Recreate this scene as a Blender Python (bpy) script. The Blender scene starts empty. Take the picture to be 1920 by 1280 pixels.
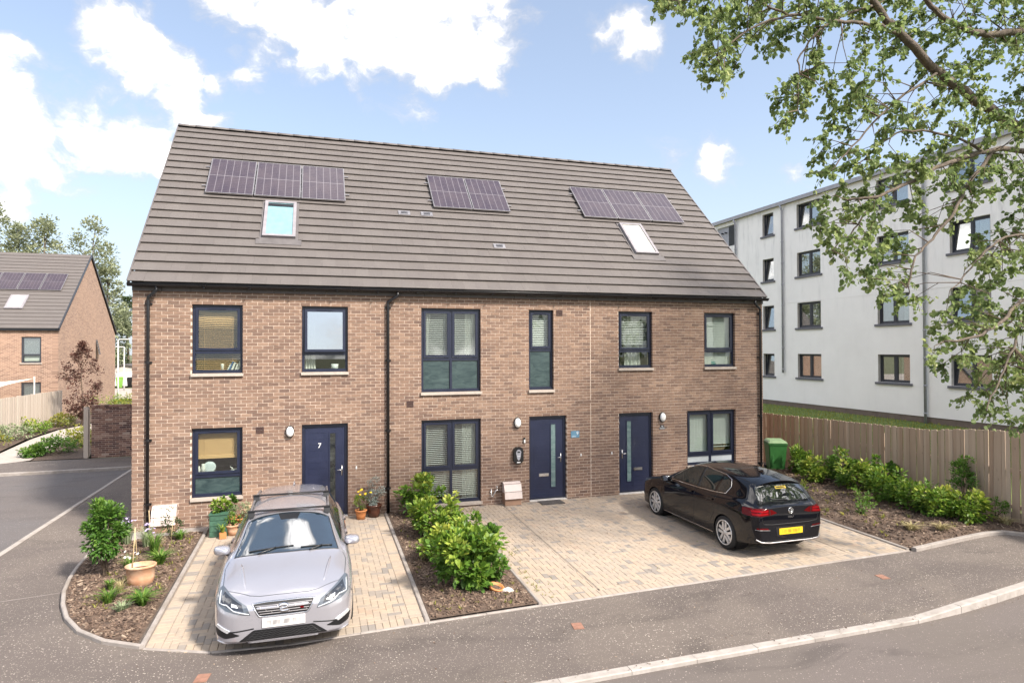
import bpy, bmesh, math, random
import numpy as np
from mathutils import Vector, Matrix
from mathutils.bvhtree import BVHTree

scene = bpy.context.scene
col = scene.collection
rng = np.random.default_rng(7)
random.seed(7)
rad = math.radians

# ------------------------------------------------------------------ camera
CAM = Vector((3.721, -15.180, 3.792))
RIGHT = Vector((0.95526, -0.29574, -0.00337)); UP = Vector((-0.00069, -0.01360, 0.99991)); FWD = Vector((0.29576, 0.95517, 0.01320))
FPX = 1186.86
cam_data = bpy.data.cameras.new("camera"); cam = bpy.data.objects.new("camera", cam_data); col.objects.link(cam)
cam_data.sensor_width = 36.0; cam_data.lens = FPX / 1920 * 36.0; cam_data.clip_start = 0.1; cam_data.clip_end = 2000
M = Matrix((RIGHT, UP, -FWD)).transposed().to_4x4(); M.translation = CAM
cam.matrix_world = M
scene.camera = cam

# ------------------------------------------------------------------ sky, sun, exposure
SUN_EL, SUN_AZ = rad(43), rad(145)
world = bpy.data.worlds.new("World"); scene.world = world; world.use_nodes = True
wn, wl = world.node_tree.nodes, world.node_tree.links
wn.clear()
def W(t, **k):
    n = wn.new(t)
    for a, b in k.items(): setattr(n, a, b)
    return n
def wmath(op, a, b=None, c=None, clamp=False):
    n = W("ShaderNodeMath", operation=op, use_clamp=clamp)
    for i, v in enumerate((a, b, c)):
        if v is None: continue
        if isinstance(v, (int, float)): n.inputs[i].default_value = v
        else: wl.new(v, n.inputs[i])
    return n.outputs[0]
def wvec(op, a, b=None, s=None):
    n = W("ShaderNodeVectorMath", operation=op)
    for i, v in enumerate((a, b)):
        if v is None: continue
        if isinstance(v, (tuple, list)): n.inputs[i].default_value = v
        else: wl.new(v, n.inputs[i])
    if s is not None: n.inputs["Scale"].default_value = s
    return n
w_out = W("ShaderNodeOutputWorld"); w_bg = W("ShaderNodeBackground"); wl.new(w_bg.outputs[0], w_out.inputs[0])
sky = W("ShaderNodeTexSky", sky_type="NISHITA"); sky.sun_disc = False
sky.sun_elevation = SUN_EL; sky.sun_rotation = SUN_AZ; sky.altitude = 50; sky.air_density = 0.9; sky.dust_density = 2.2; sky.ozone_density = 1.4
SKY_STRENGTH = 0.12
w_bg.inputs[1].default_value = SKY_STRENGTH
tc = W("ShaderNodeTexCoord"); d0 = wvec("NORMALIZE", tc.outputs["Generated"]).outputs[0]
def wnoise(vec, scale, detail, rough=0.55):
    n = W("ShaderNodeTexNoise"); wl.new(vec, n.inputs["Vector"])
    n.inputs["Scale"].default_value = scale; n.inputs["Detail"].default_value = detail; n.inputs["Roughness"].default_value = rough
    return n
warp = wvec("SCALE", wvec("SUBTRACT", wnoise(d0, 11.0, 5).outputs["Color"], (0.5, 0.5, 0.5)).outputs[0], s=0.085).outputs[0]
dw = wvec("ADD", d0, warp).outputs[0]
flat = wvec("MULTIPLY", dw, (1, 1, 1.7)).outputs[0]
fine = wnoise(flat, 9.0, 9, 0.6).outputs["Fac"]
broad = wnoise(wvec("ADD", flat, (3.1, 1.7, 0.4)).outputs[0], 2.6, 4, 0.5).outputs["Fac"]
CLOUDS = [(-0.108, 0.886, 0.451, 0.048), (-0.049, 0.889, 0.455, 0.06), (0.012, 0.898, 0.44, 0.058), (0.069, 0.897, 0.436, 0.071), (0.135, 0.892, 0.432, 0.072), (0.194, 0.877, 0.441, 0.072), (0.246, 0.855, 0.457, 0.064), (0.247, 0.885, 0.394, 0.033), (0.072, 0.847, 0.527, 0.134), (0.21, 0.818, 0.535, 0.108), (0.145, 0.857, 0.494, 0.088), (-0.237, 0.884, 0.403, 0.039), (-0.208, 0.898, 0.387, 0.051), (-0.175, 0.912, 0.37, 0.038), (-0.33, 0.903, 0.274, 0.068), (-0.284, 0.919, 0.274, 0.064), (-0.24, 0.932, 0.272, 0.059), (-0.352, 0.905, 0.237, 0.039), (-0.206, 0.945, 0.255, 0.036), (-0.212, 0.916, 0.339, 0.028), (-0.172, 0.931, 0.322, 0.041), (-0.137, 0.942, 0.305, 0.025), (-0.132, 0.924, 0.359, 0.017), (-0.089, 0.927, 0.364, 0.02), (0.424, 0.794, 0.437, 0.041), (0.386, 0.809, 0.444, 0.019), (0.493, 0.827, 0.271, 0.028), (0.545, 0.795, 0.267, 0.03), (0.468, 0.838, 0.279, 0.014), (0.651, 0.718, 0.246, 0.027), (-0.345, 0.866, 0.362, 0.017), (-0.36, 0.915, 0.182, 0.022)]
acc = None
for (x, y, z, r) in CLOUDS:
    dist = wvec("DISTANCE", dw, (x, y, z)).outputs["Value"]
    v = wmath("MULTIPLY_ADD", dist, -1.0 / (r * 1.20), 1.0)
    v = wmath("MULTIPLY", v, min(1.0, 0.45 + r * 9))
    acc = v if acc is None else wmath("MAXIMUM", acc, v)
acc = wmath("MAXIMUM", acc, -0.6)
# the rest of the sky carries the same broken cumulus
front = wmath("MULTIPLY_ADD", wvec("DOT_PRODUCT", d0, (0.284, 0.914, 0.288)).outputs["Value"], -5.0, 3.9, clamp=True)
generic = wmath("MULTIPLY_ADD", broad, 7.0, -3.35)
generic = wmath("MULTIPLY", wmath("ADD", generic, 0.6), front)
base = wmath("MAXIMUM", acc, wmath("SUBTRACT", generic, 0.6))
dens = wmath("ADD", base, wmath("MULTIPLY_ADD", fine, 2.6, -1.40))
mr = W("ShaderNodeMapRange", interpolation_type="SMOOTHSTEP"); wl.new(dens, mr.inputs["Value"])
mr.inputs["From Min"].default_value = -0.20; mr.inputs["From Max"].default_value = 0.70
cloud_fac = mr.outputs[0]
shade = W("ShaderNodeMapRange"); wl.new(fine, shade.inputs["Value"])
shade.inputs["From Min"].default_value = 0.3; shade.inputs["From Max"].default_value = 0.75; shade.inputs["To Min"].default_value = 0.80; shade.inputs["To Max"].default_value = 1.0
core = W("ShaderNodeMapRange", interpolation_type="SMOOTHSTEP"); wl.new(dens, core.inputs["Value"])
core.inputs["From Min"].default_value = 0.0; core.inputs["From Max"].default_value = 1.1; core.inputs["To Min"].default_value = 0.22; core.inputs["To Max"].default_value = 1.0
cl = wvec("SCALE", (15.6, 15.0, 14.7)); wl.new(wmath("MULTIPLY", shade.outputs[0], core.outputs[0]), cl.inputs["Scale"])
mix = W("ShaderNodeMix", data_type="RGBA"); wl.new(cloud_fac, mix.inputs["Factor"])
sepd = W("ShaderNodeSeparateXYZ"); wl.new(d0, sepd.inputs[0])
hz_ = wmath("POWER", wmath("SUBTRACT", 1.0, wmath("ABSOLUTE", sepd.outputs[2])), 5.0)
hazy = W("ShaderNodeMix", data_type="RGBA"); wl.new(wmath("MULTIPLY_ADD", hz_, 0.70, 0.25), hazy.inputs["Factor"]); wl.new(sky.outputs[0], hazy.inputs["A"]); hazy.inputs["B"].default_value = (3.0, 3.25, 3.45, 1)
wl.new(hazy.outputs["Result"], mix.inputs["A"]); wl.new(cl.outputs[0], mix.inputs["B"])
wl.new(mix.outputs["Result"], w_bg.inputs[0])

sun_d = bpy.data.lights.new("sun", "SUN"); sun_d.energy = 3.5; sun_d.angle = rad(6.0); sun_d.color = (1.0, 0.925, 0.83)
sun = bpy.data.objects.new("sun", sun_d); col.objects.link(sun)
to_sun = Vector((math.sin(SUN_AZ) * math.cos(SUN_EL), math.cos(SUN_AZ) * math.cos(SUN_EL), math.sin(SUN_EL)))
sun.rotation_euler = to_sun.to_track_quat("Z", "Y").to_euler(); sun.location = (30, -20, 40)
vs = scene.view_settings
scene.display_settings.display_device = "sRGB"
vs.view_transform = "Standard"; vs.look = "None"; vs.gamma = 1.0; vs.use_curve_mapping = False
vs.exposure = 1.27
scene.cycles.use_denoising = True
scene.cycles.max_bounces = 8; scene.cycles.diffuse_bounces = 4; scene.cycles.glossy_bounces = 4
scene.cycles.transmission_bounces = 4; scene.cycles.transparent_max_bounces = 12
scene.cycles.caustics_reflective = False; scene.cycles.caustics_refractive = False; scene.cycles.sample_clamp_indirect = 6

# ------------------------------------------------------------------ helpers
def to_px(p):
    q = Vector(p) - CAM; z = q.dot(FWD)
    return 960 + FPX * q.dot(RIGHT) / z, 640 - FPX * q.dot(UP) / z, z
def tag(o, label=None, cat=None, group=None, kind=None):
    if label: o["label"] = label
    if cat: o["category"] = cat
    if group: o["group"] = group
    if kind: o["kind"] = kind
    return o
def empty(name, loc=(0, 0, 0), rz=0.0):
    o = bpy.data.objects.new(name, None); col.objects.link(o); o.location = loc; o.rotation_euler = (0, 0, rz); o.empty_display_size = 0.2
    return o
def link(name, me, parent=None, loc=None, rot=None):
    o = bpy.data.objects.new(name, me); col.objects.link(o)
    if parent: o.parent = parent
    if loc is not None: o.location = loc
    if rot is not None: o.rotation_euler = rot
    return o
def copy_tree(o, parent=None):
    c = o.copy(); col.objects.link(c); c.parent = parent
    for ch in list(o.children): copy_tree(ch, c)
    return c
def np_mesh(name, V, F, mats, tone=None, smooth=False, mi=None):
    """V (n,3), F (m,k) constant-size faces"""
    V = np.asarray(V, np.float32); F = np.asarray(F, np.int32)
    me = bpy.data.meshes.new(name); m, k = F.shape
    me.vertices.add(len(V)); me.vertices.foreach_set("co", V.ravel())
    me.loops.add(m * k); me.loops.foreach_set("vertex_index", F.ravel())
    me.polygons.add(m); me.polygons.foreach_set("loop_start", np.arange(0, m * k, k, dtype=np.int32))
    if tone is not None:
        a = me.attributes.new("tone", "FLOAT", "FACE"); a.data.foreach_set("value", np.asarray(tone, np.float32))
    for mm in (mats if isinstance(mats, (list, tuple)) else [mats]): me.materials.append(mm)
    if mi is not None: me.polygons.foreach_set("material_index", np.asarray(mi, np.int32))
    me.polygons.foreach_set("use_smooth", np.full(m, smooth, dtype=bool))
    me.update(calc_edges=True)
    return me
class MB:
    def __init__(s): s.v = []; s.f = []; s.t = []; s.tone = 0.5
    def add(s, vs_, fs):
        b = len(s.v); s.v += [tuple(v) for v in vs_]
        for f in fs: s.f.append(tuple(b + i for i in f)); s.t.append(s.tone)
        return s
    def box(s, x0, x1, y0, y1, z0, z1):
        return s.add([(x0, y0, z0), (x1, y0, z0), (x1, y1, z0), (x0, y1, z0), (x0, y0, z1), (x1, y0, z1), (x1, y1, z1), (x0, y1, z1)],
                     [(0, 3, 2, 1), (4, 5, 6, 7), (0, 1, 5, 4), (1, 2, 6, 5), (2, 3, 7, 6), (3, 0, 4, 7)])
    def obox(s, c, ax, ay, az, hx, hy, hz):
        c = Vector(c); ax, ay, az = Vector(ax), Vector(ay), Vector(az); P = []
        for sz in (-1, 1):
            for sx, sy in ((-1, -1), (1, -1), (1, 1), (-1, 1)): P.append(c + ax * hx * sx + ay * hy * sy + az * hz * sz)
        return s.add(P, [(0, 3, 2, 1), (4, 5, 6, 7), (0, 1, 5, 4), (1, 2, 6, 5), (2, 3, 7, 6), (3, 0, 4, 7)])
    def cbox(s, x0, x1, y0, y1, z0, z1, c=0.004):
        """box with chamfered top edges (no bottom)"""
        return s.add([(x0, y0, z0), (x1, y0, z0), (x1, y1, z0), (x0, y1, z0), (x0, y0, z1 - c), (x1, y0, z1 - c), (x1, y1, z1 - c), (x0, y1, z1 - c),
                      (x0 + c, y0 + c, z1), (x1 - c, y0 + c, z1), (x1 - c, y1 - c, z1), (x0 + c, y1 - c, z1)],
                     [(8, 9, 10, 11), (0, 1, 5, 4), (1, 2, 6, 5), (2, 3, 7, 6), (3, 0, 4, 7), (4, 5, 9, 8), (5, 6, 10, 9), (6, 7, 11, 10), (7, 4, 8, 11)])
    def quad(s, a, b, c, d): return s.add([a, b, c, d], [(0, 1, 2, 3)])
    def tube(s, pts, rs, n=8, caps=True):
        pts = [Vector(p) for p in pts]
        if isinstance(rs, (int, float)): rs = [rs] * len(pts)
        b = len(s.v); prev = None
        for i, p in enumerate(pts):
            t = (pts[min(i + 1, len(pts) - 1)] - pts[max(i - 1, 0)]).normalized()
            if prev is None:
                a = t.orthogonal().normalized()
            else:
                a = (prev - t * prev.dot(t)); a = a.normalized() if a.length > 1e-6 else t.orthogonal().normalized()
            prev = a; c = t.cross(a)
            for k in range(n):
                g = 2 * math.pi * k / n; s.v.append(tuple(p + (a * math.cos(g) + c * math.sin(g)) * rs[i]))
        for i in range(len(pts) - 1):
            for k in range(n):
                s.f.append((b + i * n + k, b + i * n + (k + 1) % n, b + (i + 1) * n + (k + 1) % n, b + (i + 1) * n + k)); s.t.append(s.tone)
        if caps:
            s.f.append(tuple(b + k for k in reversed(range(n)))); s.f.append(tuple(b + (len(pts) - 1) * n + k for k in range(n))); s.t += [s.tone, s.tone]
        return s
    def lathe(s, prof, c=(0, 0, 0), n=24, axis="z"):
        b = len(s.v)
        for r, h in prof:
            for k in range(n):
                g = 2 * math.pi * k / n
                if axis == "z": s.v.append((c[0] + r * math.cos(g), c[1] + r * math.sin(g), c[2] + h))
                elif axis == "y": s.v.append((c[0] + r * math.cos(g), c[1] + h, c[2] + r * math.sin(g)))
                else: s.v.append((c[0] + h, c[1] + r * math.cos(g), c[2] + r * math.sin(g)))
        for i in range(len(prof) - 1):
            for k in range(n):
                s.f.append((b + i * n + k, b + i * n + (k + 1) % n, b + (i + 1) * n + (k + 1) % n, b + (i + 1) * n + k)); s.t.append(s.tone)
        return s
    def prism(s, poly, y0, y1, plane="xz"):
        """2D polygon extruded along the remaining axis"""
        def P(a, b, h): return (a, h, b) if plane == "xz" else ((h, a, b) if plane == "yz" else (a, b, h))
        n = len(poly); vs_ = [P(a, b, y0) for a, b in poly] + [P(a, b, y1) for a, b in poly]
        fs = [tuple(range(n)), tuple(reversed(range(n, 2 * n)))] + [(i, i + n, (i + 1) % n + n, (i + 1) % n) for i in range(n)]
        return s.add(vs_, fs)
    def build(s, name, mat, parent=None, smooth=False, loc=None, rot=None, fix=False, bevel=0.0):
        me = bpy.data.meshes.new(name); me.from_pydata(s.v, [], s.f)
        for m in (mat if isinstance(mat, (list, tuple)) else [mat]): me.materials.append(m)
        a = me.attributes.new("tone", "FLOAT", "FACE"); a.data.foreach_set("value", np.asarray(s.t, np.float32))
        if smooth: me.polygons.foreach_set("use_smooth", np.ones(len(me.polygons), dtype=bool))
        me.update()
        if fix or bevel:
            bm = bmesh.new(); bm.from_mesh(me); bmesh.ops.recalc_face_normals(bm, faces=bm.faces)
            if bevel: bmesh.ops.bevel(bm, geom=[e for e in bm.edges], offset=bevel, segments=2, affect="EDGES", clamp_overlap=True)
            bm.to_mesh(me); bm.free()
        return link(name, me, parent, loc, rot)
def sharp(o, ang=35):
    """smooth shading with sharp edges kept"""
    me = o.data; me.polygons.foreach_set("use_smooth", np.ones(len(me.polygons), dtype=bool)); me.set_sharp_from_angle(angle=rad(ang)); return o

# ------------------------------------------------------------------ materials
class NT:
    def __init__(s, name):
        s.m = bpy.data.materials.new(name); s.m.use_nodes = True; s.t = s.m.node_tree; s.n = s.t.nodes; s.l = s.t.links
        s.b = s.n["Principled BSDF"]; s.out = s.n["Material Output"]
    def N(s, t, **k):
        n = s.n.new(t)
        for a, b in k.items(): setattr(n, a, b)
        return n
    def set(s, sock, v):
        if hasattr(v, "is_output"): s.l.new(v, sock)
        else: sock.default_value = v
    def math(s, op, a, b=0.0, c=None, clamp=False):
        n = s.N("ShaderNodeMath", operation=op, use_clamp=clamp); s.set(n.inputs[0], a); s.set(n.inputs[1], b)
        if c is not None: s.set(n.inputs[2], c)
        return n.outputs[0]
    def vmul(s, v, k):
        n = s.N("ShaderNodeVectorMath", operation="MULTIPLY"); s.set(n.inputs[0], v); n.inputs[1].default_value = k; return n.outputs[0]
    def pos(s): return s.N("ShaderNodeNewGeometry").outputs["Position"]
    def obj(s): return s.N("ShaderNodeTexCoord").outputs["Object"]
    def tone(s):
        n = s.N("ShaderNodeAttribute"); n.attribute_name = "tone"; return n.outputs["Fac"]
    def noise(s, vec, scale, detail=3, rough=0.55, dist=0.0, out="Fac"):
        n = s.N("ShaderNodeTexNoise"); s.set(n.inputs["Vector"], vec); n.inputs["Scale"].default_value = scale
        n.inputs["Detail"].default_value = detail; n.inputs["Roughness"].default_value = rough; n.inputs["Distortion"].default_value = dist; return n.outputs[out]
    def vor(s, vec, scale, feature="F1", rnd=1.0):
        n = s.N("ShaderNodeTexVoronoi", feature=feature); s.set(n.inputs["Vector"], vec); n.inputs["Scale"].default_value = scale; n.inputs["Randomness"].default_value = rnd; return n
    def white(s, vec):
        n = s.N("ShaderNodeTexWhiteNoise", noise_dimensions="3D"); s.set(n.inputs["Vector"], vec); return n.outputs["Value"]
    def ramp(s, fac, stops, interp="LINEAR"):
        n = s.N("ShaderNodeValToRGB"); cr = n.color_ramp; cr.interpolation = interp
        while len(cr.elements) < len(stops): cr.elements.new(0.5)
        for e, (p, c) in zip(cr.elements, stops): e.position = p; e.color = (*c, 1)
        s.set(n.inputs[0], fac); return n.outputs[0]
    def mix(s, fac, a, b, mode="MIX"):
        n = s.N("ShaderNodeMix", data_type="RGBA", blend_type=mode); s.set(n.inputs["Factor"], fac)
        s.set(n.inputs["A"], a if hasattr(a, "is_output") else (*a, 1)); s.set(n.inputs["B"], b if hasattr(b, "is_output") else (*b, 1)); return n.outputs["Result"]
    def rng(s, v, a, b, c=0.0, d=1.0, smooth=False):
        n = s.N("ShaderNodeMapRange", interpolation_type="SMOOTHSTEP" if smooth else "LINEAR"); s.set(n.inputs["Value"], v)
        for k, x in zip(("From Min", "From Max", "To Min", "To Max"), (a, b, c, d)): n.inputs[k].default_value = x
        return n.outputs[0]
    def bump(s, h, strength=0.3, dist=0.01):
        n = s.N("ShaderNodeBump"); n.inputs["Strength"].default_value = strength; n.inputs["Distance"].default_value = dist; s.set(n.inputs["Height"], h); s.l.new(n.outputs[0], s.b.inputs["Normal"])
    def fin(s, color=None, rough=0.7, metal=0.0, spec=None, coat=0.0):
        if color is not None: s.set(s.b.inputs["Base Color"], color if hasattr(color, "is_output") else (*color, 1))
        s.set(s.b.inputs["Roughness"], rough); s.set(s.b.inputs["Metallic"], metal)
        if spec is not None: s.b.inputs["Specular IOR Level"].default_value = spec
        if coat: s.b.inputs["Coat Weight"].default_value = coat; s.b.inputs["Coat Roughness"].default_value = 0.03
        return s.m
def plain(name, c, rough=0.6, metal=0.0, coat=0.0, var=0.12, scale=6.0, bump=0.0, spec=None):
    """paint-like surface with faint procedural variation"""
    t = NT(name); n = t.noise(t.obj(), scale, 5)
    k = t.rng(n, 0.3, 0.7, 1 - var, 1 + var)
    cc = t.mix(1.0, c, t.N("ShaderNodeCombineColor").outputs[0], "MULTIPLY")
    comb = cc.node.inputs["B"].links[0].from_node
    for i in range(3): t.l.new(k, comb.inputs[i])
    if bump: t.bump(t.noise(t.obj(), scale * 12, 3), bump, 0.004)
    r = t.rng(n, 0.3, 0.7, max(0.02, rough - 0.06), rough + 0.06)
    return t.fin(cc, r, metal, spec, coat)
MT = {}
def make_brick():
    t = NT("brick"); P = t.pos(); sep = t.N("ShaderNodeSeparateXYZ"); t.l.new(P, sep.inputs[0]); x, y, z = sep.outputs
    row = t.math("FLOOR", t.math("DIVIDE", t.math("ADD", z, 0.0005), 0.075))
    sh = t.math("MULTIPLY", t.math("MODULO", t.math("ADD", row, 100.0), 2.0), 0.5)
    u = t.math("ADD", x, t.math("MULTIPLY", y, 0.0))
    colm = t.math("FLOOR", t.math("ADD", t.math("DIVIDE", u, 0.225), sh))
    cv = t.N("ShaderNodeCombineXYZ"); t.l.new(colm, cv.inputs[0]); t.l.new(row, cv.inputs[1])
    r1 = t.white(cv.outputs[0])
    cv2 = t.N("ShaderNodeCombineXYZ"); t.l.new(row, cv2.inputs[0]); t.l.new(colm, cv2.inputs[1]); cv2.inputs[2].default_value = 7.3
    r2 = t.white(cv2.outputs[0])
    c = t.ramp(r1, [(0.0, (0.105, 0.064, 0.051)), (0.12, (0.145, 0.088, 0.066)), (0.45, (0.190, 0.117, 0.084)), (0.8, (0.225, 0.142, 0.101)), (1.0, (0.27, 0.178, 0.129))])
    streak = t.noise(t.vmul(P, (9, 9, 42)), 1.6, 5, 0.65)
    c = t.mix(t.rng(streak, 0.5, 0.72, 0, 0.5), c, (0.125, 0.080, 0.062))
    grit = t.noise(P, 190.0, 2)
    c = t.mix(t.rng(grit, 0.55, 0.75, 0, 0.35), c, (0.34, 0.235, 0.17))
    # a soot-brown middle on some bricks, as fired in the stack
    fx = t.math("FRACT", t.math("ADD", t.math("DIVIDE", u, 0.225), sh))
    mid = t.math("MULTIPLY", t.rng(t.math("ABSOLUTE", t.math("SUBTRACT", fx, 0.5)), 0.12, 0.36, 0.7, 0.0, True), t.rng(r2, 0.45, 0.75, 0, 1, True))
    c = t.mix(t.math("MULTIPLY", mid, 0.8), c, (0.145, 0.092, 0.072))
    big = t.noise(P, 0.5, 3)
    c = t.mix(t.rng(big, 0.35, 0.75, 0, 0.28), c, (0.33, 0.225, 0.155))
    run = t.noise(t.vmul(P, (1.7, 1, 0.22)), 1.0, 5, 0.6)
    c = t.mix(t.rng(run, 0.56, 0.78, 0, 0.30), c, (0.155, 0.115, 0.095))
    t.bump(t.math("ADD", t.noise(t.vmul(P, (40, 40, 140)), 1.0, 4), t.math("MULTIPLY", grit, 0.6)), 0.5, 0.004)
    return t.fin(c, 0.88)
MT["brick"] = make_brick()
def make_mortar():
    t = NT("mortar"); P = t.pos(); n = t.noise(P, 60, 4); b = t.noise(P, 1.1, 3)
    c = t.ramp(n, [(0.3, (0.54, 0.435, 0.355)), (0.7, (0.66, 0.545, 0.45))]); c = t.mix(t.rng(b, 0.55, 0.75, 0, 0.35), c, (0.68, 0.60, 0.54))
    t.bump(n, 0.5, 0.003); return t.fin(c, 0.95)
MT["mortar"] = make_mortar()
def make_brick_far(axis):
    t = NT("brick_far_" + axis); P = t.pos(); sep = t.N("ShaderNodeSeparateXYZ"); t.l.new(P, sep.inputs[0])
    cv = t.N("ShaderNodeCombineXYZ"); t.l.new(sep.outputs[0 if axis == "x" else 1], cv.inputs[0]); t.l.new(sep.outputs[2], cv.inputs[1])
    br = t.N("ShaderNodeTexBrick"); t.l.new(cv.outputs[0], br.inputs["Vector"]); br.inputs["Scale"].default_value = 1.0
    for k, v in (("Brick Width", 0.225), ("Row Height", 0.075), ("Mortar Size", 0.006), ("Mortar Smooth", 0.1), ("Bias", 0.0)): br.inputs[k].default_value = v
    br.inputs["Color1"].default_value = (0.17, 0.100, 0.074, 1); br.inputs["Color2"].default_value = (0.32, 0.205, 0.148, 1); br.inputs["Mortar"].default_value = (0.52, 0.40, 0.32, 1)
    c = t.mix(t.rng(t.noise(P, 0.6, 4), 0.3, 0.7, 0, 0.35), br.outputs["Color"], (0.42, 0.27, 0.19))
    t.bump(t.math("SUBTRACT", 1.0, br.outputs["Fac"]), 0.6, 0.008)
    return t.fin(c, 0.9)
MT["brick_far_x"] = make_brick_far("x"); MT["brick_far_y"] = make_brick_far("y")
def make_tile():
    t = NT("roof_tile"); P = t.pos(); tn = t.tone()
    c = t.ramp(tn, [(0.0, (0.106, 0.093, 0.087)), (0.5, (0.114, 0.100, 0.094)), (1.0, (0.123, 0.109, 0.102))])
    c = t.mix(t.rng(t.noise(P, 1.3, 5, 0.65), 0.4, 0.75, 0, 0.35), c, (0.142, 0.127, 0.117))
    c = t.mix(t.rng(t.noise(P, 28, 3), 0.62, 0.72, 0, 0.4), c, (0.21, 0.20, 0.175))
    c = t.mix(t.rng(t.noise(P, 0.35, 3), 0.45, 0.7, 0, 0.15), c, (0.095, 0.085, 0.08))
    t.bump(t.noise(P, 90, 4), 0.25, 0.003); return t.fin(c, t.rng(t.noise(P, 3, 3), 0.3, 0.7, 0.5, 0.68), spec=0.4)
MT["tile"] = make_tile()
def make_asphalt(name, a, b, chip, chipfac, chipscale, patch):
    t = NT(name); P = t.pos()
    c = t.ramp(t.noise(P, 140, 3), [(0.3, a), (0.7, b)])
    c = t.mix(t.rng(t.noise(P, 0.45, 5, 0.6, 0.4), 0.42, 0.62, 0, 0.8, True), c, patch)
    c = t.mix(t.rng(t.noise(t.vmul(P, (0.25, 1.3, 1)), 1.2, 4), 0.5, 0.75, 0, 0.35), c, tuple(k * 0.7 for k in a))
    sm = t.noise(t.vmul(P, (0.55, 1.5, 1)), 0.85, 6, 0.62, 0.8)
    c = t.mix(t.rng(sm, 0.54, 0.70, 0, 0.55, True), c, tuple(k * 0.62 for k in a))
    v = t.vor(P, chipscale); sel = t.math("GREATER_THAN", t.white(v.outputs["Color"]), 1 - chipfac)
    pm = t.rng(t.noise(P, 0.8, 3), 0.35, 0.62, 0.25, 1.0)
    dot = t.math("MULTIPLY", t.math("LESS_THAN", v.outputs["Distance"], 0.30), sel); dot = t.math("MULTIPLY", dot, pm)
    c = t.mix(dot, c, chip)
    v2 = t.vor(P, chipscale * 2.1); s2 = t.math("MULTIPLY", t.math("GREATER_THAN", t.white(v2.outputs["Color"]), 1 - chipfac * 0.8), t.math("LESS_THAN", v2.outputs["Distance"], 0.33))
    c = t.mix(t.math("MULTIPLY", s2, 0.6), c, chip)
    t.bump(t.math("ADD", t.noise(P, 160, 2), t.math("MULTIPLY", dot, 0.4)), 0.6, 0.006)
    return t.fin(c, 0.9)
MT["pavement"] = make_asphalt("pavement_asphalt", (0.086, 0.070, 0.062), (0.132, 0.109, 0.097), (0.44, 0.385, 0.33), 0.20, 34, (0.140, 0.116, 0.099))
MT["road"] = make_asphalt("road_asphalt", (0.086, 0.072, 0.066), (0.162, 0.136, 0.124), (0.33, 0.28, 0.25), 0.10, 40, (0.120, 0.101, 0.089))
MT["side_road"] = make_asphalt("side_road_asphalt", (0.088, 0.076, 0.073), (0.145, 0.127, 0.120), (0.36, 0.32, 0.29), 0.08, 38, (0.115, 0.105, 0.105))
def make_paver():
    t = NT("block_paver"); P = t.pos(); tn = t.tone()
    c = t.ramp(tn, [(0.0, (0.210, 0.188, 0.170)), (0.18, (0.245, 0.214, 0.186)), (0.30, (0.33, 0.272, 0.214)), (0.62, (0.365, 0.292, 0.222)), (0.85, (0.39, 0.305, 0.224)), (1.0, (0.37, 0.275, 0.205))])
    c = t.mix(t.rng(t.noise(P, 7, 5, 0.65), 0.45, 0.75, 0, 0.4), c, (0.19, 0.17, 0.155))
    c = t.mix(t.rng(t.noise(P, 0.6, 4), 0.42, 0.7, 0, 0.4), c, (0.34, 0.295, 0.25))
    c = t.mix(t.rng(t.noise(P, 150, 2), 0.6, 0.8, 0, 0.3), c, (0.34, 0.29, 0.235))
    t.bump(t.noise(P, 120, 4), 0.35, 0.004); return t.fin(c, 0.88)
MT["paver"] = make_paver()
def mottled(name, stops, scale=8, rough=0.85, bump=0.3, bscale=60, dist=0.004, extra=None):
    t = NT(name); P = t.pos(); c = t.ramp(t.noise(P, scale, 6, 0.62), stops)
    if extra: c = t.mix(t.rng(t.noise(P, extra[0], 4), extra[1], extra[1] + 0.2, 0, extra[3] if len(extra) > 3 else 0.6), c, extra[2])
    if bump: t.bump(t.noise(P, bscale, 4), bump, dist)
    return t.fin(c, rough)
MT["joint_sand"] = mottled("joint_sand", [(0.35, (0.18, 0.148, 0.120)), (0.65, (0.28, 0.230, 0.185))], 12, 0.95)
MT["kerb"] = mottled("kerb_concrete", [(0.3, (0.24, 0.212, 0.19)), (0.7, (0.335, 0.30, 0.275))], 7, 0.9, 0.4, 90, 0.003, (2.0, 0.5, (0.20, 0.165, 0.135), 0.6))
MT["kerb_pale"] = mottled("pale_kerb_concrete", [(0.3, (0.28, 0.252, 0.228)), (0.7, (0.375, 0.342, 0.315))], 7, 0.9, 0.4, 90, 0.003, (2.0, 0.52, (0.21, 0.18, 0.155), 0.55))
MT["soil"] = mottled("soil", [(0.3, (0.055, 0.036, 0.026)), (0.7, (0.135, 0.092, 0.066))], 9, 1.0, 0.9, 26, 0.03)
MT["gravel"] = mottled("gravel", [(0.3, (0.20, 0.175, 0.16)), (0.7, (0.42, 0.38, 0.35))], 45, 0.95, 0.9, 60, 0.02)
def make_chips():
    t = NT("bark_chip"); c = t.ramp(t.tone(), [(0.0, (0.060, 0.038, 0.028)), (0.4, (0.125, 0.082, 0.058)), (0.75, (0.21, 0.150, 0.108)), (1.0, (0.38, 0.30, 0.225))])
    t.bump(t.noise(t.pos(), 120, 3), 0.5, 0.004); return t.fin(c, 0.95)
MT["chip"] = make_chips()
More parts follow.
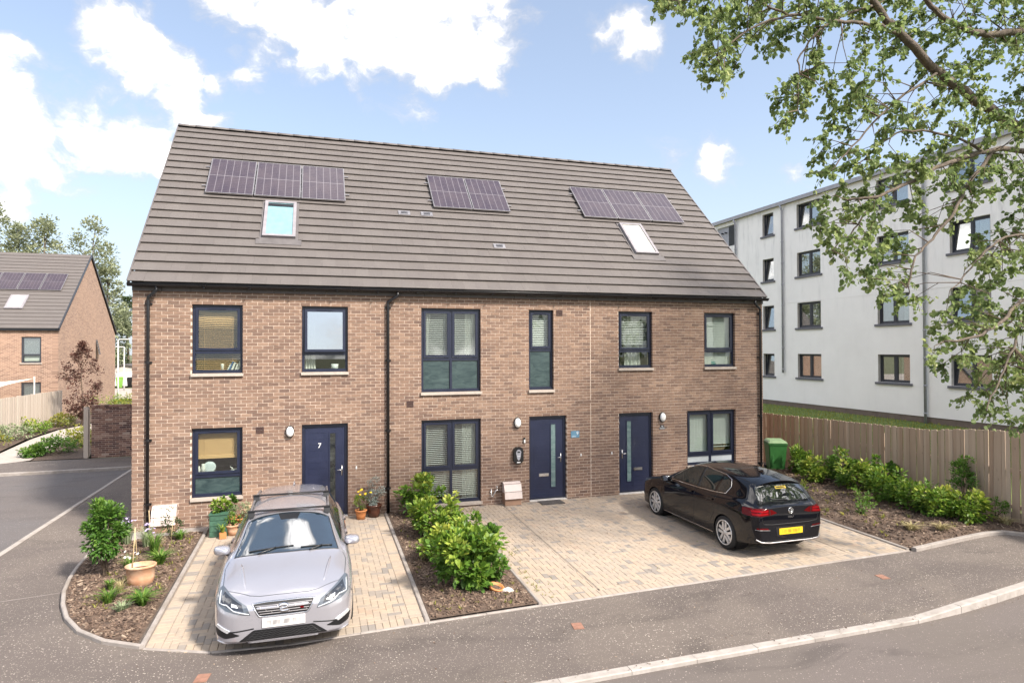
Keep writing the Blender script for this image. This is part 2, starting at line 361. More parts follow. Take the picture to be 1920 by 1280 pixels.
def make_wood(name, stops, grain=(0.35, 0.12), axis=2, rough=0.8):
    t = NT(name); P = t.pos(); k = [22, 22, 22]; k[axis] = 1.3
    g = t.noise(t.vmul(P, tuple(k)), 2.2, 6, 0.6, 0.6)
    c = t.ramp(t.math("ADD", t.math("MULTIPLY", t.tone(), 0.6), t.math("MULTIPLY", g, 0.4)), stops)
    kv = [9.0, 9.0, 9.0]; kv[axis] = 3.4
    kn = t.vor(t.vmul(P, tuple(kv)), 1.0); knot = t.math("MULTIPLY", t.rng(kn.outputs["Distance"], 0.03, 0.15, 1, 0, True), t.math("GREATER_THAN", t.white(kn.outputs["Color"]), 0.62))
    c = t.mix(t.math("MULTIPLY", knot, 0.6), c, tuple(v * 0.45 for v in stops[1][1]))
    t.bump(g, 0.4, 0.004); return t.fin(c, rough)
MT["fence"] = make_wood("fence_wood", [(0.0, (0.26, 0.150, 0.090)), (0.4, (0.38, 0.280, 0.205)), (0.75, (0.46, 0.360, 0.275)), (1.0, (0.53, 0.43, 0.345))])
MT["fence_grey"] = make_wood("weathered_wood", [(0.0, (0.33, 0.27, 0.22)), (0.5, (0.43, 0.365, 0.305)), (1.0, (0.52, 0.455, 0.39))])
MT["blind_wood"] = make_wood("blind_wood", [(0.0, (0.55, 0.30, 0.12)), (0.5, (0.64, 0.38, 0.17)), (1.0, (0.70, 0.44, 0.21))], axis=0, rough=0.5)
MT["navy"] = plain("navy_frame", (0.012, 0.016, 0.036), 0.36, var=0.08)
MT["navy_door"] = plain("navy_door", (0.012, 0.017, 0.046), 0.42, var=0.1, scale=3)
MT["charcoal"] = plain("charcoal_frame", (0.035, 0.038, 0.048), 0.4)
MT["black_plastic"] = plain("black_plastic", (0.010, 0.010, 0.012), 0.32, var=0.2)
MT["fascia"] = plain("grey_fascia", (0.105, 0.095, 0.095), 0.65, var=0.15)
MT["sill"] = plain("sill_stone", (0.40, 0.345, 0.30), 0.85, var=0.1, scale=9, bump=0.2)
MT["threshold"] = plain("threshold", (0.60, 0.57, 0.54), 0.6)
MT["steel"] = plain("brushed_steel", (0.62, 0.61, 0.60), 0.28, 1.0, var=0.05)
MT["white_plastic"] = plain("white_plastic", (0.74, 0.73, 0.71), 0.45, var=0.05)
MT["opal"] = plain("opal_diffuser", (0.82, 0.82, 0.80), 0.25, var=0.03)
MT["brown_vent"] = plain("brown_vent", (0.060, 0.030, 0.026), 0.6)
MT["blind_white"] = plain("blind_white", (0.76, 0.75, 0.72), 0.55, var=0.04)
MT["curtain"] = plain("curtain", (0.66, 0.64, 0.60), 0.9, var=0.08)
MT["room"] = plain("room_wall", (0.30, 0.27, 0.24), 0.9)
MT["room_dark"] = plain("room_floor", (0.12, 0.085, 0.06), 0.7)
MT["terracotta"] = mottled("terracotta", [(0.3, (0.46, 0.22, 0.12)), (0.7, (0.60, 0.36, 0.22))], 5, 0.85, 0.25, 80, 0.003, (4.0, 0.5, (0.62, 0.47, 0.34), 0.75))
MT["orange_pot"] = mottled("orange_clay", [(0.3, (0.44, 0.16, 0.05)), (0.7, (0.56, 0.24, 0.09))], 6, 0.7, 0.2)
MT["brown_pot"] = plain("brown_glaze", (0.085, 0.030, 0.018), 0.22, var=0.3)
MT["green_paint"] = plain("green_paint", (0.042, 0.105, 0.068), 0.6, var=0.25, scale=12)
MT["meter_lid"] = plain("meter_lid", (0.62, 0.53, 0.49), 0.6, var=0.08)
MT["meter_base"] = plain("meter_base", (0.30, 0.185, 0.125), 0.75, var=0.12)
MT["render_white"] = None
def make_render():
    t = NT("white_render"); P = t.pos()
    c = t.ramp(t.noise(P, 0.9, 6, 0.6), [(0.3, (0.86, 0.84, 0.83)), (0.7, (0.92, 0.90, 0.89))])
    sep = t.N("ShaderNodeSeparateXYZ"); t.l.new(P, sep.inputs[0])
    st = t.noise(t.vmul(P, (1, 1.9, 0.30)), 1.6, 6, 0.7)
    hi = t.rng(sep.outputs[2], 5.2, 10.5, 0.12, 1.0)
    c = t.mix(t.math("MULTIPLY", t.rng(st, 0.49, 0.76, 0, 0.62, True), hi), c, (0.48, 0.47, 0.48))
    t.bump(t.noise(P, 70, 4), 0.35, 0.006); return t.fin(c, 0.9)
MT["render_white"] = make_render()
MT["plinth"] = mottled("plinth_render", [(0.3, (0.135, 0.105, 0.090)), (0.7, (0.20, 0.155, 0.130))], 2.5, 0.9)
MT["reveal"] = plain("reveal_render", (0.52, 0.48, 0.44), 0.9)
MT["pipe_grey"] = plain("pipe_grey", (0.34, 0.34, 0.38), 0.5)
MT["apt_sill"] = plain("apartment_sill", (0.125, 0.125, 0.145), 0.6)
def make_grass(name, a, b, yellow):
    t = NT(name); P = t.pos(); c = t.ramp(t.noise(P, 6, 6, 0.65), [(0.3, a), (0.7, b)]); c = t.mix(t.rng(t.noise(P, 1.1, 4), 0.5, 0.7, 0, 0.5), c, yellow)
    t.bump(t.noise(P, 30, 4), 0.8, 0.03); return t.fin(c, 0.95)
MT["grass"] = make_grass("grass_ground", (0.075, 0.125, 0.022), (0.155, 0.215, 0.045), (0.22, 0.24, 0.07))
MT["field"] = make_grass("field_ground", (0.08, 0.09, 0.04), (0.14, 0.14, 0.07), (0.18, 0.16, 0.10))
MT["path"] = mottled("pale_path", [(0.3, (0.33, 0.285, 0.25)), (0.7, (0.42, 0.37, 0.33))], 5, 0.9)
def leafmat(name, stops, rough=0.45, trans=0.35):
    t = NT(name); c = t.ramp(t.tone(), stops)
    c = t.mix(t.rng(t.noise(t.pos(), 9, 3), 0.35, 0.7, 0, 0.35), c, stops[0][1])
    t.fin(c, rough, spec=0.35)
    tr = t.N("ShaderNodeBsdfTranslucent"); t.l.new(c, tr.inputs[0])
    mx = t.N("ShaderNodeMixShader"); mx.inputs[0].default_value = trans
    t.l.new(t.b.outputs[0], mx.inputs[1]); t.l.new(tr.outputs[0], mx.inputs[2]); t.l.new(mx.outputs[0], t.out.inputs[0]); return t.m
MT["leaf_tree"] = leafmat("poplar_leaf", [(0.0, (0.115, 0.175, 0.062)), (0.5, (0.25, 0.325, 0.115)), (0.85, (0.38, 0.44, 0.165)), (1.0, (0.48, 0.49, 0.23))], 0.5, 0.55)
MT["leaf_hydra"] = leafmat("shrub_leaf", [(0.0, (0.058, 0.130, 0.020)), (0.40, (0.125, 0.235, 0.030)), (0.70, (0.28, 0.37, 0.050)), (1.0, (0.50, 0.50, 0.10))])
MT["leaf_green"] = leafmat("green_leaf", [(0.0, (0.045, 0.115, 0.018)), (0.5, (0.095, 0.205, 0.030)), (1.0, (0.25, 0.36, 0.07))])
MT["leaf_yellow"] = leafmat("yellow_green_leaf", [(0.0, (0.11, 0.15, 0.028)), (0.5, (0.23, 0.25, 0.045)), (1.0, (0.46, 0.40, 0.07))])
MT["leaf_silver"] = leafmat("silver_leaf", [(0.0, (0.20, 0.24, 0.21)), (1.0, (0.42, 0.45, 0.42))], 0.7, 0.2)
MT["leaf_sage"] = leafmat("sage_leaf", [(0.0, (0.16, 0.22, 0.11)), (1.0, (0.36, 0.40, 0.24))], 0.7, 0.25)
MT["leaf_copper"] = leafmat("copper_leaf", [(0.0, (0.060, 0.026, 0.022)), (0.6, (0.13, 0.060, 0.046)), (1.0, (0.24, 0.12, 0.08))])
MT["leaf_far"] = leafmat("far_leaf", [(0.0, (0.21, 0.24, 0.14)), (0.5, (0.30, 0.33, 0.20)), (1.0, (0.40, 0.41, 0.27))])
MT["leaf_dark"] = leafmat("dark_leaf", [(0.0, (0.025, 0.048, 0.018)), (1.0, (0.085, 0.125, 0.045))])
MT["dry"] = leafmat("dry_leaf", [(0.0, (0.26, 0.20, 0.09)), (1.0, (0.50, 0.44, 0.24))], 0.8, 0.3)
MT["petal_y"] = plain("yellow_petal", (0.75, 0.52, 0.03), 0.6); MT["petal_l"] = plain("lilac_petal", (0.50, 0.42, 0.66), 0.6); MT["petal_w"] = plain("white_petal", (0.75, 0.72, 0.72), 0.6)
MT["bark"] = mottled("bark", [(0.3, (0.065, 0.050, 0.040)), (0.7, (0.165, 0.130, 0.102))], 14, 0.95, 0.9, 40, 0.02, (6.0, 0.55, (0.20, 0.165, 0.05), 0.4))
MT["twig"] = mottled("twig", [(0.3, (0.075, 0.052, 0.038)), (0.7, (0.15, 0.108, 0.072))], 14, 0.9)
MT["cane"] = plain("cane", (0.50, 0.38, 0.22), 0.7)
def make_glass(name, tint, k=1.0, base=0.02, rough=0.0):
    t = NT(name); t.n.remove(t.b); ge = t.N("ShaderNodeNewGeometry"); dp = t.N("ShaderNodeVectorMath", operation="DOT_PRODUCT"); t.l.new(ge.outputs["Normal"], dp.inputs[0]); t.l.new(ge.outputs["Incoming"], dp.inputs[1])
    sch = t.math("MULTIPLY_ADD", t.math("POWER", t.math("SUBTRACT", 1.0, t.math("ABSOLUTE", dp.outputs["Value"])), 5.0), 0.96, 0.04)
    f = t.math("MULTIPLY_ADD", sch, k, base, clamp=True)
    tr = t.N("ShaderNodeBsdfTransparent"); tr.inputs[0].default_value = (*tint, 1); gl = t.N("ShaderNodeBsdfGlossy"); gl.inputs["Roughness"].default_value = rough
    mx = t.N("ShaderNodeMixShader"); t.l.new(f, mx.inputs[0]); t.l.new(tr.outputs[0], mx.inputs[1]); t.l.new(gl.outputs[0], mx.inputs[2]); t.l.new(mx.outputs[0], t.out.inputs[0]); return t.m
MT["glass"] = make_glass("window_glass", (0.88, 0.92, 0.90), 1.7, 0.02)
MT["glass_sash"] = make_glass("cloud_mirroring_glass", (0.75, 0.80, 0.80), 2.2, 0.55)
MT["glass_mirror"] = make_glass("reflecting_glass", (0.80, 0.85, 0.84), 2.2, 0.26)
def make_frost(name, a, b, rough):
    t = NT(name); P = t.pos(); n = t.noise(t.vmul(P, (2.2, 1, 7)), 1.5, 5, 0.6, 1.2); c = t.ramp(n, [(0.35, a), (0.7, b)]); return t.fin(c, rough, spec=0.6)
MT["frost_dark"] = make_frost("frosted_dark", (0.022, 0.040, 0.045), (0.055, 0.085, 0.085), 0.22)
MT["frost_pale"] = make_frost("frosted_pale", (0.42, 0.46, 0.48), (0.52, 0.55, 0.56), 0.3)
MT["frost_door"] = make_frost("door_glass", (0.10, 0.16, 0.165), (0.19, 0.26, 0.25), 0.12)
MT["door_glass_dark"] = make_frost("door_glass_dark", (0.012, 0.014, 0.016), (0.05, 0.055, 0.05), 0.06)
def make_solar():
    t = NT("solar_cells"); o = t.obj(); sep = t.N("ShaderNodeSeparateXYZ"); t.l.new(o, sep.inputs[0])
    def line(v, n, w):
        f = t.math("FRACT", t.math("MULTIPLY", v, n)); return t.math("LESS_THAN", t.math("ABSOLUTE", t.math("SUBTRACT", f, 0.5)), w)
    ux = t.math("ADD", t.math("DIVIDE", sep.outputs[0], 1.09), 0.5); uy = t.math("ADD", t.math("DIVIDE", sep.outputs[1], 1.67), 0.5)
    lx = line(t.math("ADD", ux, 0.5 / 6), 6, 0.035); ly = line(t.math("ADD", uy, 0.5 / 20), 20, 0.05)
    mid = t.math("LESS_THAN", t.math("ABSOLUTE", t.math("SUBTRACT", uy, 0.5)), 0.006)
    oi = t.N("ShaderNodeObjectInfo")
    c = t.ramp(t.noise(t.vmul(o, (1, 1, 1)), 2.0, 3), [(0.3, (0.034, 0.024, 0.036)), (0.7, (0.064, 0.048, 0.056))])
    c = t.mix(t.math("MULTIPLY", ly, 0.35), c, (0.16, 0.14, 0.19)); c = t.mix(t.math("MAXIMUM", t.math("MULTIPLY", lx, 0.85), mid), c, (0.19, 0.175, 0.19))
    return t.fin(c, 0.30, spec=0.65)
MT["solar"] = make_solar()
MT["alu"] = plain("aluminium", (0.36, 0.345, 0.35), 0.4, 0.8)
MT["skylight_frame"] = plain("skylight_frame", (0.24, 0.225, 0.24), 0.5)
MT["skylight_white"] = plain("skylight_blind", (0.48, 0.47, 0.42), 0.35, coat=0.2); MT["skylight_teal"] = plain("skylight_shade", (0.17, 0.30, 0.33), 0.45)
MT["green_bin"] = plain("green_bin", (0.035, 0.150, 0.035), 0.45); MT["green_lid"] = plain("green_bin_lid", (0.20, 0.30, 0.15), 0.55)
MT["blue_bin"] = plain("blue_bin", (0.012, 0.055, 0.26), 0.4); MT["lime_bin"] = plain("lime_bin", (0.20, 0.40, 0.07), 0.4)
MT["lamp_paint"] = plain("lamp_post_paint", (0.66, 0.65, 0.63), 0.4)
MT["clay_cover"] = plain("clay_cover", (0.25, 0.13, 0.09), 0.75, var=0.25, scale=15)
MT["canvas"] = plain("cream_canvas", (0.78, 0.70, 0.60), 0.85, var=0.04)
MT["mat_fibre"] = plain("door_mat", (0.075, 0.066, 0.062), 0.95, var=0.5, scale=30, bump=0.6)
# cars
def make_paint(name, c, metal, rough, flake=True):
    t = NT(name); o = t.obj()
    cc = t.mix(t.rng(t.noise(o, 900, 1), 0.4, 0.7, 0, 0.25 if flake else 0.0), c, tuple(min(1, v * 1.35) for v in c))
    cc = t.mix(t.rng(t.noise(o, 3.0, 5), 0.55, 0.8, 0, 0.12 if flake else 0.0), cc, (0.30, 0.27, 0.24))
    return t.fin(cc, rough, metal, coat=1.0)
MT["paint_silver"] = make_paint("silver_paint", (0.415, 0.412, 0.45), 0.55, 0.23)
MT["paint_black"] = make_paint("black_paint", (0.002, 0.0025, 0.005), 0.0, 0.3, False); MT["paint_black"].node_tree.nodes["Principled BSDF"].inputs["Specular IOR Level"].default_value = 0.05; MT["paint_black"].node_tree.nodes["Principled BSDF"].inputs["Coat Weight"].default_value = 1.0
def make_carglass(name, c):
    t = NT(name); n = t.noise(t.obj(), 2.0, 2); cc = t.ramp(n, [(0.3, c), (0.7, tuple(v * 1.8 for v in c))])
    t.fin(cc, 0.015, spec=1.0); t.b.inputs["IOR"].default_value = 1.9; return t.m
MT["car_glass"] = make_carglass("car_glass", (0.006, 0.008, 0.010)); MT["windscreen"] = make_carglass("windscreen_glass", (0.010, 0.018, 0.026))
MT["side_glass"] = make_carglass("side_glass", (0.008, 0.015, 0.016)); MT["side_glass"].node_tree.nodes["Principled BSDF"].inputs["IOR"].default_value = 1.45
MT["windscreen"].node_tree.nodes["Principled BSDF"].inputs["IOR"].default_value = 2.2
MT["tyre"] = plain("tyre_rubber", (0.014, 0.014, 0.015), 0.8, var=0.25, bump=0.2, scale=20)
MT["alloy"] = plain("alloy_rim", (0.62, 0.60, 0.58), 0.35, 0.3); MT["alloy_dark"] = plain("rim_recess", (0.018, 0.018, 0.020), 0.5)
MT["chrome"] = plain("chrome", (0.75, 0.75, 0.76), 0.10, 1.0, var=0.02)
MT["car_black"] = plain("car_trim_black", (0.010, 0.010, 0.011), 0.42); MT["car_grille"] = plain("car_grille_black", (0.005, 0.005, 0.006), 0.5)
MT["lamp_clear"] = plain("lamp_lens", (0.10, 0.115, 0.135), 0.08, 0.2, coat=0.6); MT["lamp_dark"] = plain("lamp_inner", (0.030, 0.034, 0.042), 0.08, 0.2, coat=1.0)
MT["lamp_white"] = plain("lamp_reflector", (0.80, 0.82, 0.85), 0.12, 0.6, coat=1.0)
MT["lamp_red"] = plain("lamp_red", (0.085, 0.001, 0.002), 0.12, spec=0.2); MT["lamp_red_bright"] = plain("lamp_red_bright", (0.24, 0.004, 0.007), 0.12, spec=0.2)
def make_plate(name, c, ink):
    t = NT(name); o = t.obj(); sep = t.N("ShaderNodeSeparateXYZ"); t.l.new(o, sep.inputs[0])
    n = t.noise(t.vmul(o, (1, 15, 3)), 1.0, 2, 0.5); inside = t.math("MULTIPLY", t.rng(t.math("ABSOLUTE", sep.outputs[1]), 0.19, 0.225, 1, 0, True), t.rng(t.math("ABSOLUTE", sep.outputs[2]), 0.022, 0.042, 1, 0, True))
    return t.fin(t.mix(t.math("MULTIPLY", inside, t.rng(n, 0.38, 0.60, 0.25, 0.85, True)), c, ink), 0.35)
MT["plate_white"] = make_plate("plate_white", (0.62, 0.61, 0.60), (0.20, 0.19, 0.19)); MT["plate_yellow"] = make_plate("plate_yellow", (0.74, 0.50, 0.02), (0.30, 0.19, 0.02))
MT["sticker"] = plain("yellow_sticker", (0.72, 0.50, 0.04), 0.5)
MT["blue_plaque"] = plain("blue_plaque", (0.12, 0.24, 0.34), 0.3); MT["dark_plaque"] = plain("dark_plaque", (0.02, 0.025, 0.035), 0.4)
MT["letter_white"] = plain("letter_white", (0.80, 0.80, 0.80), 0.5)
MT["paper"] = plain("paper", (0.72, 0.69, 0.64), 0.8); MT["book_blue"] = plain("book_blue", (0.05, 0.13, 0.30), 0.6); MT["book_dark"] = plain("book_dark", (0.03, 0.03, 0.035), 0.6)
MT["china"] = plain("china", (0.66, 0.71, 0.72), 0.2); MT["wicker"] = mottled("wicker", [(0.3, (0.36, 0.24, 0.13)), (0.7, (0.55, 0.40, 0.25))], 40, 0.8, 0.8, 60, 0.01)
MT["teal_card"] = plain("teal_card", (0.04, 0.30, 0.28), 0.5)
MT["stone_white"] = mottled("limewashed_stone", [(0.3, (0.52, 0.47, 0.42)), (0.7, (0.72, 0.68, 0.63))], 12, 0.9)
MT["wood_box"] = make_wood("pale_timber", [(0.0, (0.50, 0.33, 0.21)), (0.5, (0.60, 0.41, 0.27)), (1.0, (0.66, 0.47, 0.33))], axis=0)
# ------------------------------------------------------------------ the ground
def gz(y): return max(-0.115, min(-0.03, -0.03 + 0.085 * y / 6.0))
def sheet(name, pts, z, mat, label, cat, sub=0):
    me = bpy.data.meshes.new(name); me.from_pydata([(x, y, z) for x, y in pts], [], [tuple(range(len(pts)))]); me.materials.append(mat); me.update()
    return tag(link(name, me), label, cat, None, "structure")
def rect(x0, x1, y0, y1): return [(x0, y0), (x1, y0), (x1, y1), (x0, y1)]
sheet("ground", rect(-500, 500, -300, 700), -0.32, MT["field"], "open ground running out to the horizon around the houses", "ground")
RK = [(-12, -8.2), (3, -8.18), (6.2, -8.16), (8.6, -8.12), (10.5, -8.1), (12.3, -8.08), (13.0, -8.0), (13.6, -7.92), (14.7, -7.74), (17.1, -7.28), (22, -6.3)]
sheet("road", [(-60, -22), (60, -22), (60, 1.5)] + RK[::-1] + [(-60, -8.2)], -0.165, MT["road"], "grey tarmac road along the bottom right of the photo", "road")
sheet("side_road", rect(-60, -2.16, -8.19, 8.8), -0.160, MT["side_road"], "grey tarmac side road left of the terrace", "road")
sheet("pavement", [(-2.06, -8.1), (11.5, -8.05), (13.5, -7.85), (14.7, -7.68), (17, -7.2), (22, -6.25), (22, -4.6), (19.5, -4.6), (19.5, 9.2), (-2.06, 9.2)], -0.128, MT["pavement"], "brown tarmac pavement strewn with pale chippings in front of the drives", "pavement")
sheet("far_pavement", rect(-60, 3, 8.95, 11.5), -0.122, MT["pavement"], "tarmac pavement across the side road in front of the low brick wall", "pavement")
sheet("footpath", [(-6.76, 11.15), (-6.08, 11.7), (-6.45, 14.1), (-6.9, 17.7), (-6.9, 20.7), (-5.9, 25), (-4, 34), (-6, 34), (-7.9, 24.1), (-8.5, 21.6), (-8.4, 18.2), (-7.86, 13.9), (-9.0, 11.5)], -0.112, MT["path"], "pale footpath winding between planted beds past the copper tree", "path")
sheet("far_lane", rect(-60, 30, 44, 60), -0.10, MT["path"], "pale sunlit lane beyond the gable house", "road")

sheet("paving_seam", [(-2.05, -3.47), (-0.24, -3.14), (-0.24, -3.125), (-2.05, -3.45)], -0.1255, MT["kerb"], "pale seam in the tarmac left of the corner bed", "seam")
def kerb_line(name, pts, w, h, zf, label, seg=0.915, up=None, smooth_end=False):
    """kerb stones laid end to end along a polyline"""
    root = tag(empty(name, (pts[0][0], pts[0][1], 0)), label, "kerb", None, "structure")
    P = [Vector((x, y, 0)) for x, y in pts]
    L = [0.0]
    for a, b in zip(P, P[1:]): L.append(L[-1] + (b - a).length)
    def at(s):
        s = max(0, min(L[-1], s))
        for i in range(len(P) - 1):
            if s <= L[i + 1] or i == len(P) - 2:
                k = (s - L[i]) / max(1e-6, L[i + 1] - L[i]); return P[i].lerp(P[i + 1], k)
    n = max(1, round(L[-1] / seg)); g = 0.006; o0 = Vector((pts[0][0], pts[0][1], 0))
    for i in range(n):
        a, b = at(L[-1] * i / n), at(L[-1] * (i + 1) / n); d = (b - a).normalized(); nn = Vector((-d.y, d.x, 0)); a = a + d * g / 2; b = b - d * g / 2
        za, zb = zf(a), zf(b); c = min(0.012, w * 0.2); jit = rng.normal(0, 0.0015)
        mb = MB(); V = []
        for p, z in ((a, za + jit), (b, zb + jit)):
            for off, dz in ((-w / 2, -h), (-w / 2, -c), (-w / 2 + c, 0), (w / 2 - c, 0), (w / 2, -c), (w / 2, -h)):
                q = p + nn * off - o0; V.append((q.x, q.y, z + dz))
        mb.add(V, [(0, 6, 7, 1), (1, 7, 8, 2), (2, 8, 9, 3), (3, 9, 10, 4), (4, 10, 11, 5), (0, 1, 2, 3, 4, 5), (11, 10, 9, 8, 7, 6)])
        mb.build("kerb_stone", MT["kerb_pale" if name in ("road_kerb", "side_kerb") else "kerb"], root, fix=True)
    return root
kerb_line("road_kerb", RK, 0.14, 0.2, lambda p: -0.108 + (0.06 if p.x > 12.4 else 0.0) * min(1, (p.x - 12.4) / 0.6), "pale concrete kerb between the pavement and the front road")
kerb_line("side_kerb", [(-2.11, -8.1), (-2.11, 8.8)], 0.11, 0.2, lambda p: -0.112, "thin pale kerb line running beside the side road towards the terrace corner")
kerb_line("far_kerb", [(-20, 8.72), (-2.0, 8.95), (3, 9.0)], 0.14, 0.2, lambda p: -0.07, "pale kerb across the far side of the side road")
# bed and drive outlines
BED_L = [(-0.12, 0.35), (-0.27, -0.15), (-0.37, -1.5), (-0.22, -2.95), (0.06, -3.95), (0.32, -4.53), (0.68, -5.08), (1.1, -5.46), (1.52, -5.70)]
def arc_pts(P, n=5):
    out = []
    for i in range(len(P) - 1):
        p0 = P[max(0, i - 1)]; p1 = P[i]; p2 = P[i + 1]; p3 = P[min(len(P) - 1, i + 2)]
        for k in range(n):
            t = k / n; out.append(tuple(0.5 * ((2 * p1[j]) + (-p0[j] + p2[j]) * t + (2 * p0[j] - 5 * p1[j] + 4 * p2[j] - p3[j]) * t * t + (-p0[j] + 3 * p1[j] - 3 * p2[j] + p3[j]) * t ** 3) for j in (0, 1)))
    return out + [P[-1]]
zk = lambda d: (lambda p: gz(p.y) + d)
kerb_line("bed_kerb", arc_pts(BED_L), 0.06, 0.12, zk(0.035), "narrow concrete edging curving round the corner flower bed", 0.6)
kerb_line("bed_kerb", [(1.50, -0.12), (1.53, -5.72)], 0.07, 0.12, zk(0.035), "straight concrete edging between the corner flower bed and the first drive")
kerb_line("bed_kerb", [(0.05, -0.75), (1.46, -0.42)], 0.05, 0.1, zk(0.02), "thin edging between the gravel strip under the kitchen window and the soil")
kerb_line("bed_kerb", [(5.28, -0.12), (5.26, -6.06)], 0.07, 0.12, zk(0.03), "concrete edging along the right side of the first drive")
kerb_line("bed_kerb", [(6.98, -0.12), (7.02, -5.98)], 0.06, 0.12, zk(0.025), "concrete edging along the left side of the wide double drive")
kerb_line("bed_kerb", [(14.68, -0.12), (14.70, -5.66)], 0.07, 0.12, zk(0.03), "concrete edging along the right side of the wide double drive")
kerb_line("bed_kerb", [(14.78, -5.72), (15.6, -5.60), (16.36, -5.48), (17.0, -5.40), (17.5, -5.36), (17.75, -5.5), (17.95, -5.75)], 0.10, 0.16, lambda p: -0.055, "raised rounded kerb in front of the shrub bed beside the timber fence", 0.5)
FRONT_L = [(1.56, -5.74), (2.06, -6.02), (2.65, -6.17), (3.24, -6.19), (5.26, -6.08)]
FRONT_R = [(7.02, -6.0), (9.76, -5.89), (12.03, -5.79), (14.7, -5.68)]
kerb_line("drive_edging", FRONT_L, 0.05, 0.1, zk(0.004), "flush pale edging strip along the front of the first drive", 0.9)
kerb_line("drive_edging", [(5.26, -6.08), (7.02, -6.0)], 0.05, 0.1, zk(0.008), "flush pale edging strip along the front of the middle shrub bed", 0.9)
kerb_line("drive_edging", FRONT_R, 0.05, 0.1, zk(0.004), "flush pale edging strip along the front of the wide double drive", 0.9)

# ---- block paving: herringbone with soldier borders
def interp_y(P, x): return float(np.interp(x, [p[0] for p in P], [p[1] for p in P]))
def herring(x0, x1, yf, ytop, out):
    a = 0.102; nx = int((x1 - x0) / a) + 6; ny = 75
    for r in range(-4, ny):
        for i in range(-4, nx):
            k = (i + r) % 4
            if k == 0: bx0, bx1, by0, by1 = i * a, (i + 2) * a, r * a, (r + 1) * a
            elif k == 2: bx0, bx1, by0, by1 = i * a, (i + 1) * a, r * a, (r + 2) * a
            else: continue
            bx0 += x0; bx1 += x0; by0 -= 6.4; by1 -= 6.4
            cx0, cx1 = max(bx0, x0), min(bx1, x1); lo = yf((max(cx0, x0) + min(cx1, x1)) / 2); cy0, cy1 = max(by0, lo), min(by1, ytop)
            if cx1 - cx0 > 0.02 and cy1 - cy0 > 0.02: out.append((cx0, cx1, cy0, cy1))
def soldier_v(x0, x1, y0, y1, out):
    y = y1
    while y > y0 + 0.03: out.append((x0, x1, max(y - 0.102, y0), y)); y -= 0.102
def soldier_h(x0, x1, yf, out):
    x = x0
    while x < x1 - 0.03:
        b = min(x + 0.102, x1); lo = yf((x + b) / 2) + 0.028; out.append((x, b, lo, lo + 0.2)); x += 0.102
BASE_T = [0.03, 0.12, 0.2, 0.33, 0.42, 0.5, 0.58, 0.66, 0.74, 0.82, 0.9, 0.98]
WT = np.array([3, 4, 5, 9, 12, 13, 13, 12, 10, 8, 6, 3.5]); WT = WT / WT.sum()
def drive(name, blocks, label, hidden, bg):
    mbs = MB()
    xs = [b[0] for b in blocks] + [b[1] for b in blocks]; ys = [b[2] for b in blocks] + [b[3] for b in blocks]
    root = empty(name, (min(xs), min(ys), 0)); tag(root, label, "driveway", None, "structure"); ox, oy = min(xs), min(ys)
    bed = MB(); m = 24
    for k in range(m):
        ya, yb = bg[1] + (bg[2] - bg[1]) * k / m, bg[1] + (bg[2] - bg[1]) * (k + 1) / m
        bed.quad((bg[0][0] - ox, ya - oy, gz(ya) - 0.007), (bg[0][1] - ox, ya - oy, gz(ya) - 0.007), (bg[0][1] - ox, yb - oy, gz(yb) - 0.007), (bg[0][0] - ox, yb - oy, gz(yb) - 0.007))
    bed.build("joint_sand", MT["joint_sand"], root)
    sc = []
    for i, b in enumerate(blocks):
        cx, cy = (b[0] + b[1]) / 2, (b[2] + b[3]) / 2; z = (Vector((cx, cy, gz(cy))) - CAM).dot(FWD); px, py, _ = to_px((cx, cy, gz(cy)))
        s = (b[1] - b[0]) * (b[3] - b[2]) / z ** 3
        if hidden(cx, cy) or not (0 < px < 1920 and 0 < py < 1280): s = 0
        sc.append(s)
    top = set(np.argsort(sc)[::-1][:300].tolist())
    cache = {}
    for i, b in enumerate(blocks):
        g = 0.0022; tn = float(rng.choice(BASE_T, p=WT)); w, d = b[1] - b[0] - 2 * g, b[3] - b[2] - 2 * g; cx, cy = (b[0] + b[1]) / 2, (b[2] + b[3]) / 2; z = gz(cy) + rng.normal(0, 0.0012)
        if i in top:
            key = (round(w, 3), round(d, 3), tn)
            if key not in cache:
                q = MB(); q.tone = tn; q.cbox(-w / 2, w / 2, -d / 2, d / 2, -0.03, 0, 0.004); o = q.build("paver", MT["paver"], root); cache[key] = o.data
            else: o = link("paver", cache[key], root)
            o.location = (cx - ox, cy - oy, z); o.rotation_euler = (rng.normal(0, 0.004) + 0.0142, rng.normal(0, 0.004), 0)
        else:
            mbs.tone = tn; mbs.cbox(b[0] + g - ox, b[1] - g - ox, b[2] + g - oy, b[3] - g - oy, z - 0.02, z, 0.004)
    tag(mbs.build("paver_field", MT["paver"], root), kind="stuff")
    return root
bl = []; yfl = lambda x: interp_y(FRONT_L, x)
soldier_v(1.57, 1.77, -5.62, -0.02, bl); soldier_v(5.03, 5.235, -5.86, -0.02, bl); soldier_h(1.57, 5.235, yfl, bl)
herring(1.775, 5.025, lambda x: yfl(x) + 0.232, -0.02, bl)
drive("driveway", bl, "buff and grey herringbone block drive under the silver estate car", lambda x, y: 2.5 < x < 4.15 and -6.1 < y < -1.7, ((1.54, 5.26), -5.78, -0.01))
br_ = []; yfr = lambda x: interp_y(FRONT_R, x)
soldier_h(7.05, 14.66, yfr, br_)
for x0, x1 in ((7.05, 8.105), (8.135, 13.43), (13.46, 14.66)): herring(x0, x1, lambda x: yfr(x) + 0.232, -0.02, br_)
drive("driveway", br_, "wide buff herringbone block drive under the black hatchback", lambda x, y: 11.2 < x < 13.2 and -5.4 < y < 0.1, ((7.03, 14.68), -5.66, -0.01))

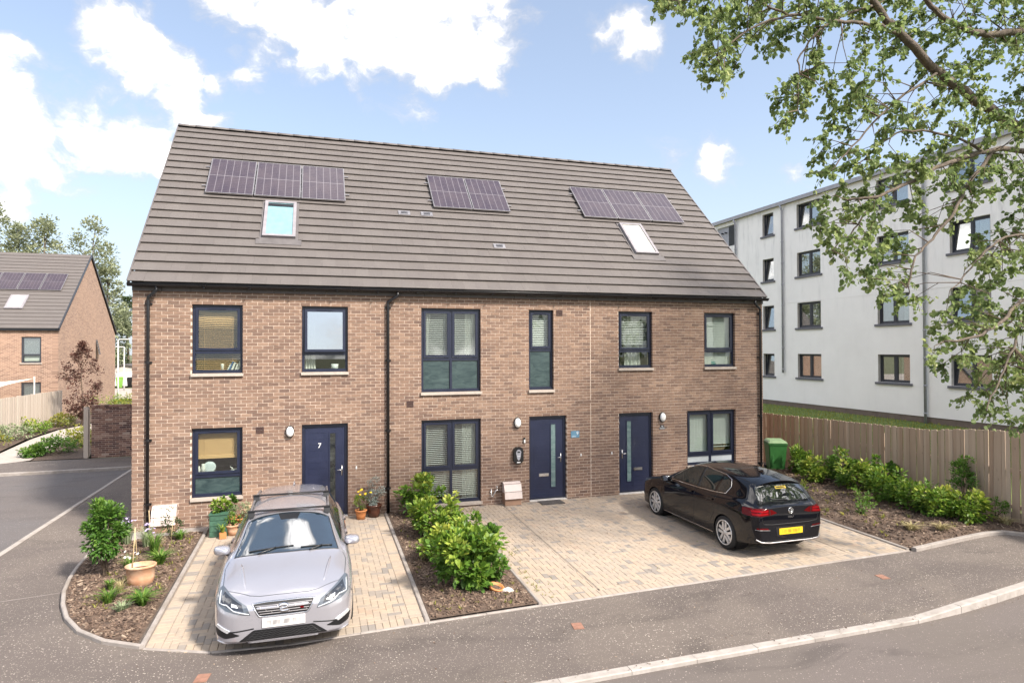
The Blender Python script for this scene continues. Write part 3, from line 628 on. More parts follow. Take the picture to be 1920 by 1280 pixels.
# ---- planting beds with bark
def bed(name, poly, label, hgt, nchips, seed, chip=0.035, zoff=0.02):
    r = np.random.default_rng(seed); bm = bmesh.new()
    f = bm.faces.new([bm.verts.new((x, y, 0)) for x, y in poly]); xs = [p[0] for p in poly]; ys = [p[1] for p in poly]
    for k in np.arange(min(xs), max(xs), 0.14): bmesh.ops.bisect_plane(bm, geom=bm.verts[:] + bm.edges[:] + bm.faces[:], plane_co=(k, 0, 0), plane_no=(1, 0, 0))
    for k in np.arange(min(ys), max(ys), 0.14): bmesh.ops.bisect_plane(bm, geom=bm.verts[:] + bm.edges[:] + bm.faces[:], plane_co=(0, k, 0), plane_no=(0, 1, 0))
    ph = r.uniform(0, 6, 8)
    def hz(x, y): return hgt * (0.5 + 0.25 * math.sin(5.1 * x + ph[0]) * math.sin(4.3 * y + ph[1]) + 0.18 * math.sin(11 * x + 3 * y + ph[2]) + 0.12 * math.sin(17 * y - 7 * x + ph[3]))
    edge = [(Vector((*poly[i], 0)), Vector((*poly[(i + 1) % len(poly)], 0))) for i in range(len(poly))]
    def inset(x, y):
        d = 9
        p = Vector((x, y, 0))
        for a, b in edge:
            t = max(0, min(1, (p - a).dot(b - a) / max(1e-9, (b - a).length_squared))); d = min(d, (p - a.lerp(b, t)).length)
        return d
    for v in bm.verts: v.co.z = gz(v.co.y) + zoff + hz(v.co.x, v.co.y) * min(1, inset(v.co.x, v.co.y) / 0.25)
    me = bpy.data.meshes.new(name); bm.to_mesh(me); bm.free(); me.materials.append(MT["soil"]); me.polygons.foreach_set("use_smooth", np.ones(len(me.polygons), dtype=bool))
    root = tag(link(name, me), label, "flower bed", None, "structure")
    def inside(x, y):
        c = False
        for i in range(len(poly)):
            x1, y1 = poly[i]; x2, y2 = poly[i - 1]
            if (y1 > y) != (y2 > y) and x < (x2 - x1) * (y - y1) / (y2 - y1) + x1: c = not c
        return c
    V, F, T = [], [], []; cnt = 0
    cube = np.array([(-1, -1, -1), (1, -1, -1), (1, 1, -1), (-1, 1, -1), (-1, -1, 1), (1, -1, 1), (1, 1, 1), (-1, 1, 1)], float); cf = np.array([(4, 5, 6, 7), (0, 1, 5, 4), (1, 2, 6, 5), (2, 3, 7, 6), (3, 0, 4, 7)])
    while cnt < nchips:
        x, y = r.uniform(min(xs), max(xs)), r.uniform(min(ys), max(ys))
        if not inside(x, y): continue
        e = inset(x, y)
        if e < 0.04: continue
        z = gz(y) + zoff + hz(x, y) * min(1, e / 0.25)
        s = np.array([chip * r.uniform(0.5, 1.3), chip * r.uniform(0.22, 0.55), chip * r.uniform(0.08, 0.3)])
        R = Matrix.Rotation(r.uniform(0, 6.28), 3, "Z") @ Matrix.Rotation(r.normal(0, 0.35), 3, "X") @ Matrix.Rotation(r.normal(0, 0.35), 3, "Y")
        q = (cube * s * r.uniform(0.75, 1.1, (8, 1))) @ np.array(R).T + (x, y, z + 0.006); V.append(q); F.append(cf + 8 * cnt); T += [float(np.clip(r.beta(1.6, 2.4), 0, 1))] * 5; cnt += 1
    me2 = np_mesh("bark_chips", np.concatenate(V), np.concatenate(F), MT["chip"], T)
    tag(link("bark_chips", me2, root), kind="stuff"); root["_"] = 0; del root["_"]
    return root, hz
bl_poly = arc_pts(BED_L, 3) + [(1.46, -5.66), (1.46, -0.42), (0.05, -0.72), (-0.08, -0.3)]
bed("corner_bed", [(x + (0.03 if x < 1.4 else 0), y) for x, y in bl_poly[2:-1]], "dug soil flower bed with bark at the corner of the terrace", 0.10, 5200, 11, 0.032)
bed("middle_bed", [(5.32, -0.15), (5.30, -6.03), (6.98, -5.96), (6.95, -0.15)], "bark covered shrub bed between the two drives", 0.06, 5200, 12, 0.030)
bed("fence_bed", [(14.74, -0.3), (14.75, -5.66), (15.6, -5.55), (16.36, -5.43), (17.0, -5.35), (17.5, -5.3), (17.7, -5.45), (18.0, -5.7), (18.62, -5.9), (18.62, 1.6), (16.0, 1.6), (15.95, -0.3)], "bark and dry litter shrub bed along the timber fence", 0.10, 6500, 13, 0.034)
sheet("gravel_strip", [(0.02, -0.02), (0.05, -0.72), (1.46, -0.42), (1.46, -0.02)], gz(-0.3) + 0.012, MT["gravel"], "strip of grey gravel under the kitchen window", "gravel")
sheet("gravel_strip", [(-0.1, 0.0), (-0.1, 9), (0.0, 9), (0.0, 0.0)], -0.09, MT["gravel"], "thin gravel margin along the gable foot", "gravel")
sheet("verge", [(18.0, -5.8), (18.62, -5.9), (24, -6.3), (24, -5.2), (18.7, -4.9)], -0.09, MT["soil"], "rough soil verge past the end of the fence bed", "ground")
# raised lawn behind the fence
lm = MB(); lm.add([(18.75, -30, 0.1), (24, -30, 0.45), (28, -30, 0.62), (60, -30, 0.7), (18.75, 60, 0.1), (24, 60, 0.6), (28, 60, 0.78), (60, 60, 0.8)], [(0, 1, 5, 4), (1, 2, 6, 5), (2, 3, 7, 6)])
lawn = tag(lm.build("lawn", MT["grass"]), "green lawn rising behind the timber fence to the white flats", "lawn", None, "structure")
gV, gF, gT = [], [], []
for i in range(16000):
    x, y = rng.uniform(19, 28), rng.uniform(-4, 18); z = (0.1 + (x - 18.75) / 5.25 * 0.42) if x < 24 else 0.52 + (x - 24) / 4 * 0.17
    a = rng.uniform(0, 6.28); h = rng.uniform(0.05, 0.13); w = 0.012; dx, dy = math.cos(a), math.sin(a); k = 3 * i
    gV += [(x - dx * w, y - dy * w, z), (x + dx * w, y + dy * w, z), (x + rng.normal(0, 0.03), y + rng.normal(0, 0.03), z + h)]; gF.append((k, k + 1, k + 2)); gT.append(rng.uniform(0.2, 1))
tag(link("grass", np_mesh("grass", gV, gF, MT["leaf_yellow"], gT)), "short bright grass blades on the lawn behind the fence", "grass", None, "stuff")
for i, (x, y, lab) in enumerate([(7.27, -6.82, "clay coloured square cover in the pavement before the double drive"), (13.02, -6.62, "clay coloured square cover in the pavement near the shrub bed kerb"), (2.42, -6.78, "clay coloured square cover in the pavement below the silver car")]):
    m = MB(); m.box(-0.075, 0.075, -0.1, 0.1, 0, 0.006); m.box(-0.06, 0.06, -0.085, -0.08, 0.006, 0.009)
    tag(m.build("service_cover", MT["clay_cover"], None, loc=(x, y, -0.127), rot=(0, 0, -0.15)), lab, "cover", "clay service covers in the pavement")
# ------------------------------------------------------------------ the terrace
HW, HZ, HD = 15.92, 5.13, 9.92          # width, wall head, depth
house = tag(empty("terraced_house", (0, 0, 0)), "brown brick terrace of three houses with grey tiled roof and navy windows", "house")
OPEN = {"w1": (1.148, 2.168, 3.225, 4.8), "k1": (1.148, 2.168, 0.525, 2.1), "w2": (3.415, 4.43, 3.225, 4.8), "d1": (3.415, 4.43, -0.2, 2.1),
        "w3": (6.14, 7.61, 2.70, 4.8), "k3": (6.14, 7.61, 0.0, 2.1), "w4": (8.87, 9.535, 2.70, 4.8), "d2": (8.87, 9.886, -0.2, 2.1),
        "w5": (11.38, 12.385, 3.225, 4.8), "d3": (11.38, 12.385, -0.2, 2.1), "w6": (14.0, 15.0, 3.225, 4.8), "w7": (13.44, 15.0, 0.525, 2.1)}
def facade(x0, x1, z0, z1, openings, y_front, e=0.006):
    """mortar wall with openings (each a little wider than the brick edge) and reveals"""
    mb = MB(); ops = [(a - e, b + e, c - (0 if c < 0 else e), d + e) for a, b, c, d in openings]
    xs = sorted({x0, x1} | {v for o in ops for v in o[:2]}); zs = sorted({z0, z1} | {min(max(v, z0), z1) for o in ops for v in o[2:]})
    for i in range(len(xs) - 1):
        for j in range(len(zs) - 1):
            cx, cz = (xs[i] + xs[i + 1]) / 2, (zs[j] + zs[j + 1]) / 2
            if any(a < cx < b and c < cz < d for a, b, c, d in ops): continue
            for yy in (y_front, 0.3):
                q = [(xs[i], yy, zs[j]), (xs[i + 1], yy, zs[j]), (xs[i + 1], yy, zs[j + 1]), (xs[i], yy, zs[j + 1])]; mb.add(q, [(0, 1, 2, 3) if yy == y_front else (3, 2, 1, 0)])
    for a, b, c, d in ops:
        c = max(c, z0)
        mb.quad((a, y_front, c), (a, y_front, d), (a, 0.3, d), (a, 0.3, c)); mb.quad((b, y_front, c), (b, 0.3, c), (b, 0.3, d), (b, y_front, d))
        mb.quad((a, y_front, d), (b, y_front, d), (b, 0.3, d), (a, 0.3, d)); mb.quad((a, y_front, c), (a, 0.3, c), (b, 0.3, c), (b, y_front, c))
    return mb
def split(iv, cuts):
    for a, b in cuts:
        n = []
        for s, e in iv:
            if b <= s or a >= e: n.append((s, e)); continue
            if a > s: n.append((s, a))
            if b < e: n.append((b, e))
        iv = n
    return iv
def lay_bricks(x0, x1, z0, z1, openings):
    out = []
    for r in range(int(math.floor(z0 / 0.075)), int(math.ceil(z1 / 0.075))):
        za, zb = r * 0.075 + 0.006, (r + 1) * 0.075 - 0.006
        if zb > z1: zb = z1
        if zb - za < 0.02: continue
        cuts = [(a, b) for a, b, c, d in openings if c < (za + zb) / 2 < d]
        sh = 0.5 * (r % 2); k0 = int(math.floor(x0 / 0.225)) - 1
        for k in range(k0, int(x1 / 0.225) + 2):
            s = (k - sh) * 0.225 + 0.006; e = s + 0.213; s, e = max(s, x0), min(e, x1)
            if e - s < 0.025: continue
            for a, b in split([(s, e)], cuts):
                if b - a > 0.02: out.append((a, b, za, zb))
    return out
wall = facade(0.004, HW - 0.004, -0.3, HZ, OPEN.values(), 0.007)
# side and rear walls, gables (plain texture: out of the photo's sight)
wall_o = wall.build("wall", MT["mortar"], house)
bricks = lay_bricks(0.0, HW, -0.225, HZ - 0.02, OPEN.values())
full = [(i, b) for i, b in enumerate(bricks) if abs(b[1] - b[0] - 0.213) < 1e-3 and b[2] > 0.75]
def bscore(b):
    c = Vector(((b[0] + b[1]) / 2, 0, (b[2] + b[3]) / 2)); q = c - CAM; z = q.dot(FWD); u = q.dot(RIGHT) / z
    return (0.955 - 0.296 * u) / z ** 2
full.sort(key=lambda t: -bscore(t[1])); pick = {i for i, b in full[:300]}
bme = None; rest = MB()
for i, (a, b, za, zb) in enumerate(bricks):
    dy = float(rng.normal(0, 0.0012)); dz = float(rng.normal(0, 0.0007))
    if i in pick:
        if bme is None:
            q = MB(); q.box(-0.1065, 0.1065, 0.0, 0.10, -0.0315, 0.0315); o = q.build("brick", MT["brick"], wall_o); bme = o.data
        else: o = link("brick", bme, wall_o)
        o.location = ((a + b) / 2, dy, (za + zb) / 2 + dz)
    else: rest.box(a, b, dy, 0.10, za + dz, zb + dz)
tag(rest.build("brickwork", MT["brick"], wall_o), kind="stuff")
g = MB()
RY, RZ = 5.0, 10.27; EY, EZ = -0.10, 5.27
for X in (0.0, HW):
    x0, x1 = (X, X + 0.25) if X == 0 else (X - 0.25, X)
    g.prism([(0.012, -0.3), (HD, -0.3), (HD, 5.1), (RY, RZ - 0.12), (0.012, 5.1)], x0 + 0.002, x1 - 0.002, "yz")
g.build("gable_wall", MT["brick_far_y"], house, fix=True)
m = MB(); m.box(0.25, HW - 0.25, HD - 0.25, HD, -0.3, 5.1); m.build("rear_wall", MT["brick_far_x"], house)
m = MB(); m.box(0.25, HW - 0.25, 3.0, 3.1, -0.3, 5.1)
for X in (5.28, 10.6): m.box(X, X + 0.2, 0.31, 3.0, -0.3, 5.1)
for X in (2.8, 8.2, 12.9): m.box(X, X + 0.1, 0.31, 3.0, -0.3, 5.1)
m.box(0.25, HW - 0.25, 0.31, 3.0, 2.38, 2.44); m.box(0.25, HW - 0.25, 0.31, 3.0, 4.98, 5.05)
m.build("inner_wall", MT["room"], house)
m = MB(); m.box(0.25, HW - 0.25, 0.31, 3.0, -0.25, -0.05); m.box(0.25, HW - 0.25, 0.31, 3.0, 2.46, 2.56); m.build("inner_floor", MT["room_dark"], house)
m = MB(); m.box(10.553, 10.567, -0.002, 0.004, -0.05, 5.1); m.build("movement_joint", MT["mortar"], house)

# ---- roof: tiles laid course by course
SL = math.hypot(RY - EY, RZ - EZ); SD = Vector((0, (RY - EY) / SL, (RZ - EZ) / SL)); SN = Vector((0, -SD.z, SD.y))
def rp(x, s, h=0.0): v = Vector((0, EY, EZ)) + SD * s + SN * h; return Vector((x, v.y, v.z))
XA_, XB_ = -0.06, 15.98
dk = MB(); a0, a1 = rp(0, 0.0, -0.10), rp(0, SL, -0.10); b1 = 2 * RY - EY
dk.prism([(EY + 0.06, EZ - 0.07), (RY, RZ - 0.075), (b1 - 0.06, EZ - 0.07), (RY, RZ - 0.27)], XA_ + 0.04, XB_ - 0.04, "yz")
roof = dk.build("roof", MT["fascia"], house, fix=True)
NCRS = 21; GA = SL / NCRS; TW = 0.302
RL = [(2.42, 3.30, 1.66, 3.36), (12.45, 13.31, 1.68, 3.34)]
VENT = [(6.02, 3.19), (6.64, 3.20), (8.44, 1.83)]
tiles = []
for c in range(NCRS):
    s0 = c * GA - (0.04 if c == 0 else 0.0); off = 0.5 * (c % 2)
    k = -1
    while True:
        xa = XA_ + (k + off) * TW; xb = xa + TW; k += 1
        if xa >= XB_: break
        xa, xb = max(xa, XA_), min(xb, XB_)
        if xb - xa < 0.03: continue
        for p, q in split([(xa, xb)], [(r[0], r[1]) for r in RL if r[2] - 0.02 < s0 + GA / 2 < r[3] + 0.02]):
            if q - p > 0.03: tiles.append((p, q, s0, c))
def tile_geo(mb, w, ox, base, tn):
    """wedge: thick lower lip, thin head tucked under the next course"""
    mb.tone = tn; P = []; L = GA + 0.05; th = 0.021
    for x in (0.0007, w - 0.0007):
        for s, h in ((0.0, 0.004), (0.0, 0.004 + th), (0.004, 0.008 + th), (L, -0.020), (L, -0.034)):
            v = SD * s + SN * (h + 0.014); P.append((ox + x, base.y + v.y, base.z + v.z))
    mb.add(P, [(1, 2, 7, 6), (2, 3, 8, 7), (0, 1, 6, 5), (0, 5, 9, 4), (0, 4, 3, 2, 1), (5, 6, 7, 8, 9)])
sc = [(-1 / ((rp((p + q) / 2, s0) - CAM).dot(FWD)) ** 3 * (q - p) if q - p > 0.29 else 0, i) for i, (p, q, s0, c) in enumerate(tiles)]
sc.sort(); tpick = {i for _, i in sc[:300]}; tcache = {}; trest = MB(); TT = [0.1, 0.3, 0.4, 0.5, 0.6, 0.7, 0.9]
for i, (p, q, s0, c) in enumerate(tiles):
    tn = random.choice(TT); b = rp(0, s0); jit = float(rng.normal(0, 0.001))
    if i in tpick:
        key = (round(q - p, 3), tn)
        if key not in tcache:
            t_ = MB(); tile_geo(t_, q - p, 0, Vector((0, 0, 0)), tn); o = t_.build("roof_tile", MT["tile"], roof, fix=True); tcache[key] = o.data
        else: o = link("roof_tile", tcache[key], roof)
        o.location = (p, b.y, b.z + jit)
    else: tile_geo(trest, q - p, p, Vector((0, b.y, b.z + jit)), tn)
tag(trest.build("tile_field", MT["tile"], roof, fix=True), kind="stuff")
# rear slope courses (unseen side, simple), ridge tiles, verge
rr = MB()
for c in range(NCRS):
    p0 = rp(0, c * GA, 0.03); p1 = rp(0, (c + 1) * GA, 0.0); rr.quad((XB_, 2 * RY - p0.y, p0.z), (XA_, 2 * RY - p0.y, p0.z), (XA_, 2 * RY - p1.y, p1.z), (XB_, 2 * RY - p1.y, p1.z))
rr.build("rear_slope", MT["tile"], roof)
n = 36; w = (XB_ - XA_) / n
for k in range(n):
    t_ = MB(); t_.tone = random.choice(TT); P = []
    for x, e in ((0.003, 0.0), (w + 0.02, -0.008)):
        for a in np.linspace(-75, 75, 7): P.append((x, math.sin(rad(a)) * (0.125 + e), math.cos(rad(a)) * (0.11 + e) - 0.06))
    t_.add(P, [(i, i + 1, i + 8, i + 7) for i in range(6)] + [tuple(range(6, -1, -1)), tuple(range(7, 14))]); t_.build("ridge_tile", MT["tile"], roof, True, loc=(XA_ + k * w, RY, RZ + 0.015), fix=True)
for X in (XA_ - 0.02, XB_ - 0.012):
    v = MB(); v.obox(rp(X + 0.016, SL / 2, -0.03), (1, 0, 0), SD, SN, 0.016, SL / 2, 0.065); v.build("verge", MT["fascia"], roof)
# vents set into the tiles
for x, s in VENT:
    v = MB(); v.tone = 0.95; v.obox(rp(x, s, 0.042), (1, 0, 0), SD, SN, 0.16, 0.10, 0.012)
    vo = v.build("tile_vent", MT["alu"], roof)
    v = MB()
    for k in range(6): v.obox(rp(x - 0.075 + k * 0.03, s, 0.056), (1, 0, 0), SD, SN, 0.009, 0.05, 0.003)
    v.build("vent_slot", MT["black_plastic"], roof)
# solar panels
def solar(parent, x, s, w, h, plane=rp, name="solar_panel", off=0.105):
    c = plane(x, s, off); R = Matrix(((1, 0, 0), (0, SD.y, SN.y), (0, SD.z, SN.z))).to_4x4(); R.translation = c
    f = MB(); f.box(-w / 2, w / 2, -h / 2, h / 2, -0.035, 0.0); 
    f.box(-w / 2, -w / 2 + 0.022, -h / 2, h / 2, 0.0, 0.004); f.box(w / 2 - 0.022, w / 2, -h / 2, h / 2, 0.0, 0.004); f.box(-w / 2 + 0.022, w / 2 - 0.022, -h / 2, -h / 2 + 0.022, 0.0, 0.004); f.box(-w / 2 + 0.022, w / 2 - 0.022, h / 2 - 0.022, h / 2, 0.0, 0.004)
    o = f.build(name, MT["alu"], parent); o.matrix_local = R
    g_ = MB(); g_.box(-w / 2 + 0.022, w / 2 - 0.022, -h / 2 + 0.022, h / 2 - 0.022, 0.0005, 0.002); g_.build("cell_sheet", MT["solar"], o)
    return o
for xs_, sc_ in (((1.02, 2.18, 3.34, 4.49), 4.37), ((6.86, 8.00, 9.13), 4.37), ((11.45, 12.58, 13.75, 14.90), 4.37)):
    for a, b in zip(xs_, xs_[1:]): solar(house, (a + b) / 2, sc_, b - a - 0.025, 1.71)
    for ss in (3.9, 4.85):
        r = MB(); r.obox(rp((xs_[0] + xs_[-1]) / 2, ss, 0.052), (1, 0, 0), SD, SN, (xs_[-1] - xs_[0]) / 2 + 0.1, 0.02, 0.017); r.build("mounting_rail", MT["alu"], house)
# rooflights
for k, (xa, xb, sa, sb) in enumerate(RL):
    fl = MB(); fl.obox(rp((xa + xb) / 2, (sa + sb) / 2, 0.02), (1, 0, 0), SD, SN, (xb - xa) / 2, (sb - sa) / 2, 0.02); fl.obox(rp((xa + xb) / 2, sa - 0.08, 0.035), (1, 0, 0), SD, SN, (xb - xa) / 2 + 0.08, 0.10, 0.006)
    ro = fl.build("rooflight", MT["fascia"], house)
    f = MB(); x0, x1, s0, s1 = xa + 0.06, xb - 0.06, sa + 0.08, sb - 0.06; t = 0.075
    op = SN.copy(); tilt = 0.02 if k == 1 else 0.05
    for (cx, cs, hx, hs) in (((x0 + x1) / 2, s0 + t / 2, (x1 - x0) / 2, t / 2), ((x0 + x1) / 2, s1 - t / 2, (x1 - x0) / 2, t / 2)): f.obox(rp(cx, cs, 0.075), (1, 0, 0), SD, SN, hx, hs, 0.035)
    for cx in (x0 + t / 2, x1 - t / 2): f.obox(rp(cx, (s0 + s1) / 2, 0.075), (1, 0, 0), SD, SN, t / 2, (s1 - s0) / 2 - t, 0.035)
    f.build("rooflight_frame", MT["skylight_frame"], ro)
    pn = MB(); pn.obox(rp((x0 + x1) / 2, (s0 + s1) / 2, 0.08), (1, 0, 0), SD, SN, (x1 - x0) / 2 - t, (s1 - s0) / 2 - t, 0.006); pn.build("rooflight_pane", MT["skylight_teal" if k == 0 else "skylight_white"], ro)
    if k == 0:
        hb = MB(); hb.obox(rp((x0 + x1) / 2, s1 - t - 0.10, 0.09), (1, 0, 0), SD, SN, (x1 - x0) / 2 - t, 0.06, 0.01); hb.build("blind_cassette", MT["black_plastic"], ro)
# eaves: fascia blocks, gutter, downpipes
k = 0.0
while k < HW - 0.01:
    e = min(k + 0.565, HW); f = MB(); f.box(k + 0.004, e - 0.004, -0.045, 0.0, 5.075, 5.185); f.build("fascia_block", MT["fascia"], house); k = e
gm = MB(); pr = [(-0.175 + 0.065 * math.cos(a), 5.215 + 0.065 * math.sin(a)) for a in np.linspace(math.pi, 2 * math.pi, 9)]
P = [(-0.05, y, z) for y, z in pr] + [(HW + 0.05, y, z) for y, z in pr]; gm.add(P, [(i, i + 1, i + 10, i + 9) for i in range(8)] + [tuple(range(9)), tuple(range(17, 8, -1))])
gm.box(-0.05, HW + 0.05, -0.243, -0.238, 5.208, 5.225); gut = gm.build("gutter", MT["black_plastic"], house, True)
for x in np.arange(0.5, HW, 0.92):
    b = MB(); b.box(x - 0.015, x + 0.015, -0.248, -0.05, 5.14, 5.155); b.build("gutter_bracket", MT["black_plastic"], gut)
sf = MB(); sf.box(-0.02, HW + 0.02, -0.11, 0.02, 5.188, 5.20); sf.build("soffit", MT["black_plastic"], house)
for x, xo in ((0.315, 0.49), (5.345, 5.56), (15.80, 15.55)):
    p = MB(); zb = gz(0) - 0.02
    p.tube([(xo, -0.17, 5.16), (xo, -0.17, 5.07), (x, -0.062, 4.93), (x, -0.062, 4.86), (x, -0.062, zb)], 0.034, 12)
    po = p.build("downpipe", MT["black_plastic"], house, True); po["label"] = "black plastic downpipe"; 
    for z in (4.80, 3.55, 1.9, 0.55):
        b = MB(); b.tube([(x, -0.062, z - 0.025), (x, -0.062, z + 0.025)], 0.041, 12); b.box(x - 0.07, x + 0.07, -0.03, -0.002, z - 0.018, z + 0.018); b.build("pipe_clip", MT["black_plastic"], po)
# ------------------------------------------------------------------ windows, doors and what hangs on the wall
def text_obj(name, s, size, mat, parent, loc, rot, ext=0.002):
    c = bpy.data.curves.new(name, "FONT"); c.body = s; c.size = size; c.extrude = ext; c.align_x = "CENTER"; c.align_y = "CENTER"
    t = bpy.data.objects.new(name, c); col.objects.link(t); bpy.context.view_layer.update()
    me = bpy.data.meshes.new_from_object(t); bpy.data.objects.remove(t); me.materials.clear(); me.materials.append(mat)
    return link(name, me, parent, loc, rot)
FY = 0.078
def ring(mb, x0, x1, z0, z1, w, y0, y1, wb=None):
    wb = wb or w
    mb.box(x0, x1, y0, y1, z1 - w, z1); mb.box(x0, x1, y0, y1, z0, z0 + wb); mb.box(x0, x0 + w, y0, y1, z0 + wb, z1 - w); mb.box(x1 - w, x1, y0, y1, z0 + wb, z1 - w)
def pane(parent, x0, x1, z0, z1, y, mat, tilt=0.0):
    p = MB(); p.box(x0, x1, -0.003, 0.003, z0 - z1, 0); return p.build("pane", mat, parent, loc=(0, y, z1), rot=(tilt, 0, 0))
def window(key, ncol, zt, low, label, top_glass="glass", sash=True, tilt=0.0, sill=True):
    x0, x1, z0, z1 = OPEN[key]; zs = z0 + 0.075
    g = 0.004; x0 += g; x1 -= g; z1 -= g
    f = MB(); ring(f, x0, x1, zs + 0.02, z1, 0.052, FY, FY + 0.07)
    xm = [x0 + 0.052] + [x0 + (x1 - x0) * k / ncol for k in range(1, ncol)] + [x1 - 0.052]
    for k in range(1, ncol): f.box(xm[k] - 0.028, xm[k] + 0.028, FY + 0.001, FY + 0.07, zs + 0.072, z1 - 0.052)
    for k in range(ncol):
        a = xm[k] + (0.028 if k else 0); b = xm[k + 1] - (0.028 if k < ncol - 1 else 0); f.box(a, b, FY + 0.002, FY + 0.07, zt - 0.035, zt + 0.035)
    root = f.build("window", MT["navy"], house); root["label"] = label
    c = MB(); c.box(x0, x1, FY - 0.018, FY - 0.001, zs + 0.005, zs + 0.045); c.build("sub_sill", MT["navy"], root)
    s = MB(); s.box(x0 - 0.0, x1 + 0.0, -0.0025, FY + 0.02, z0 + 0.004, zs - 0.002); s.box(x0 - 0.022, x1 + 0.022, -0.05, -0.003, z0 + 0.008, zs - 0.008); s.build("sill", MT["sill"], root)
    for k in range(ncol):
        a = xm[k] + (0.028 if k else 0) + 0.004; b = xm[k + 1] - (0.028 if k < ncol - 1 else 0) - 0.004
        za, zb = zt + 0.037, z1 - 0.054
        q = MB(); ring(q, a, b, za - zb, 0.0, 0.058, -0.016, 0.04)
        for hx in (a + 0.10, b - 0.10): q.box(hx - 0.02, hx + 0.02, -0.022, -0.016, za - zb + 0.008, za - zb + 0.018)
        so = q.build("sash", MT["navy"], root, loc=(0, FY, zb), rot=(tilt, 0, 0))
        p = MB(); p.box(a + 0.056, b - 0.056, 0.006, 0.012, za - zb + 0.056, -0.056); p.build("pane", MT[top_glass], root, loc=(0, FY, zb), rot=(tilt, 0, 0))
        pane(root, a, b, zs + 0.07, zt - 0.036, FY + 0.03, MT[low])
    v = MB(); v.box((x0 + x1) / 2 - 0.17, (x0 + x1) / 2 + 0.17, FY - 0.03, FY - 0.017, z1 - 0.085, z1 - 0.060)
    if ncol == 1: v.build("trickle_vent", MT["navy"], root)
    return root
window("w1", 1, 3.765, "glass", "first floor window with amber wooden blind")
window("k1", 1, 1.055, "frost_dark", "kitchen window with wooden blind and dark lower pane")
window("w2", 1, 3.72, "glass", "first floor window with its top sash ajar, mirroring cloud", "glass_sash", tilt=-0.06)
window("w3", 2, 3.575, "frost_dark", "tall double window upstairs with dark frosted lower panes")
window("k3", 2, 0.89, "glass", "tall double window downstairs with white slatted blinds")
window("w4", 1, 3.79, "frost_dark", "narrow tall window upstairs with dark frosted lower pane")
window("w5", 1, 3.75, "glass", "first floor window above the right door")
window("w6", 1, 3.74, "glass", "last first floor window with closed white blind")
window("w7", 2, 0.87, "frost_pale", "double ground floor window above the black car")

def blind(x0, x1, z0, z1, y, tilt, label, mat="blind_white", pitch=0.046, d=0.05, sag=0.0):
    t = tag(empty("venetian_blind", ((x0 + x1) / 2, y, z0)), label, "blind"); w = x1 - x0; cx, h = 0, z1 - z0
    m = MB(); m.tone = 0.6; m.box(-w / 2, w / 2, -0.03, 0.03, h - 0.045, h); m.build("head_rail", MT[mat], t)
    m = MB(); m.tone = 0.7; m.box(-w / 2, w / 2, -0.025, 0.025, 0.0, 0.022 if mat == "blind_white" else 0.07); m.build("bottom_rail", MT[mat], t)
    n = int((h - 0.09) / pitch); me = None
    for k in range(n):
        z = h - 0.07 - k * pitch
        if me is None:
            s = MB(); s.tone = 0.5; c, sn = math.cos(tilt) * d / 2, math.sin(tilt) * d / 2; P = []
            for x in np.linspace(-w / 2, w / 2, 9 if sag else 2):
                dz = -sag * (1 - (2 * x / w) ** 2); P += [(x, -c, -sn + dz), (x, 0, 0.004 + dz), (x, c, sn + dz), (x, c, sn - 0.0025 + dz), (x, -c, -sn - 0.0025 + dz)]
            nn = len(P) // 5
            s.add(P, [(5 * i + a, 5 * i + (a + 1) % 5, 5 * i + 5 + (a + 1) % 5, 5 * i + 5 + a) for i in range(nn - 1) for a in range(5)]); o = s.build("slat", MT[mat], t, fix=True); me = o.data
        else: o = link("slat", me, t)
        fade = 1.0 if not sag else max(0.0, 1 - k / 9.0)
        o.location = (0, 0, z); o.scale = (1, 1, 1)
        if sag: o.scale = (1, 1, 0.25 + 0.75 * fade); o.rotation_euler = (0, float(rng.normal(0, 0.004)), 0)
    c = MB()
    for x in (-w * 0.32, w * 0.32): c.box(x - 0.002, x + 0.002, -d / 2 - 0.004, -d / 2 - 0.001, 0.02, h - 0.04)
    c.build("cord", MT[mat], t)
BY = 0.19
blind(1.21, 2.11, 3.30, 4.74, BY, 1.0, "amber wooden blind sagging in the first floor window nearest the left corner", "blind_wood", 0.044, 0.05, 0.05)
blind(1.21, 2.11, 1.42, 2.05, BY, 0.75, "wooden slatted blind half lowered in the kitchen window", "blind_wood", 0.024, 0.026)
blind(6.20, 6.85, 2.78, 4.74, BY, 0.18, "white slatted blind in the left half of the tall upstairs double window")
blind(6.90, 7.55, 2.78, 4.74, BY, 0.18, "white slatted blind in the right half of the tall upstairs double window")
blind(6.20, 6.85, 0.12, 2.05, BY, 0.12, "white slatted blind in the left half of the tall downstairs double window")
blind(6.90, 7.55, 0.12, 2.05, BY, 0.12, "white slatted blind in the right half of the tall downstairs double window")
blind(8.93, 9.48, 2.78, 4.74, BY, 0.55, "white slatted blind in the narrow tall upstairs window")
blind(11.44, 12.33, 3.83, 4.74, BY, 0.35, "white slatted blind half raised in the window above the right door")
blind(14.06, 14.94, 3.30, 4.74, BY, 1.05, "closed white blind in the last upstairs window")
blind(13.50, 14.20, 0.62, 2.05, BY, 0.95, "closed white blind in the left half of the window above the black car")
blind(14.25, 14.94, 1.05, 2.05, BY, 0.95, "white blind above the wicker basket in the ground floor window")
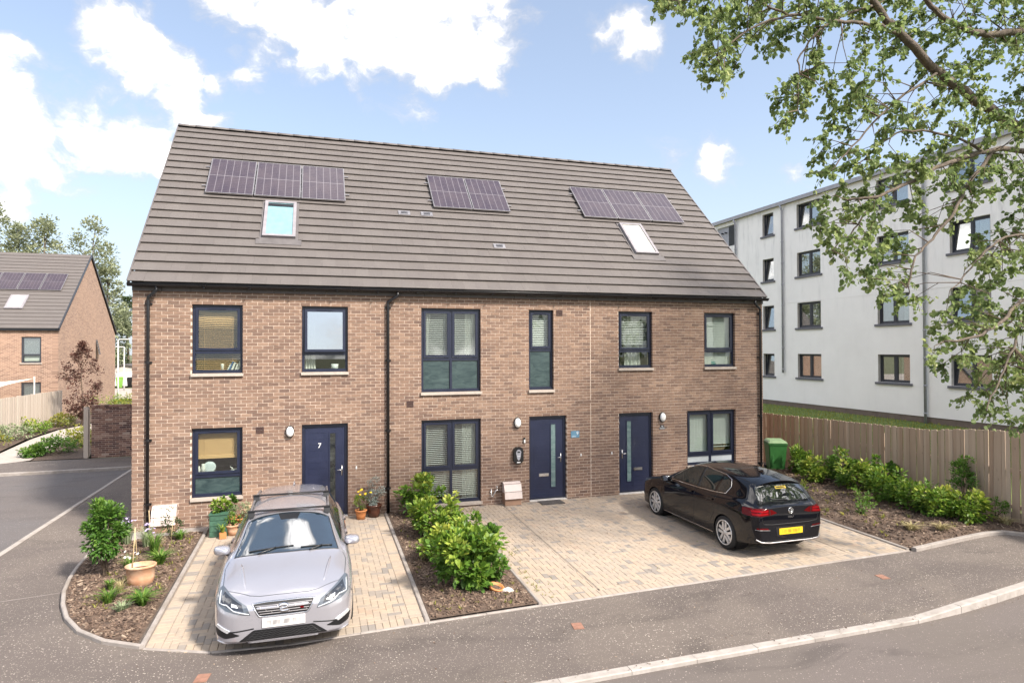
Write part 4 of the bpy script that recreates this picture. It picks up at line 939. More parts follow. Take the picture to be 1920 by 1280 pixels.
def curtain(x0, x1, z0, z1, label, lean=0.0):
    V, F = [], []; n, m_ = 26, 10
    for j in range(m_ + 1):
        for i in range(n + 1):
            u, v = i / n, j / m_; xx = x0 + (x1 - x0) * u; wid = 1 - lean * v * (1 - v) * 2
            V.append((x0 + (xx - x0) * wid - x0, 0.03 * math.sin(u * 26) + 0.012 * math.sin(u * 61 + v), z1 - z0 - (z1 - z0) * v))
    for j in range(m_):
        for i in range(n): a = j * (n + 1) + i; F.append((a, a + 1, a + n + 2, a + n + 1))
    o = link("curtain", np_mesh("curtain", V, F, MT["curtain"], smooth=True), None, (x0, BY + 0.11, z0)); tag(o, label, "curtain")
curtain(6.18, 6.42, 2.6, 4.75, "pale curtain at the left edge of the tall upstairs double window", 0.5); curtain(7.28, 7.58, 2.6, 4.75, "pale curtain at the right edge of the tall upstairs double window", 0.1)
curtain(6.18, 6.36, 0.05, 2.06, "pale curtain at the left edge of the tall downstairs double window", 0.3); curtain(7.20, 7.58, 0.05, 2.06, "pale curtain at the right edge of the tall downstairs double window", 0.2)
curtain(3.46, 3.72, 3.3, 4.75, "white curtain behind the sash that mirrors cloud", 0.2)
curtain(11.7, 12.2, 3.2, 4.75, "grey white curtain behind the half raised blind above the right door", 0.1)
# window sill things
for key, lab in (("w1", "window board"),):
    pass
for k, (x0, x1, z) in enumerate(((1.16, 2.16, 3.335), (3.42, 4.42, 3.335), (1.16, 2.16, 1.08), (13.46, 14.98, 0.93), (14.01, 14.99, 3.335), (11.39, 12.38, 3.335))):
    m = MB(); m.box(x0, x1, 0.16, 0.42, z - 0.03, z); m.build("window_board", MT["white_plastic"], house)
for i in range(7):
    m = MB(); t_ = 0.012 + 0.008 * (i % 3); h = 0.17 + 0.02 * ((i * 7) % 4); m.box(-t_, t_, -0.05, 0.05, 0, h)
    tag(m.build("book", MT[("paper", "book_blue", "paper", "book_dark", "paper", "paper", "book_dark")[i]], None, loc=(1.83 + 0.042 * i, 0.21, 3.337), rot=(0, 0.42 - 0.02 * i, 0)), "slim book leaning on the sill of the amber blind window", "book", "books on the upstairs sill")
m = MB(); m.lathe([(0, 0), (0.035, 0), (0.04, 0.16), (0.035, 0.17), (0.0, 0.165)], n=14); tag(m.build("candle_jar", MT["paper"], None, True, loc=(1.73, 0.21, 3.337)), "pale jar beside the leaning books on the upstairs sill", "jar")
m = MB(); m.lathe([(0, 0.0), (0.06, 0.0), (0.125, 0.018), (0.13, 0.022), (0.06, 0.008), (0, 0.006)], n=28, axis="y"); tag(m.build("plate", MT["china"], None, True, loc=(1.47, 0.24, 1.215), rot=(0.2, 0, 0.1)), "pale round plate propped in the kitchen window", "plate")
for x, h, lab in ((1.25, 0.17, "small white jar at the edge of the kitchen sill"), (1.34, 0.22, "glass utensil jar beside the plate on the kitchen sill")):
    m = MB(); m.lathe([(0, 0), (0.035, 0), (0.042, h * 0.6), (0.03, h * 0.85), (0.033, h), (0, h)], n=14); tag(m.build("kitchen_jar", MT["paper"], None, True, loc=(x, 0.22, 1.082)), lab, "jar")
m = MB(); m.lathe([(0, 0), (0.05, 0), (0.075, 0.07), (0.07, 0.07), (0.0, 0.02)], n=18); m.tube([(0.0, 0, 0.05), (-0.09, 0, 0.13)], [0.014, 0.010], 8); tag(m.build("mortar_bowl", MT["paper"], None, True, loc=(1.98, 0.22, 1.082)), "white mortar bowl with pestle on the kitchen sill", "bowl")
m = MB(); m.lathe([(0, 0), (0.07, 0), (0.085, 0.14), (0.078, 0.14), (0.07, 0.03), (0, 0.03)], n=16); tag(m.build("sill_pot", MT["white_plastic"], None, True, loc=(4.14, 0.23, 3.337)), "white plant pot on the sill below the cloud mirroring sash", "pot")
# wicker basket seen through the right house's window
V = []; m = MB(); ns = 40
for j in range(10):
    a = 2 * math.pi * j / 10
    for i in range(ns):
        b = 2 * math.pi * i / ns; c_, s_ = math.cos(b), math.sin(b); e = 0.55
        X = math.copysign(abs(c_) ** e, c_) * 0.24; Z = math.copysign(abs(s_) ** e, s_) * 0.185; r = 0.055
        V.append((X * (1 + r / 0.26 * math.cos(a)), r * math.sin(a) * 1.2, Z * (1 + r / 0.2 * math.cos(a))))
m.add(V, [(j * ns + i, j * ns + (i + 1) % ns, ((j + 1) % 10) * ns + (i + 1) % ns, ((j + 1) % 10) * ns + i) for j in range(10) for i in range(ns)])
bk = m.build("wicker_basket", MT["wicker"], None, True, loc=(14.56, 0.27, 1.165), fix=True); tag(bk, "beige wicker pet basket propped in the window above the black car", "basket")
b = MB(); b.box(-0.20, 0.20, 0.02, 0.05, -0.15, 0.15); b.build("basket_base", MT["wicker"], bk)
m = MB(); m.box(-0.075, 0.075, -0.004, 0.004, 0, 0.15); m.box(-0.05, 0.02, -0.006, -0.004, 0.05, 0.13); tag(m.build("teal_card", MT["teal_card"], None, loc=(14.42, 0.18, 3.337), rot=(-0.1, 0, 0.05)), "small teal card standing on the last upstairs sill", "card")

# ---- doors
def door(key, flip, gmat, label, slot=True):
    x0, x1, _, z1 = OPEN[key]; zb = -0.015; x0 += 0.004; x1 -= 0.004; z1 -= 0.004
    f = MB(); f.box(x0, x1, FY, FY + 0.08, z1 - 0.07, z1); f.box(x0, x0 + 0.062, FY, FY + 0.08, zb, z1 - 0.07); f.box(x1 - 0.062, x1, FY, FY + 0.08, zb, z1 - 0.07)
    root = f.build("door", MT["navy"], house); root["label"] = label
    a, b, c, d = x0 + 0.066, x1 - 0.066, zb + 0.012, z1 - 0.074; w = b - a
    def fx(u): return a + (1 - u if flip else u) * w
    l = MB(); l.box(a, b, FY + 0.018, FY + 0.062, c, d); leaf = l.build("door_leaf", MT["navy_door"], root)
    # grooved panel: planks proud of the leaf
    p0, p1 = sorted((fx(0.10), fx(0.56))); nb = 15; h = (d - c) / nb
    for k in range(nb):
        q = MB(); q.box(p0, p1, FY + 0.0145, FY + 0.018, c + k * h + 0.003, c + (k + 1) * h - 0.003); q.build("door_plank", MT["navy_door"], root)
    g0, g1 = sorted((fx(0.60), fx(0.79))); gz0, gz1 = c + 0.26, d - 0.12
    t = MB(); ring(t, g0, g1, gz0, gz1, 0.022, FY + 0.004, FY + 0.018); t.build("glazing_bead", MT["navy_door"], root)
    t = MB(); t.box(g0 + 0.022, g1 - 0.022, FY + 0.012, FY + 0.0175, gz0 + 0.022, gz1 - 0.022); t.build("glazing", MT[gmat], root)
    hx = fx(0.93); t = MB(); t.box(hx - 0.014, hx + 0.014, FY + 0.004, FY + 0.018, 0.90, 1.13); t.tube([(hx, FY + 0.004, 1.03), (hx, FY - 0.045, 1.03), (hx + (0.11 if flip else -0.11), FY - 0.047, 1.028)], 0.010, 8); t.build("handle", MT["steel"], root, True)
    if slot:
        t = MB(); sx = fx(0.40); t.box(sx - 0.13, sx + 0.13, FY + 0.004, FY + 0.0144, 0.56, 0.635); t.box(sx - 0.115, sx + 0.115, FY - 0.001, FY + 0.004, 0.572, 0.60); t.build("letter_plate", MT["steel"], root)
    t = MB(); t.box(x0 + 0.001, x1 - 0.001, -0.035, FY + 0.1, zb - 0.06, zb - 0.002); t.build("threshold", MT["threshold"], root)
    r = MB(); r.box(a, b, FY + 0.006, FY + 0.018, c + 0.0, c + 0.05); r.build("weather_bar", MT["navy"], root)
    return root
d1 = door("d1", False, "door_glass_dark", "navy front door with slim dark glazing and white figure 7", False)
d2 = door("d2", False, "frost_door", "navy front door with slim frosted glazing in the middle house")
d3 = door("d3", True, "frost_door", "navy front door with its glazing on the left side")
text_obj("house_number", "7", 0.16, MT["letter_white"], d1, (3.80, FY + 0.012, 1.60), (rad(90), 0, 0))
for x, lab in ((3.16, ""), (8.55, ""), (12.66, "")):
    b = MB(); ov = [(0.095 * math.cos(a), 0.135 * math.sin(a)) for a in np.linspace(0, 2 * math.pi, 28, endpoint=False)]
    b.prism(ov, -0.05, 0.0, "xz"); bo = b.build("wall_light", MT["black_plastic"], house, loc=(x, -0.001, 1.965), fix=True)
    c = MB(); V = []
    for k, r in enumerate((0.86, 0.82, 0.7, 0.45, 0.0)):
        V += [(vx * r, -0.05 - (0.0, 0.022, 0.042, 0.055, 0.06)[k], vz * r) for vx, vz in ov]
    c.add(V, [(k * 28 + i, k * 28 + (i + 1) % 28, (k + 1) * 28 + (i + 1) % 28, (k + 1) * 28 + i) for k in range(4) for i in range(28)]); c.build("diffuser", MT["opal"], bo, True, fix=True)
for x, z in ((2.53, 2.025), (5.87, 2.51), (9.70, 4.74)):
    b = MB(); ring(b, -0.08, 0.08, -0.072, 0.072, 0.014, -0.012, 0.0); bo = b.build("wall_vent", MT["brown_vent"], house, loc=(x, -0.002, z))
    for k in range(4): s = MB(); s.box(-0.066, 0.066, -0.010, 0.0, -0.052 + k * 0.03, -0.036 + k * 0.03); s.build("vent_louvre", MT["brown_vent"], bo)
for x in (4.62, 10.28, 11.16):
    b = MB(); b.box(-0.016, 0.016, -0.014, 0.0, -0.035, 0.035); b.build("bell_push", MT["white_plastic"], house, loc=(x, -0.002, 1.07), bevel=0.004)
# meter boxes standing at the foot of the wall
def meter(x, w, label, cage=False):
    t = tag(empty("meter_box", (x, -0.16, gz(-0.1))), label, "meter box")
    b = MB(); b.box(-w / 2, w / 2, -0.10, 0.155, 0, 0.30); b.build("box_base", MT["meter_base"], t, bevel=0.006)
    prof = [(0.155, 0.52), (0.06, 0.535), (-0.02, 0.50), (-0.10, 0.33), (-0.135, 0.16)]
    for k in range(4):
        (ya, za), (yb, zb) = prof[k], prof[k + 1]; l = MB(); dy, dz = yb - ya, zb - za; L = math.hypot(dy, dz); ny, nz = dz / L, -dy / L
        e = 0.004 / L; P = []
        for xx in (-w / 2 - 0.012, w / 2 + 0.012):
            for u, h in ((e, 0), (1 - e, 0), (1 - e, 0.022), (e, 0.022)): P.append((xx, ya + dy * u + ny * h * (-1 if ny > 0 else 1), za + dz * u + abs(nz) * h))
        l.add(P, [(0, 1, 2, 3), (7, 6, 5, 4), (0, 4, 5, 1), (1, 5, 6, 2), (2, 6, 7, 3), (3, 7, 4, 0)]); l.build("lid_board", MT["meter_lid"], t, fix=True)
    l = MB(); l.prism([(0.15, 0.29), (0.15, 0.51), (0.055, 0.525), (-0.02, 0.49), (-0.09, 0.31)], -w / 2 + 0.004, w / 2 - 0.004, "yz"); l.build("lid_core", MT["meter_lid"], t, fix=True)
    return t
meter(8.36, 0.42, "pale ribbed meter box beside the middle front door")
meter(0.66, 0.44, "pale meter box behind the trellis at the terrace corner")
m = MB(); m.tube([(8.06, -0.02, 0.33), (8.06, -0.07, 0.33), (7.98, -0.07, 0.33), (7.93, -0.07, 0.25), (7.90, -0.05, 0.16), (7.86, -0.05, 0.2), (7.86, -0.03, 0.36)], 0.014, 8); m.tube([(8.0, -0.07, 0.33), (8.0, -0.07, 0.42)], 0.010, 6); m.box(7.97, 8.03, -0.08, -0.06, 0.42, 0.432)
m.build("outside_tap", MT["steel"], house, True)
# charger, doorbell camera, plaques
b = MB(); sh = [(-0.13, 0.10), (-0.11, 0.17), (-0.06, 0.205), (0.06, 0.205), (0.11, 0.17), (0.13, 0.10), (0.13, -0.13), (0.05, -0.215), (-0.05, -0.215), (-0.13, -0.13)]
b.prism(sh, -0.10, 0, "xz"); ch = tag(b.build("car_charger", MT["black_plastic"], None, loc=(8.555, -0.003, 1.155), fix=True, bevel=0.006), "black and grey car charger on the wall left of the middle door", "charger")
b = MB(); b.prism([(0.07 * math.cos(a) * (1 if math.sin(a) > 0 else 0.8), 0.05 + 0.10 * math.sin(a) if math.sin(a) > 0 else 0.05 + 0.17 * math.sin(a)) for a in np.linspace(0, 2 * math.pi, 22, endpoint=False)], -0.108, -0.099, "xz"); b.build("face_plate", MT["pipe_grey"], ch, fix=True)
b = MB(); b.box(-0.035, 0.035, -0.113, -0.107, 0.07, 0.105); b.build("screen", MT["car_grille"], ch)
b = MB(); b.tube([(-0.04, -0.112, -0.01), (0, -0.114, -0.02), (0.04, -0.112, -0.01)], 0.006, 6); b.box(-0.045, 0.045, -0.104, -0.0985, -0.18, -0.155); b.build("badge", MT["letter_white"], ch)
b = MB(); b.box(-0.024, 0.024, -0.03, 0, -0.07, 0.07); db = tag(b.build("doorbell_camera", MT["black_plastic"], None, loc=(8.735, -0.003, 1.515), bevel=0.005), "slim black and white doorbell camera beside the middle door", "doorbell")
b = MB(); b.box(-0.019, 0.019, -0.033, -0.030, -0.062, 0.02); b.build("button_plate", MT["white_plastic"], db)
b = MB(); b.box(-0.115, 0.115, -0.008, 0, -0.085, 0.085); pq = tag(b.build("address_plaque", MT["blue_plaque"], None, loc=(10.12, -0.004, 1.61)), "blue glass house plaque right of the middle door", "plaque")
text_obj("house_number", "9", 0.12, MT["letter_white"], pq, (0.06, -0.009, 0.02), (rad(90), 0, 0), 0.001)
b = MB(); b.box(-0.09, 0.02, -0.010, -0.008, -0.06, -0.052); b.build("plaque_line", MT["letter_white"], pq)
b = MB(); b.prism([(-0.09, -0.06), (0.09, -0.06), (0.09, -0.02), (0.05, -0.01), (0.05, 0.05), (-0.05, 0.05), (-0.05, -0.01), (-0.09, -0.02)], -0.008, 0, "xz"); pq = tag(b.build("address_plaque", MT["dark_plaque"], None, loc=(12.66, -0.004, 1.70), fix=True), "small dark shaped plaque under the right door's wall light", "plaque")
b = MB(); b.box(-0.08, 0.08, -0.010, -0.008, -0.052, -0.044); b.box(-0.08, 0.08, -0.010, -0.008, -0.03, -0.024); b.box(-0.022, -0.008, -0.010, -0.008, 0.0, 0.035); b.box(0.008, 0.022, -0.010, -0.008, 0.0, 0.035); b.build("plaque_line", MT["letter_white"], pq)
m = MB(); m.box(-0.30, 0.30, -0.19, 0.19, 0, 0.012); tag(m.build("door_mat", MT["mat_fibre"], None, loc=(9.36, -0.26, gz(-0.2) + 0.003)), "dark grey door mat in front of the middle front door", "door mat")
# ------------------------------------------------------------------ white flats behind the fence
AX = 28.0
flats = tag(empty("apartment_block", (AX, 3, 0.6)), "four storey white rendered block of flats with dark grey windows behind the fence", "apartment block")
def swap(mb, x0): mb.v = [(x0 + v[1] - AX, v[0] - 3, v[2] - 0.6) for v in mb.v]; return mb
A_ROWS = [(2.30, 3.53), (4.90, 6.21), (7.60, 8.85), (10.16, 11.40)]
A_COLS = [(10.64, 12.27, 2), (5.67, 7.28, 2), (2.22, 3.83, 2), (-2.8, -1.2, 2), (-7.3, -5.7, 2), (14.05, 14.95, 1)]
aop = [(a, b, c, d) for a, b, _ in A_COLS for c, d in A_ROWS] + [(17.40, 19.2, 10.1, 11.38)]
swap(facade(-14, 26, 0.95, 11.62, aop, 0.0, 0.0), AX).build("wall", MT["render_white"], flats, fix=False)
def lbox(mb, y0, y1, x0, x1, z0, z1): mb.box(x0 - AX, x1 - AX, y0 - 3, y1 - 3, z0 - 0.6, z1 - 0.6); return mb
lbox(MB(), -13.99, 25.99, AX + 0.035, AX + 0.25, 0.3, 0.96).build("plinth", MT["plinth"], flats)
lbox(MB(), -13.98, 25.98, AX + 0.31, AX + 9, 0.3, 11.6).build("core", MT["room"], flats)
e = MB(); lbox(e, -14.1, 26.1, AX - 0.16, AX + 9.2, 11.63, 11.72); lbox(e, -14.1, 26.1, AX - 0.20, AX - 0.165, 11.60, 11.80); e.build("roof_edge", MT["pipe_grey"], flats)
lbox(MB(), -13.99, 25.99, AX - 0.012, AX - 0.003, 6.26, 6.285).build("render_bead", MT["render_white"], flats)
for (ya, yb, n) in A_COLS:
    for ri, (za, zb) in enumerate(A_ROWS):
        f = MB(); fr = 0.06; xx = AX + 0.13
        lbox(f, ya, yb, xx, xx + 0.07, zb - fr, zb); lbox(f, ya, yb, xx, xx + 0.07, za, za + fr); lbox(f, ya, ya + fr, xx, xx + 0.07, za + fr, zb - fr); lbox(f, yb - fr, yb, xx, xx + 0.07, za + fr, zb - fr)
        if n == 2: lbox(f, (ya + yb) / 2 - 0.045, (ya + yb) / 2 + 0.045, xx + 0.002, xx + 0.07, za + fr, zb - fr)
        wo = f.build("window", MT["charcoal"], flats)
        edges = [ya + fr] + ([(ya + yb) / 2 - 0.045, (ya + yb) / 2 + 0.045] if n == 2 else []) + [yb - fr]
        for k in range(0, len(edges), 2):
            opened = rng.random() < (0.6 if n == 1 else 0.3)
            w = edges[k + 1] - edges[k]; h = zb - za - 2 * fr; q = MB(); t = 0.055
            q.box(-0.02, 0.03, 0, w, 0, t); q.box(-0.02, 0.03, 0, w, h - t, h); q.box(-0.02, 0.03, 0, t, t, h - t); q.box(-0.02, 0.03, w - t, w, t, h - t)
            lean = 0.10 if opened else 0.0
            L = (xx + 0.035 - AX, edges[k] - 3, za + fr - 0.6)
            q.build("sash", MT["charcoal"], wo, loc=L, rot=(0, lean, 0))
            g_ = MB(); g_.box(0.002, 0.008, t, w - t, t, h - t); g_.build("pane", MT["glass_mirror"], wo, loc=L, rot=(0, lean, 0))
        b = MB(); lbox(b, ya - 0.12, yb + 0.12, AX - 0.07, AX - 0.002, za - 0.11, za - 0.01); lbox(b, ya, yb, AX - 0.001, xx + 0.02, za - 0.05, za - 0.001); b.build("sill", MT["apt_sill"], wo)
        if rng.random() < 0.75: c = lbox(MB(), ya + 0.05, ya + 0.05 + (yb - ya) * rng.uniform(0.25, 0.45), xx + 0.16, xx + 0.165, za, zb); c.build("curtain", MT["curtain"], wo)
        rv = MB()
        for (a0, a1) in ((yb + 0.001 - 0.012, yb - 0.001),): lbox(rv, a0, a1, AX + 0.002, xx - 0.001, za + 0.001, zb - 0.001)
        rv.build("reveal", MT["reveal"], wo)
p = lbox(MB(), 17.40, 19.2, AX + 0.10, AX + 0.14, 10.1, 11.38); pn = p.build("balcony_panel", MT["pipe_grey"], flats)
w_ = MB(); lbox(w_, 17.45, 18.1, AX + 0.06, AX + 0.099, 10.15, 11.33); w_.build("balcony_window", MT["car_grille"], pn)
for yy in (18.35, 18.7): v = MB(); v.tube([(0.10, yy - 3, 10.4), (-0.05, yy - 3, 10.4)], 0.05, 10); v.build("flue", MT["charcoal"], pn)
for yy, z0 in ((13.26, 2.5), (4.89, 0.6), (17.25, 5.0), (-4.2, 0.6)):
    t = MB(); t.tube([(-0.19, yy - 3 + 0.05, 10.98), (-0.16, yy - 3, 10.85), (-0.10, yy - 3, 10.7), (-0.10, yy - 3, z0 - 0.6)], 0.055, 10); po = t.build("downpipe", MT["pipe_grey"], flats, True)
    for z in np.arange(max(z0, 0.9) + 0.2, 10.4, 1.15): c = MB(); c.tube([(-0.10, yy - 3, z - 0.63), (-0.10, yy - 3, z - 0.57)], 0.068, 10); c.build("pipe_clip", MT["pipe_grey"], po, True)
# ---- timber fence
def fence(name, x, ys, zt, zb, mat, label, w=0.125, tones=(0.35, 1.0), red=None, gap=0.012, back=1):
    t = tag(empty(name, (x, ys[0], 0)), label, "fence"); y = ys[0]; k = 0; pm = {}
    while y < ys[1]:
        top = float(np.interp(y, zt[0], zt[1])) + rng.normal(0, 0.008); tn = float(rng.uniform(*tones))
        if red and y > red: tn *= 0.35
        ww = w * rng.uniform(0.88, 1.08); m = MB(); m.tone = tn; dx = 0.016 if k % 2 else 0.0
        c = 0.012
        m.add([(dx, 0, zb), (dx, ww, zb), (dx + 0.02, ww, zb), (dx + 0.02, 0, zb), (dx, 0, top - c), (dx, ww, top - c), (dx + 0.02, ww, top - c), (dx + 0.02, 0, top - c), (dx, c, top), (dx, ww - c, top), (dx + 0.02, ww - c, top), (dx + 0.02, c, top)],
              [(0, 3, 2, 1), (0, 1, 5, 4), (1, 2, 6, 5), (2, 3, 7, 6), (3, 0, 4, 7), (4, 5, 9, 8), (5, 6, 10, 9), (6, 7, 11, 10), (7, 4, 8, 11), (8, 9, 10, 11)])
        o = m.build("fence_board", mat, t, loc=(0, y - ys[0], 0)); o.rotation_euler = (float(rng.normal(0, 0.004)), 0, float(rng.normal(0, 0.02)))
        y += ww + gap * rng.uniform(0.2, 1.0); k += 1
    r = MB(); L = ys[1] - ys[0]; r.tone = 0.6
    for z in (0.35, 1.15):
        r.box(*sorted((0.045 * back - 0.02 * (back < 0), 0.09 * back)), 0, L, zb + z, zb + z + 0.09)
    for q in np.arange(0.5, L, 2.4): r.box(*sorted((0.092 * back, 0.19 * back)), q, q + 0.1, zb, zb + 1.6)
    r.build("rail_and_post", mat, t)
    return t
fence("timber_fence", 18.6, (-9.2, 9.5), ((-9, -5.2, -4.1, -3.0, -0.5, 2.05, 3.3, 9), (1.98, 1.94, 1.88, 1.73, 1.67, 1.60, 1.57, 1.5)), -0.15, MT["fence"], "tall vertical board timber fence between the shrub bed and the white flats", 0.092, (0.1, 1.0), 1.75, 0.014)
fence("timber_fence", -9.65, (12.2, 25.4), ((12, 19, 25), (1.72, 1.70, 1.66)), -0.15, MT["fence_grey"], "weathered pale board fence in front of the gable house", 0.11, (0.2, 1.0), back=-1)
# wheelie bin
def bin_(loc, rz, body, lid, label, s=1.0):
    t = tag(empty("wheelie_bin", loc, rz), label, "bin"); m = MB()
    P = [(-0.21, -0.25, 0.06), (0.21, -0.25, 0.06), (0.21, 0.22, 0.06), (-0.21, 0.22, 0.06), (-0.28, -0.33, 0.94), (0.28, -0.33, 0.94), (0.28, 0.30, 0.94), (-0.28, 0.30, 0.94)]
    m.add(P, [(0, 3, 2, 1), (0, 1, 5, 4), (1, 2, 6, 5), (2, 3, 7, 6), (3, 0, 4, 7), (4, 5, 6, 7)]); m.build("bin_body", MT[body], t, fix=True, bevel=0.025)
    m = MB(); m.box(-0.295, 0.295, -0.345, 0.315, 0.90, 0.945); m.build("rim", MT[body], t, bevel=0.01)
    m = MB(); m.add([(-0.30, -0.36, 0.955), (0.30, -0.36, 0.955), (0.30, 0.33, 0.965), (-0.30, 0.33, 0.965), (-0.24, -0.26, 1.03), (0.24, -0.26, 1.03), (0.24, 0.26, 1.05), (-0.24, 0.26, 1.05)], [(0, 3, 2, 1), (4, 5, 6, 7), (0, 1, 5, 4), (1, 2, 6, 5), (2, 3, 7, 6), (3, 0, 4, 7)]); m.build("lid", MT[lid], t, fix=True, bevel=0.02)
    for x in (-0.14, 0.14): m = MB(); m.box(x - 0.03, x + 0.03, -0.315, -0.29, 0.25, 0.86); m.build("rib", MT[body], t, rot=(0.0, 0, 0), loc=(0, 0.015, 0))
    for x in (-0.25, 0.25): m = MB(); m.lathe([(0, -0.03), (0.10, -0.03), (0.10, 0.03), (0, 0.03)], (x, 0.26, 0.10), 16, "x"); m.build("wheel", MT["tyre"], t)
    m = MB(); m.tube([(-0.22, 0.34, 0.98), (-0.22, 0.40, 0.97), (0.22, 0.40, 0.97), (0.22, 0.34, 0.98)], 0.014, 8); m.build("handle", MT[body], t, True)
    for ch in t.children: ch.scale = (s, s, s)
    return t
bin_((17.62, 1.55, -0.11), rad(-25), "green_bin", "green_lid", "green wheelie bin between the terrace corner and the timber fence")
# ------------------------------------------------------------------ gable house across the side road
lh = tag(empty("gable_house", (-11, 29, 0)), "brown brick house with sunlit gable and solar panels across the side road", "house")
def lhb(mb, name, mat, **k): mb.v = [(v[0] + 11, v[1] - 29, v[2]) for v in mb.v]; return mb.build(name, mat, lh, **k)
LO = [(-12.87, -11.87, 3.12, 4.66), (-12.87, -11.87, 0.5, 1.96), (-16.2, -15.2, 3.12, 4.66)]
f = facade(-27, -11.3, -0.3, 5.1, LO, 0.0, 0.0); f.v = [(v[0], v[1] + 29, v[2]) for v in f.v]; lhb(f, "wall", MT["brick_far_x"])
gw = MB(); GO = (35.75, 36.25, 3.05, 4.6)
gpoly = lambda y: np.interp(y, [29, 34.6, 40.2], [5.05, 10.15, 5.05])
ys_ = [29.0, GO[0], GO[1], 40.2]
def gq(y0, y1, z0, z1a, z1b): gw.quad((-11.0, y0, z0), (-11.0, y1, z0), (-11.0, y1, z1b), (-11.0, y0, z1a))
gq(29.0, 34.6, -0.3, 5.05, 10.15); gq(34.6, GO[0], -0.3, 10.15, gpoly(GO[0])); gq(GO[0], GO[1], -0.3, GO[2], GO[2]); gq(GO[0], GO[1], GO[3], gpoly(GO[0]), gpoly(GO[1])); gq(GO[1], 40.2, -0.3, gpoly(GO[1]), 5.05)
gw.quad((-11.0, GO[0], GO[2]), (-11.0, GO[0], GO[3]), (-11.25, GO[0], GO[3]), (-11.25, GO[0], GO[2])); gw.quad((-11.0, GO[1], GO[2]), (-11.25, GO[1], GO[2]), (-11.25, GO[1], GO[3]), (-11.0, GO[1], GO[3]))
gw.quad((-11.0, 29, -0.3), (-11.0, 29, 5.05), (-11.3, 29.0, 5.05), (-11.3, 29, -0.3))
lhb(gw, "gable_wall", MT["brick_far_y"])
b = MB(); b.box(-27, -11.35, 29.31, 40.2, -0.3, 5.0); lhb(b, "core", MT["room"])
LE, LR = (28.85, 5.15), (34.6, 10.35); LSL = math.hypot(LR[0] - LE[0], LR[1] - LE[1]); LSD = Vector((0, (LR[0] - LE[0]) / LSL, (LR[1] - LE[1]) / LSL)); LSN = Vector((0, -LSD.z, LSD.y))
def lrp(x, s, h=0.0): v = Vector((0, LE[0], LE[1])) + LSD * s + LSN * h; return Vector((x + 11, v.y - 29, v.z))
rf = MB(); nc = 22
for c in range(nc):
    s0, s1 = LSL * c / nc, LSL * (c + 1) / nc; rf.tone = 0.35 + 0.3 * rng.random()
    for sgn in (0, 1):
        A = [lrp(-27.1, s0, 0.0), lrp(-10.93, s0, 0.0), lrp(-10.93, s0, 0.035), lrp(-27.1, s0, 0.035), lrp(-27.1, s1, 0.008), lrp(-10.93, s1, 0.008)]
        if sgn: A = [Vector((q.x, 2 * (LR[0] - 29) - q.y, q.z)) for q in A]
        rf.add(A, [(0, 1, 2, 3), (3, 2, 5, 4)])
ro = rf.build("roof", MT["tile"], lh)
v = MB(); v.obox(lrp(-10.93, LSL / 2, -0.02), (1, 0, 0), LSD, LSN, 0.03, LSL / 2, 0.06); v.build("verge", MT["charcoal"], ro)
q = lrp(-10.93, LSL / 2, -0.02); D2 = Vector((0, LSD.y, -LSD.z)); v = MB(); v.obox((q.x, 2 * (LR[0] - 29) - q.y, q.z), (1, 0, 0), D2, (0, LSN.y, -LSN.z), 0.03, LSL / 2, 0.06); v.build("verge", MT["charcoal"], ro)
v = MB(); v.box(-16.1, 0.08, -0.14, 0.0, 5.02, 5.16); v.build("gutter", MT["black_plastic"], lh)
SDo, SNo = SD, SN; SD, SN = LSD, LSN
for k in range(5): solar(lh, -12.28 - k * 1.2, 4.5, 1.16, 1.75, lrp)
SD, SN = SDo, SNo
s = MB(); s.obox(lrp(-13.72, 2.42, 0.06), (1, 0, 0), LSD, LSN, 0.47, 0.66, 0.05); so = s.build("rooflight", MT["skylight_frame"], lh); s = MB(); s.obox(lrp(-13.72, 2.44, 0.114), (1, 0, 0), LSD, LSN, 0.34, 0.54, 0.004); s.build("rooflight_pane", MT["skylight_white"], so)
for (a, b_, c, d), mode in zip(LO, (0, 1, 0)):
    f = MB(); ring(f, a, b_, c, d, 0.08, 29.06, 29.12); f.box(a + 0.08, b_ - 0.08, 29.061, 29.12, c + 0.42, c + 0.52); wo = lhb(f, "window", MT["charcoal"])
    p = MB(); p.box(a + 0.08, b_ - 0.08, 29.10, 29.105, c + 0.52, d - 0.08); p.v = [(v[0] + 11, v[1] - 29, v[2]) for v in p.v]; p.build("pane", MT["glass_mirror"], wo)
    p = MB(); p.box(a + 0.08, b_ - 0.08, 29.10, 29.105, c + 0.08, c + 0.42); p.v = [(v[0] + 11, v[1] - 29, v[2]) for v in p.v]; p.build("pane", MT["glass"], wo)
    p = MB(); p.box(a + 0.1, b_ - 0.1, 29.18, 29.2, c + 0.1, d - 0.1); p.v = [(v[0] + 11, v[1] - 29, v[2]) for v in p.v]; p.build("blind", MT["curtain"], wo)
    p = MB(); p.box(a - 0.05, b_ + 0.05, 28.94, 29.05, c - 0.07, c); p.v = [(v[0] + 11, v[1] - 29, v[2]) for v in p.v]; p.build("sill", MT["sill"], wo)
f = MB(); f.box(-11.16, -11.1, GO[0], GO[0] + 0.06, GO[2], GO[3]); f.box(-11.16, -11.1, GO[1] - 0.06, GO[1], GO[2], GO[3]); f.box(-11.16, -11.1, GO[0], GO[1], GO[2] + 0.42, GO[2] + 0.52); wo = lhb(f, "window", MT["charcoal"])
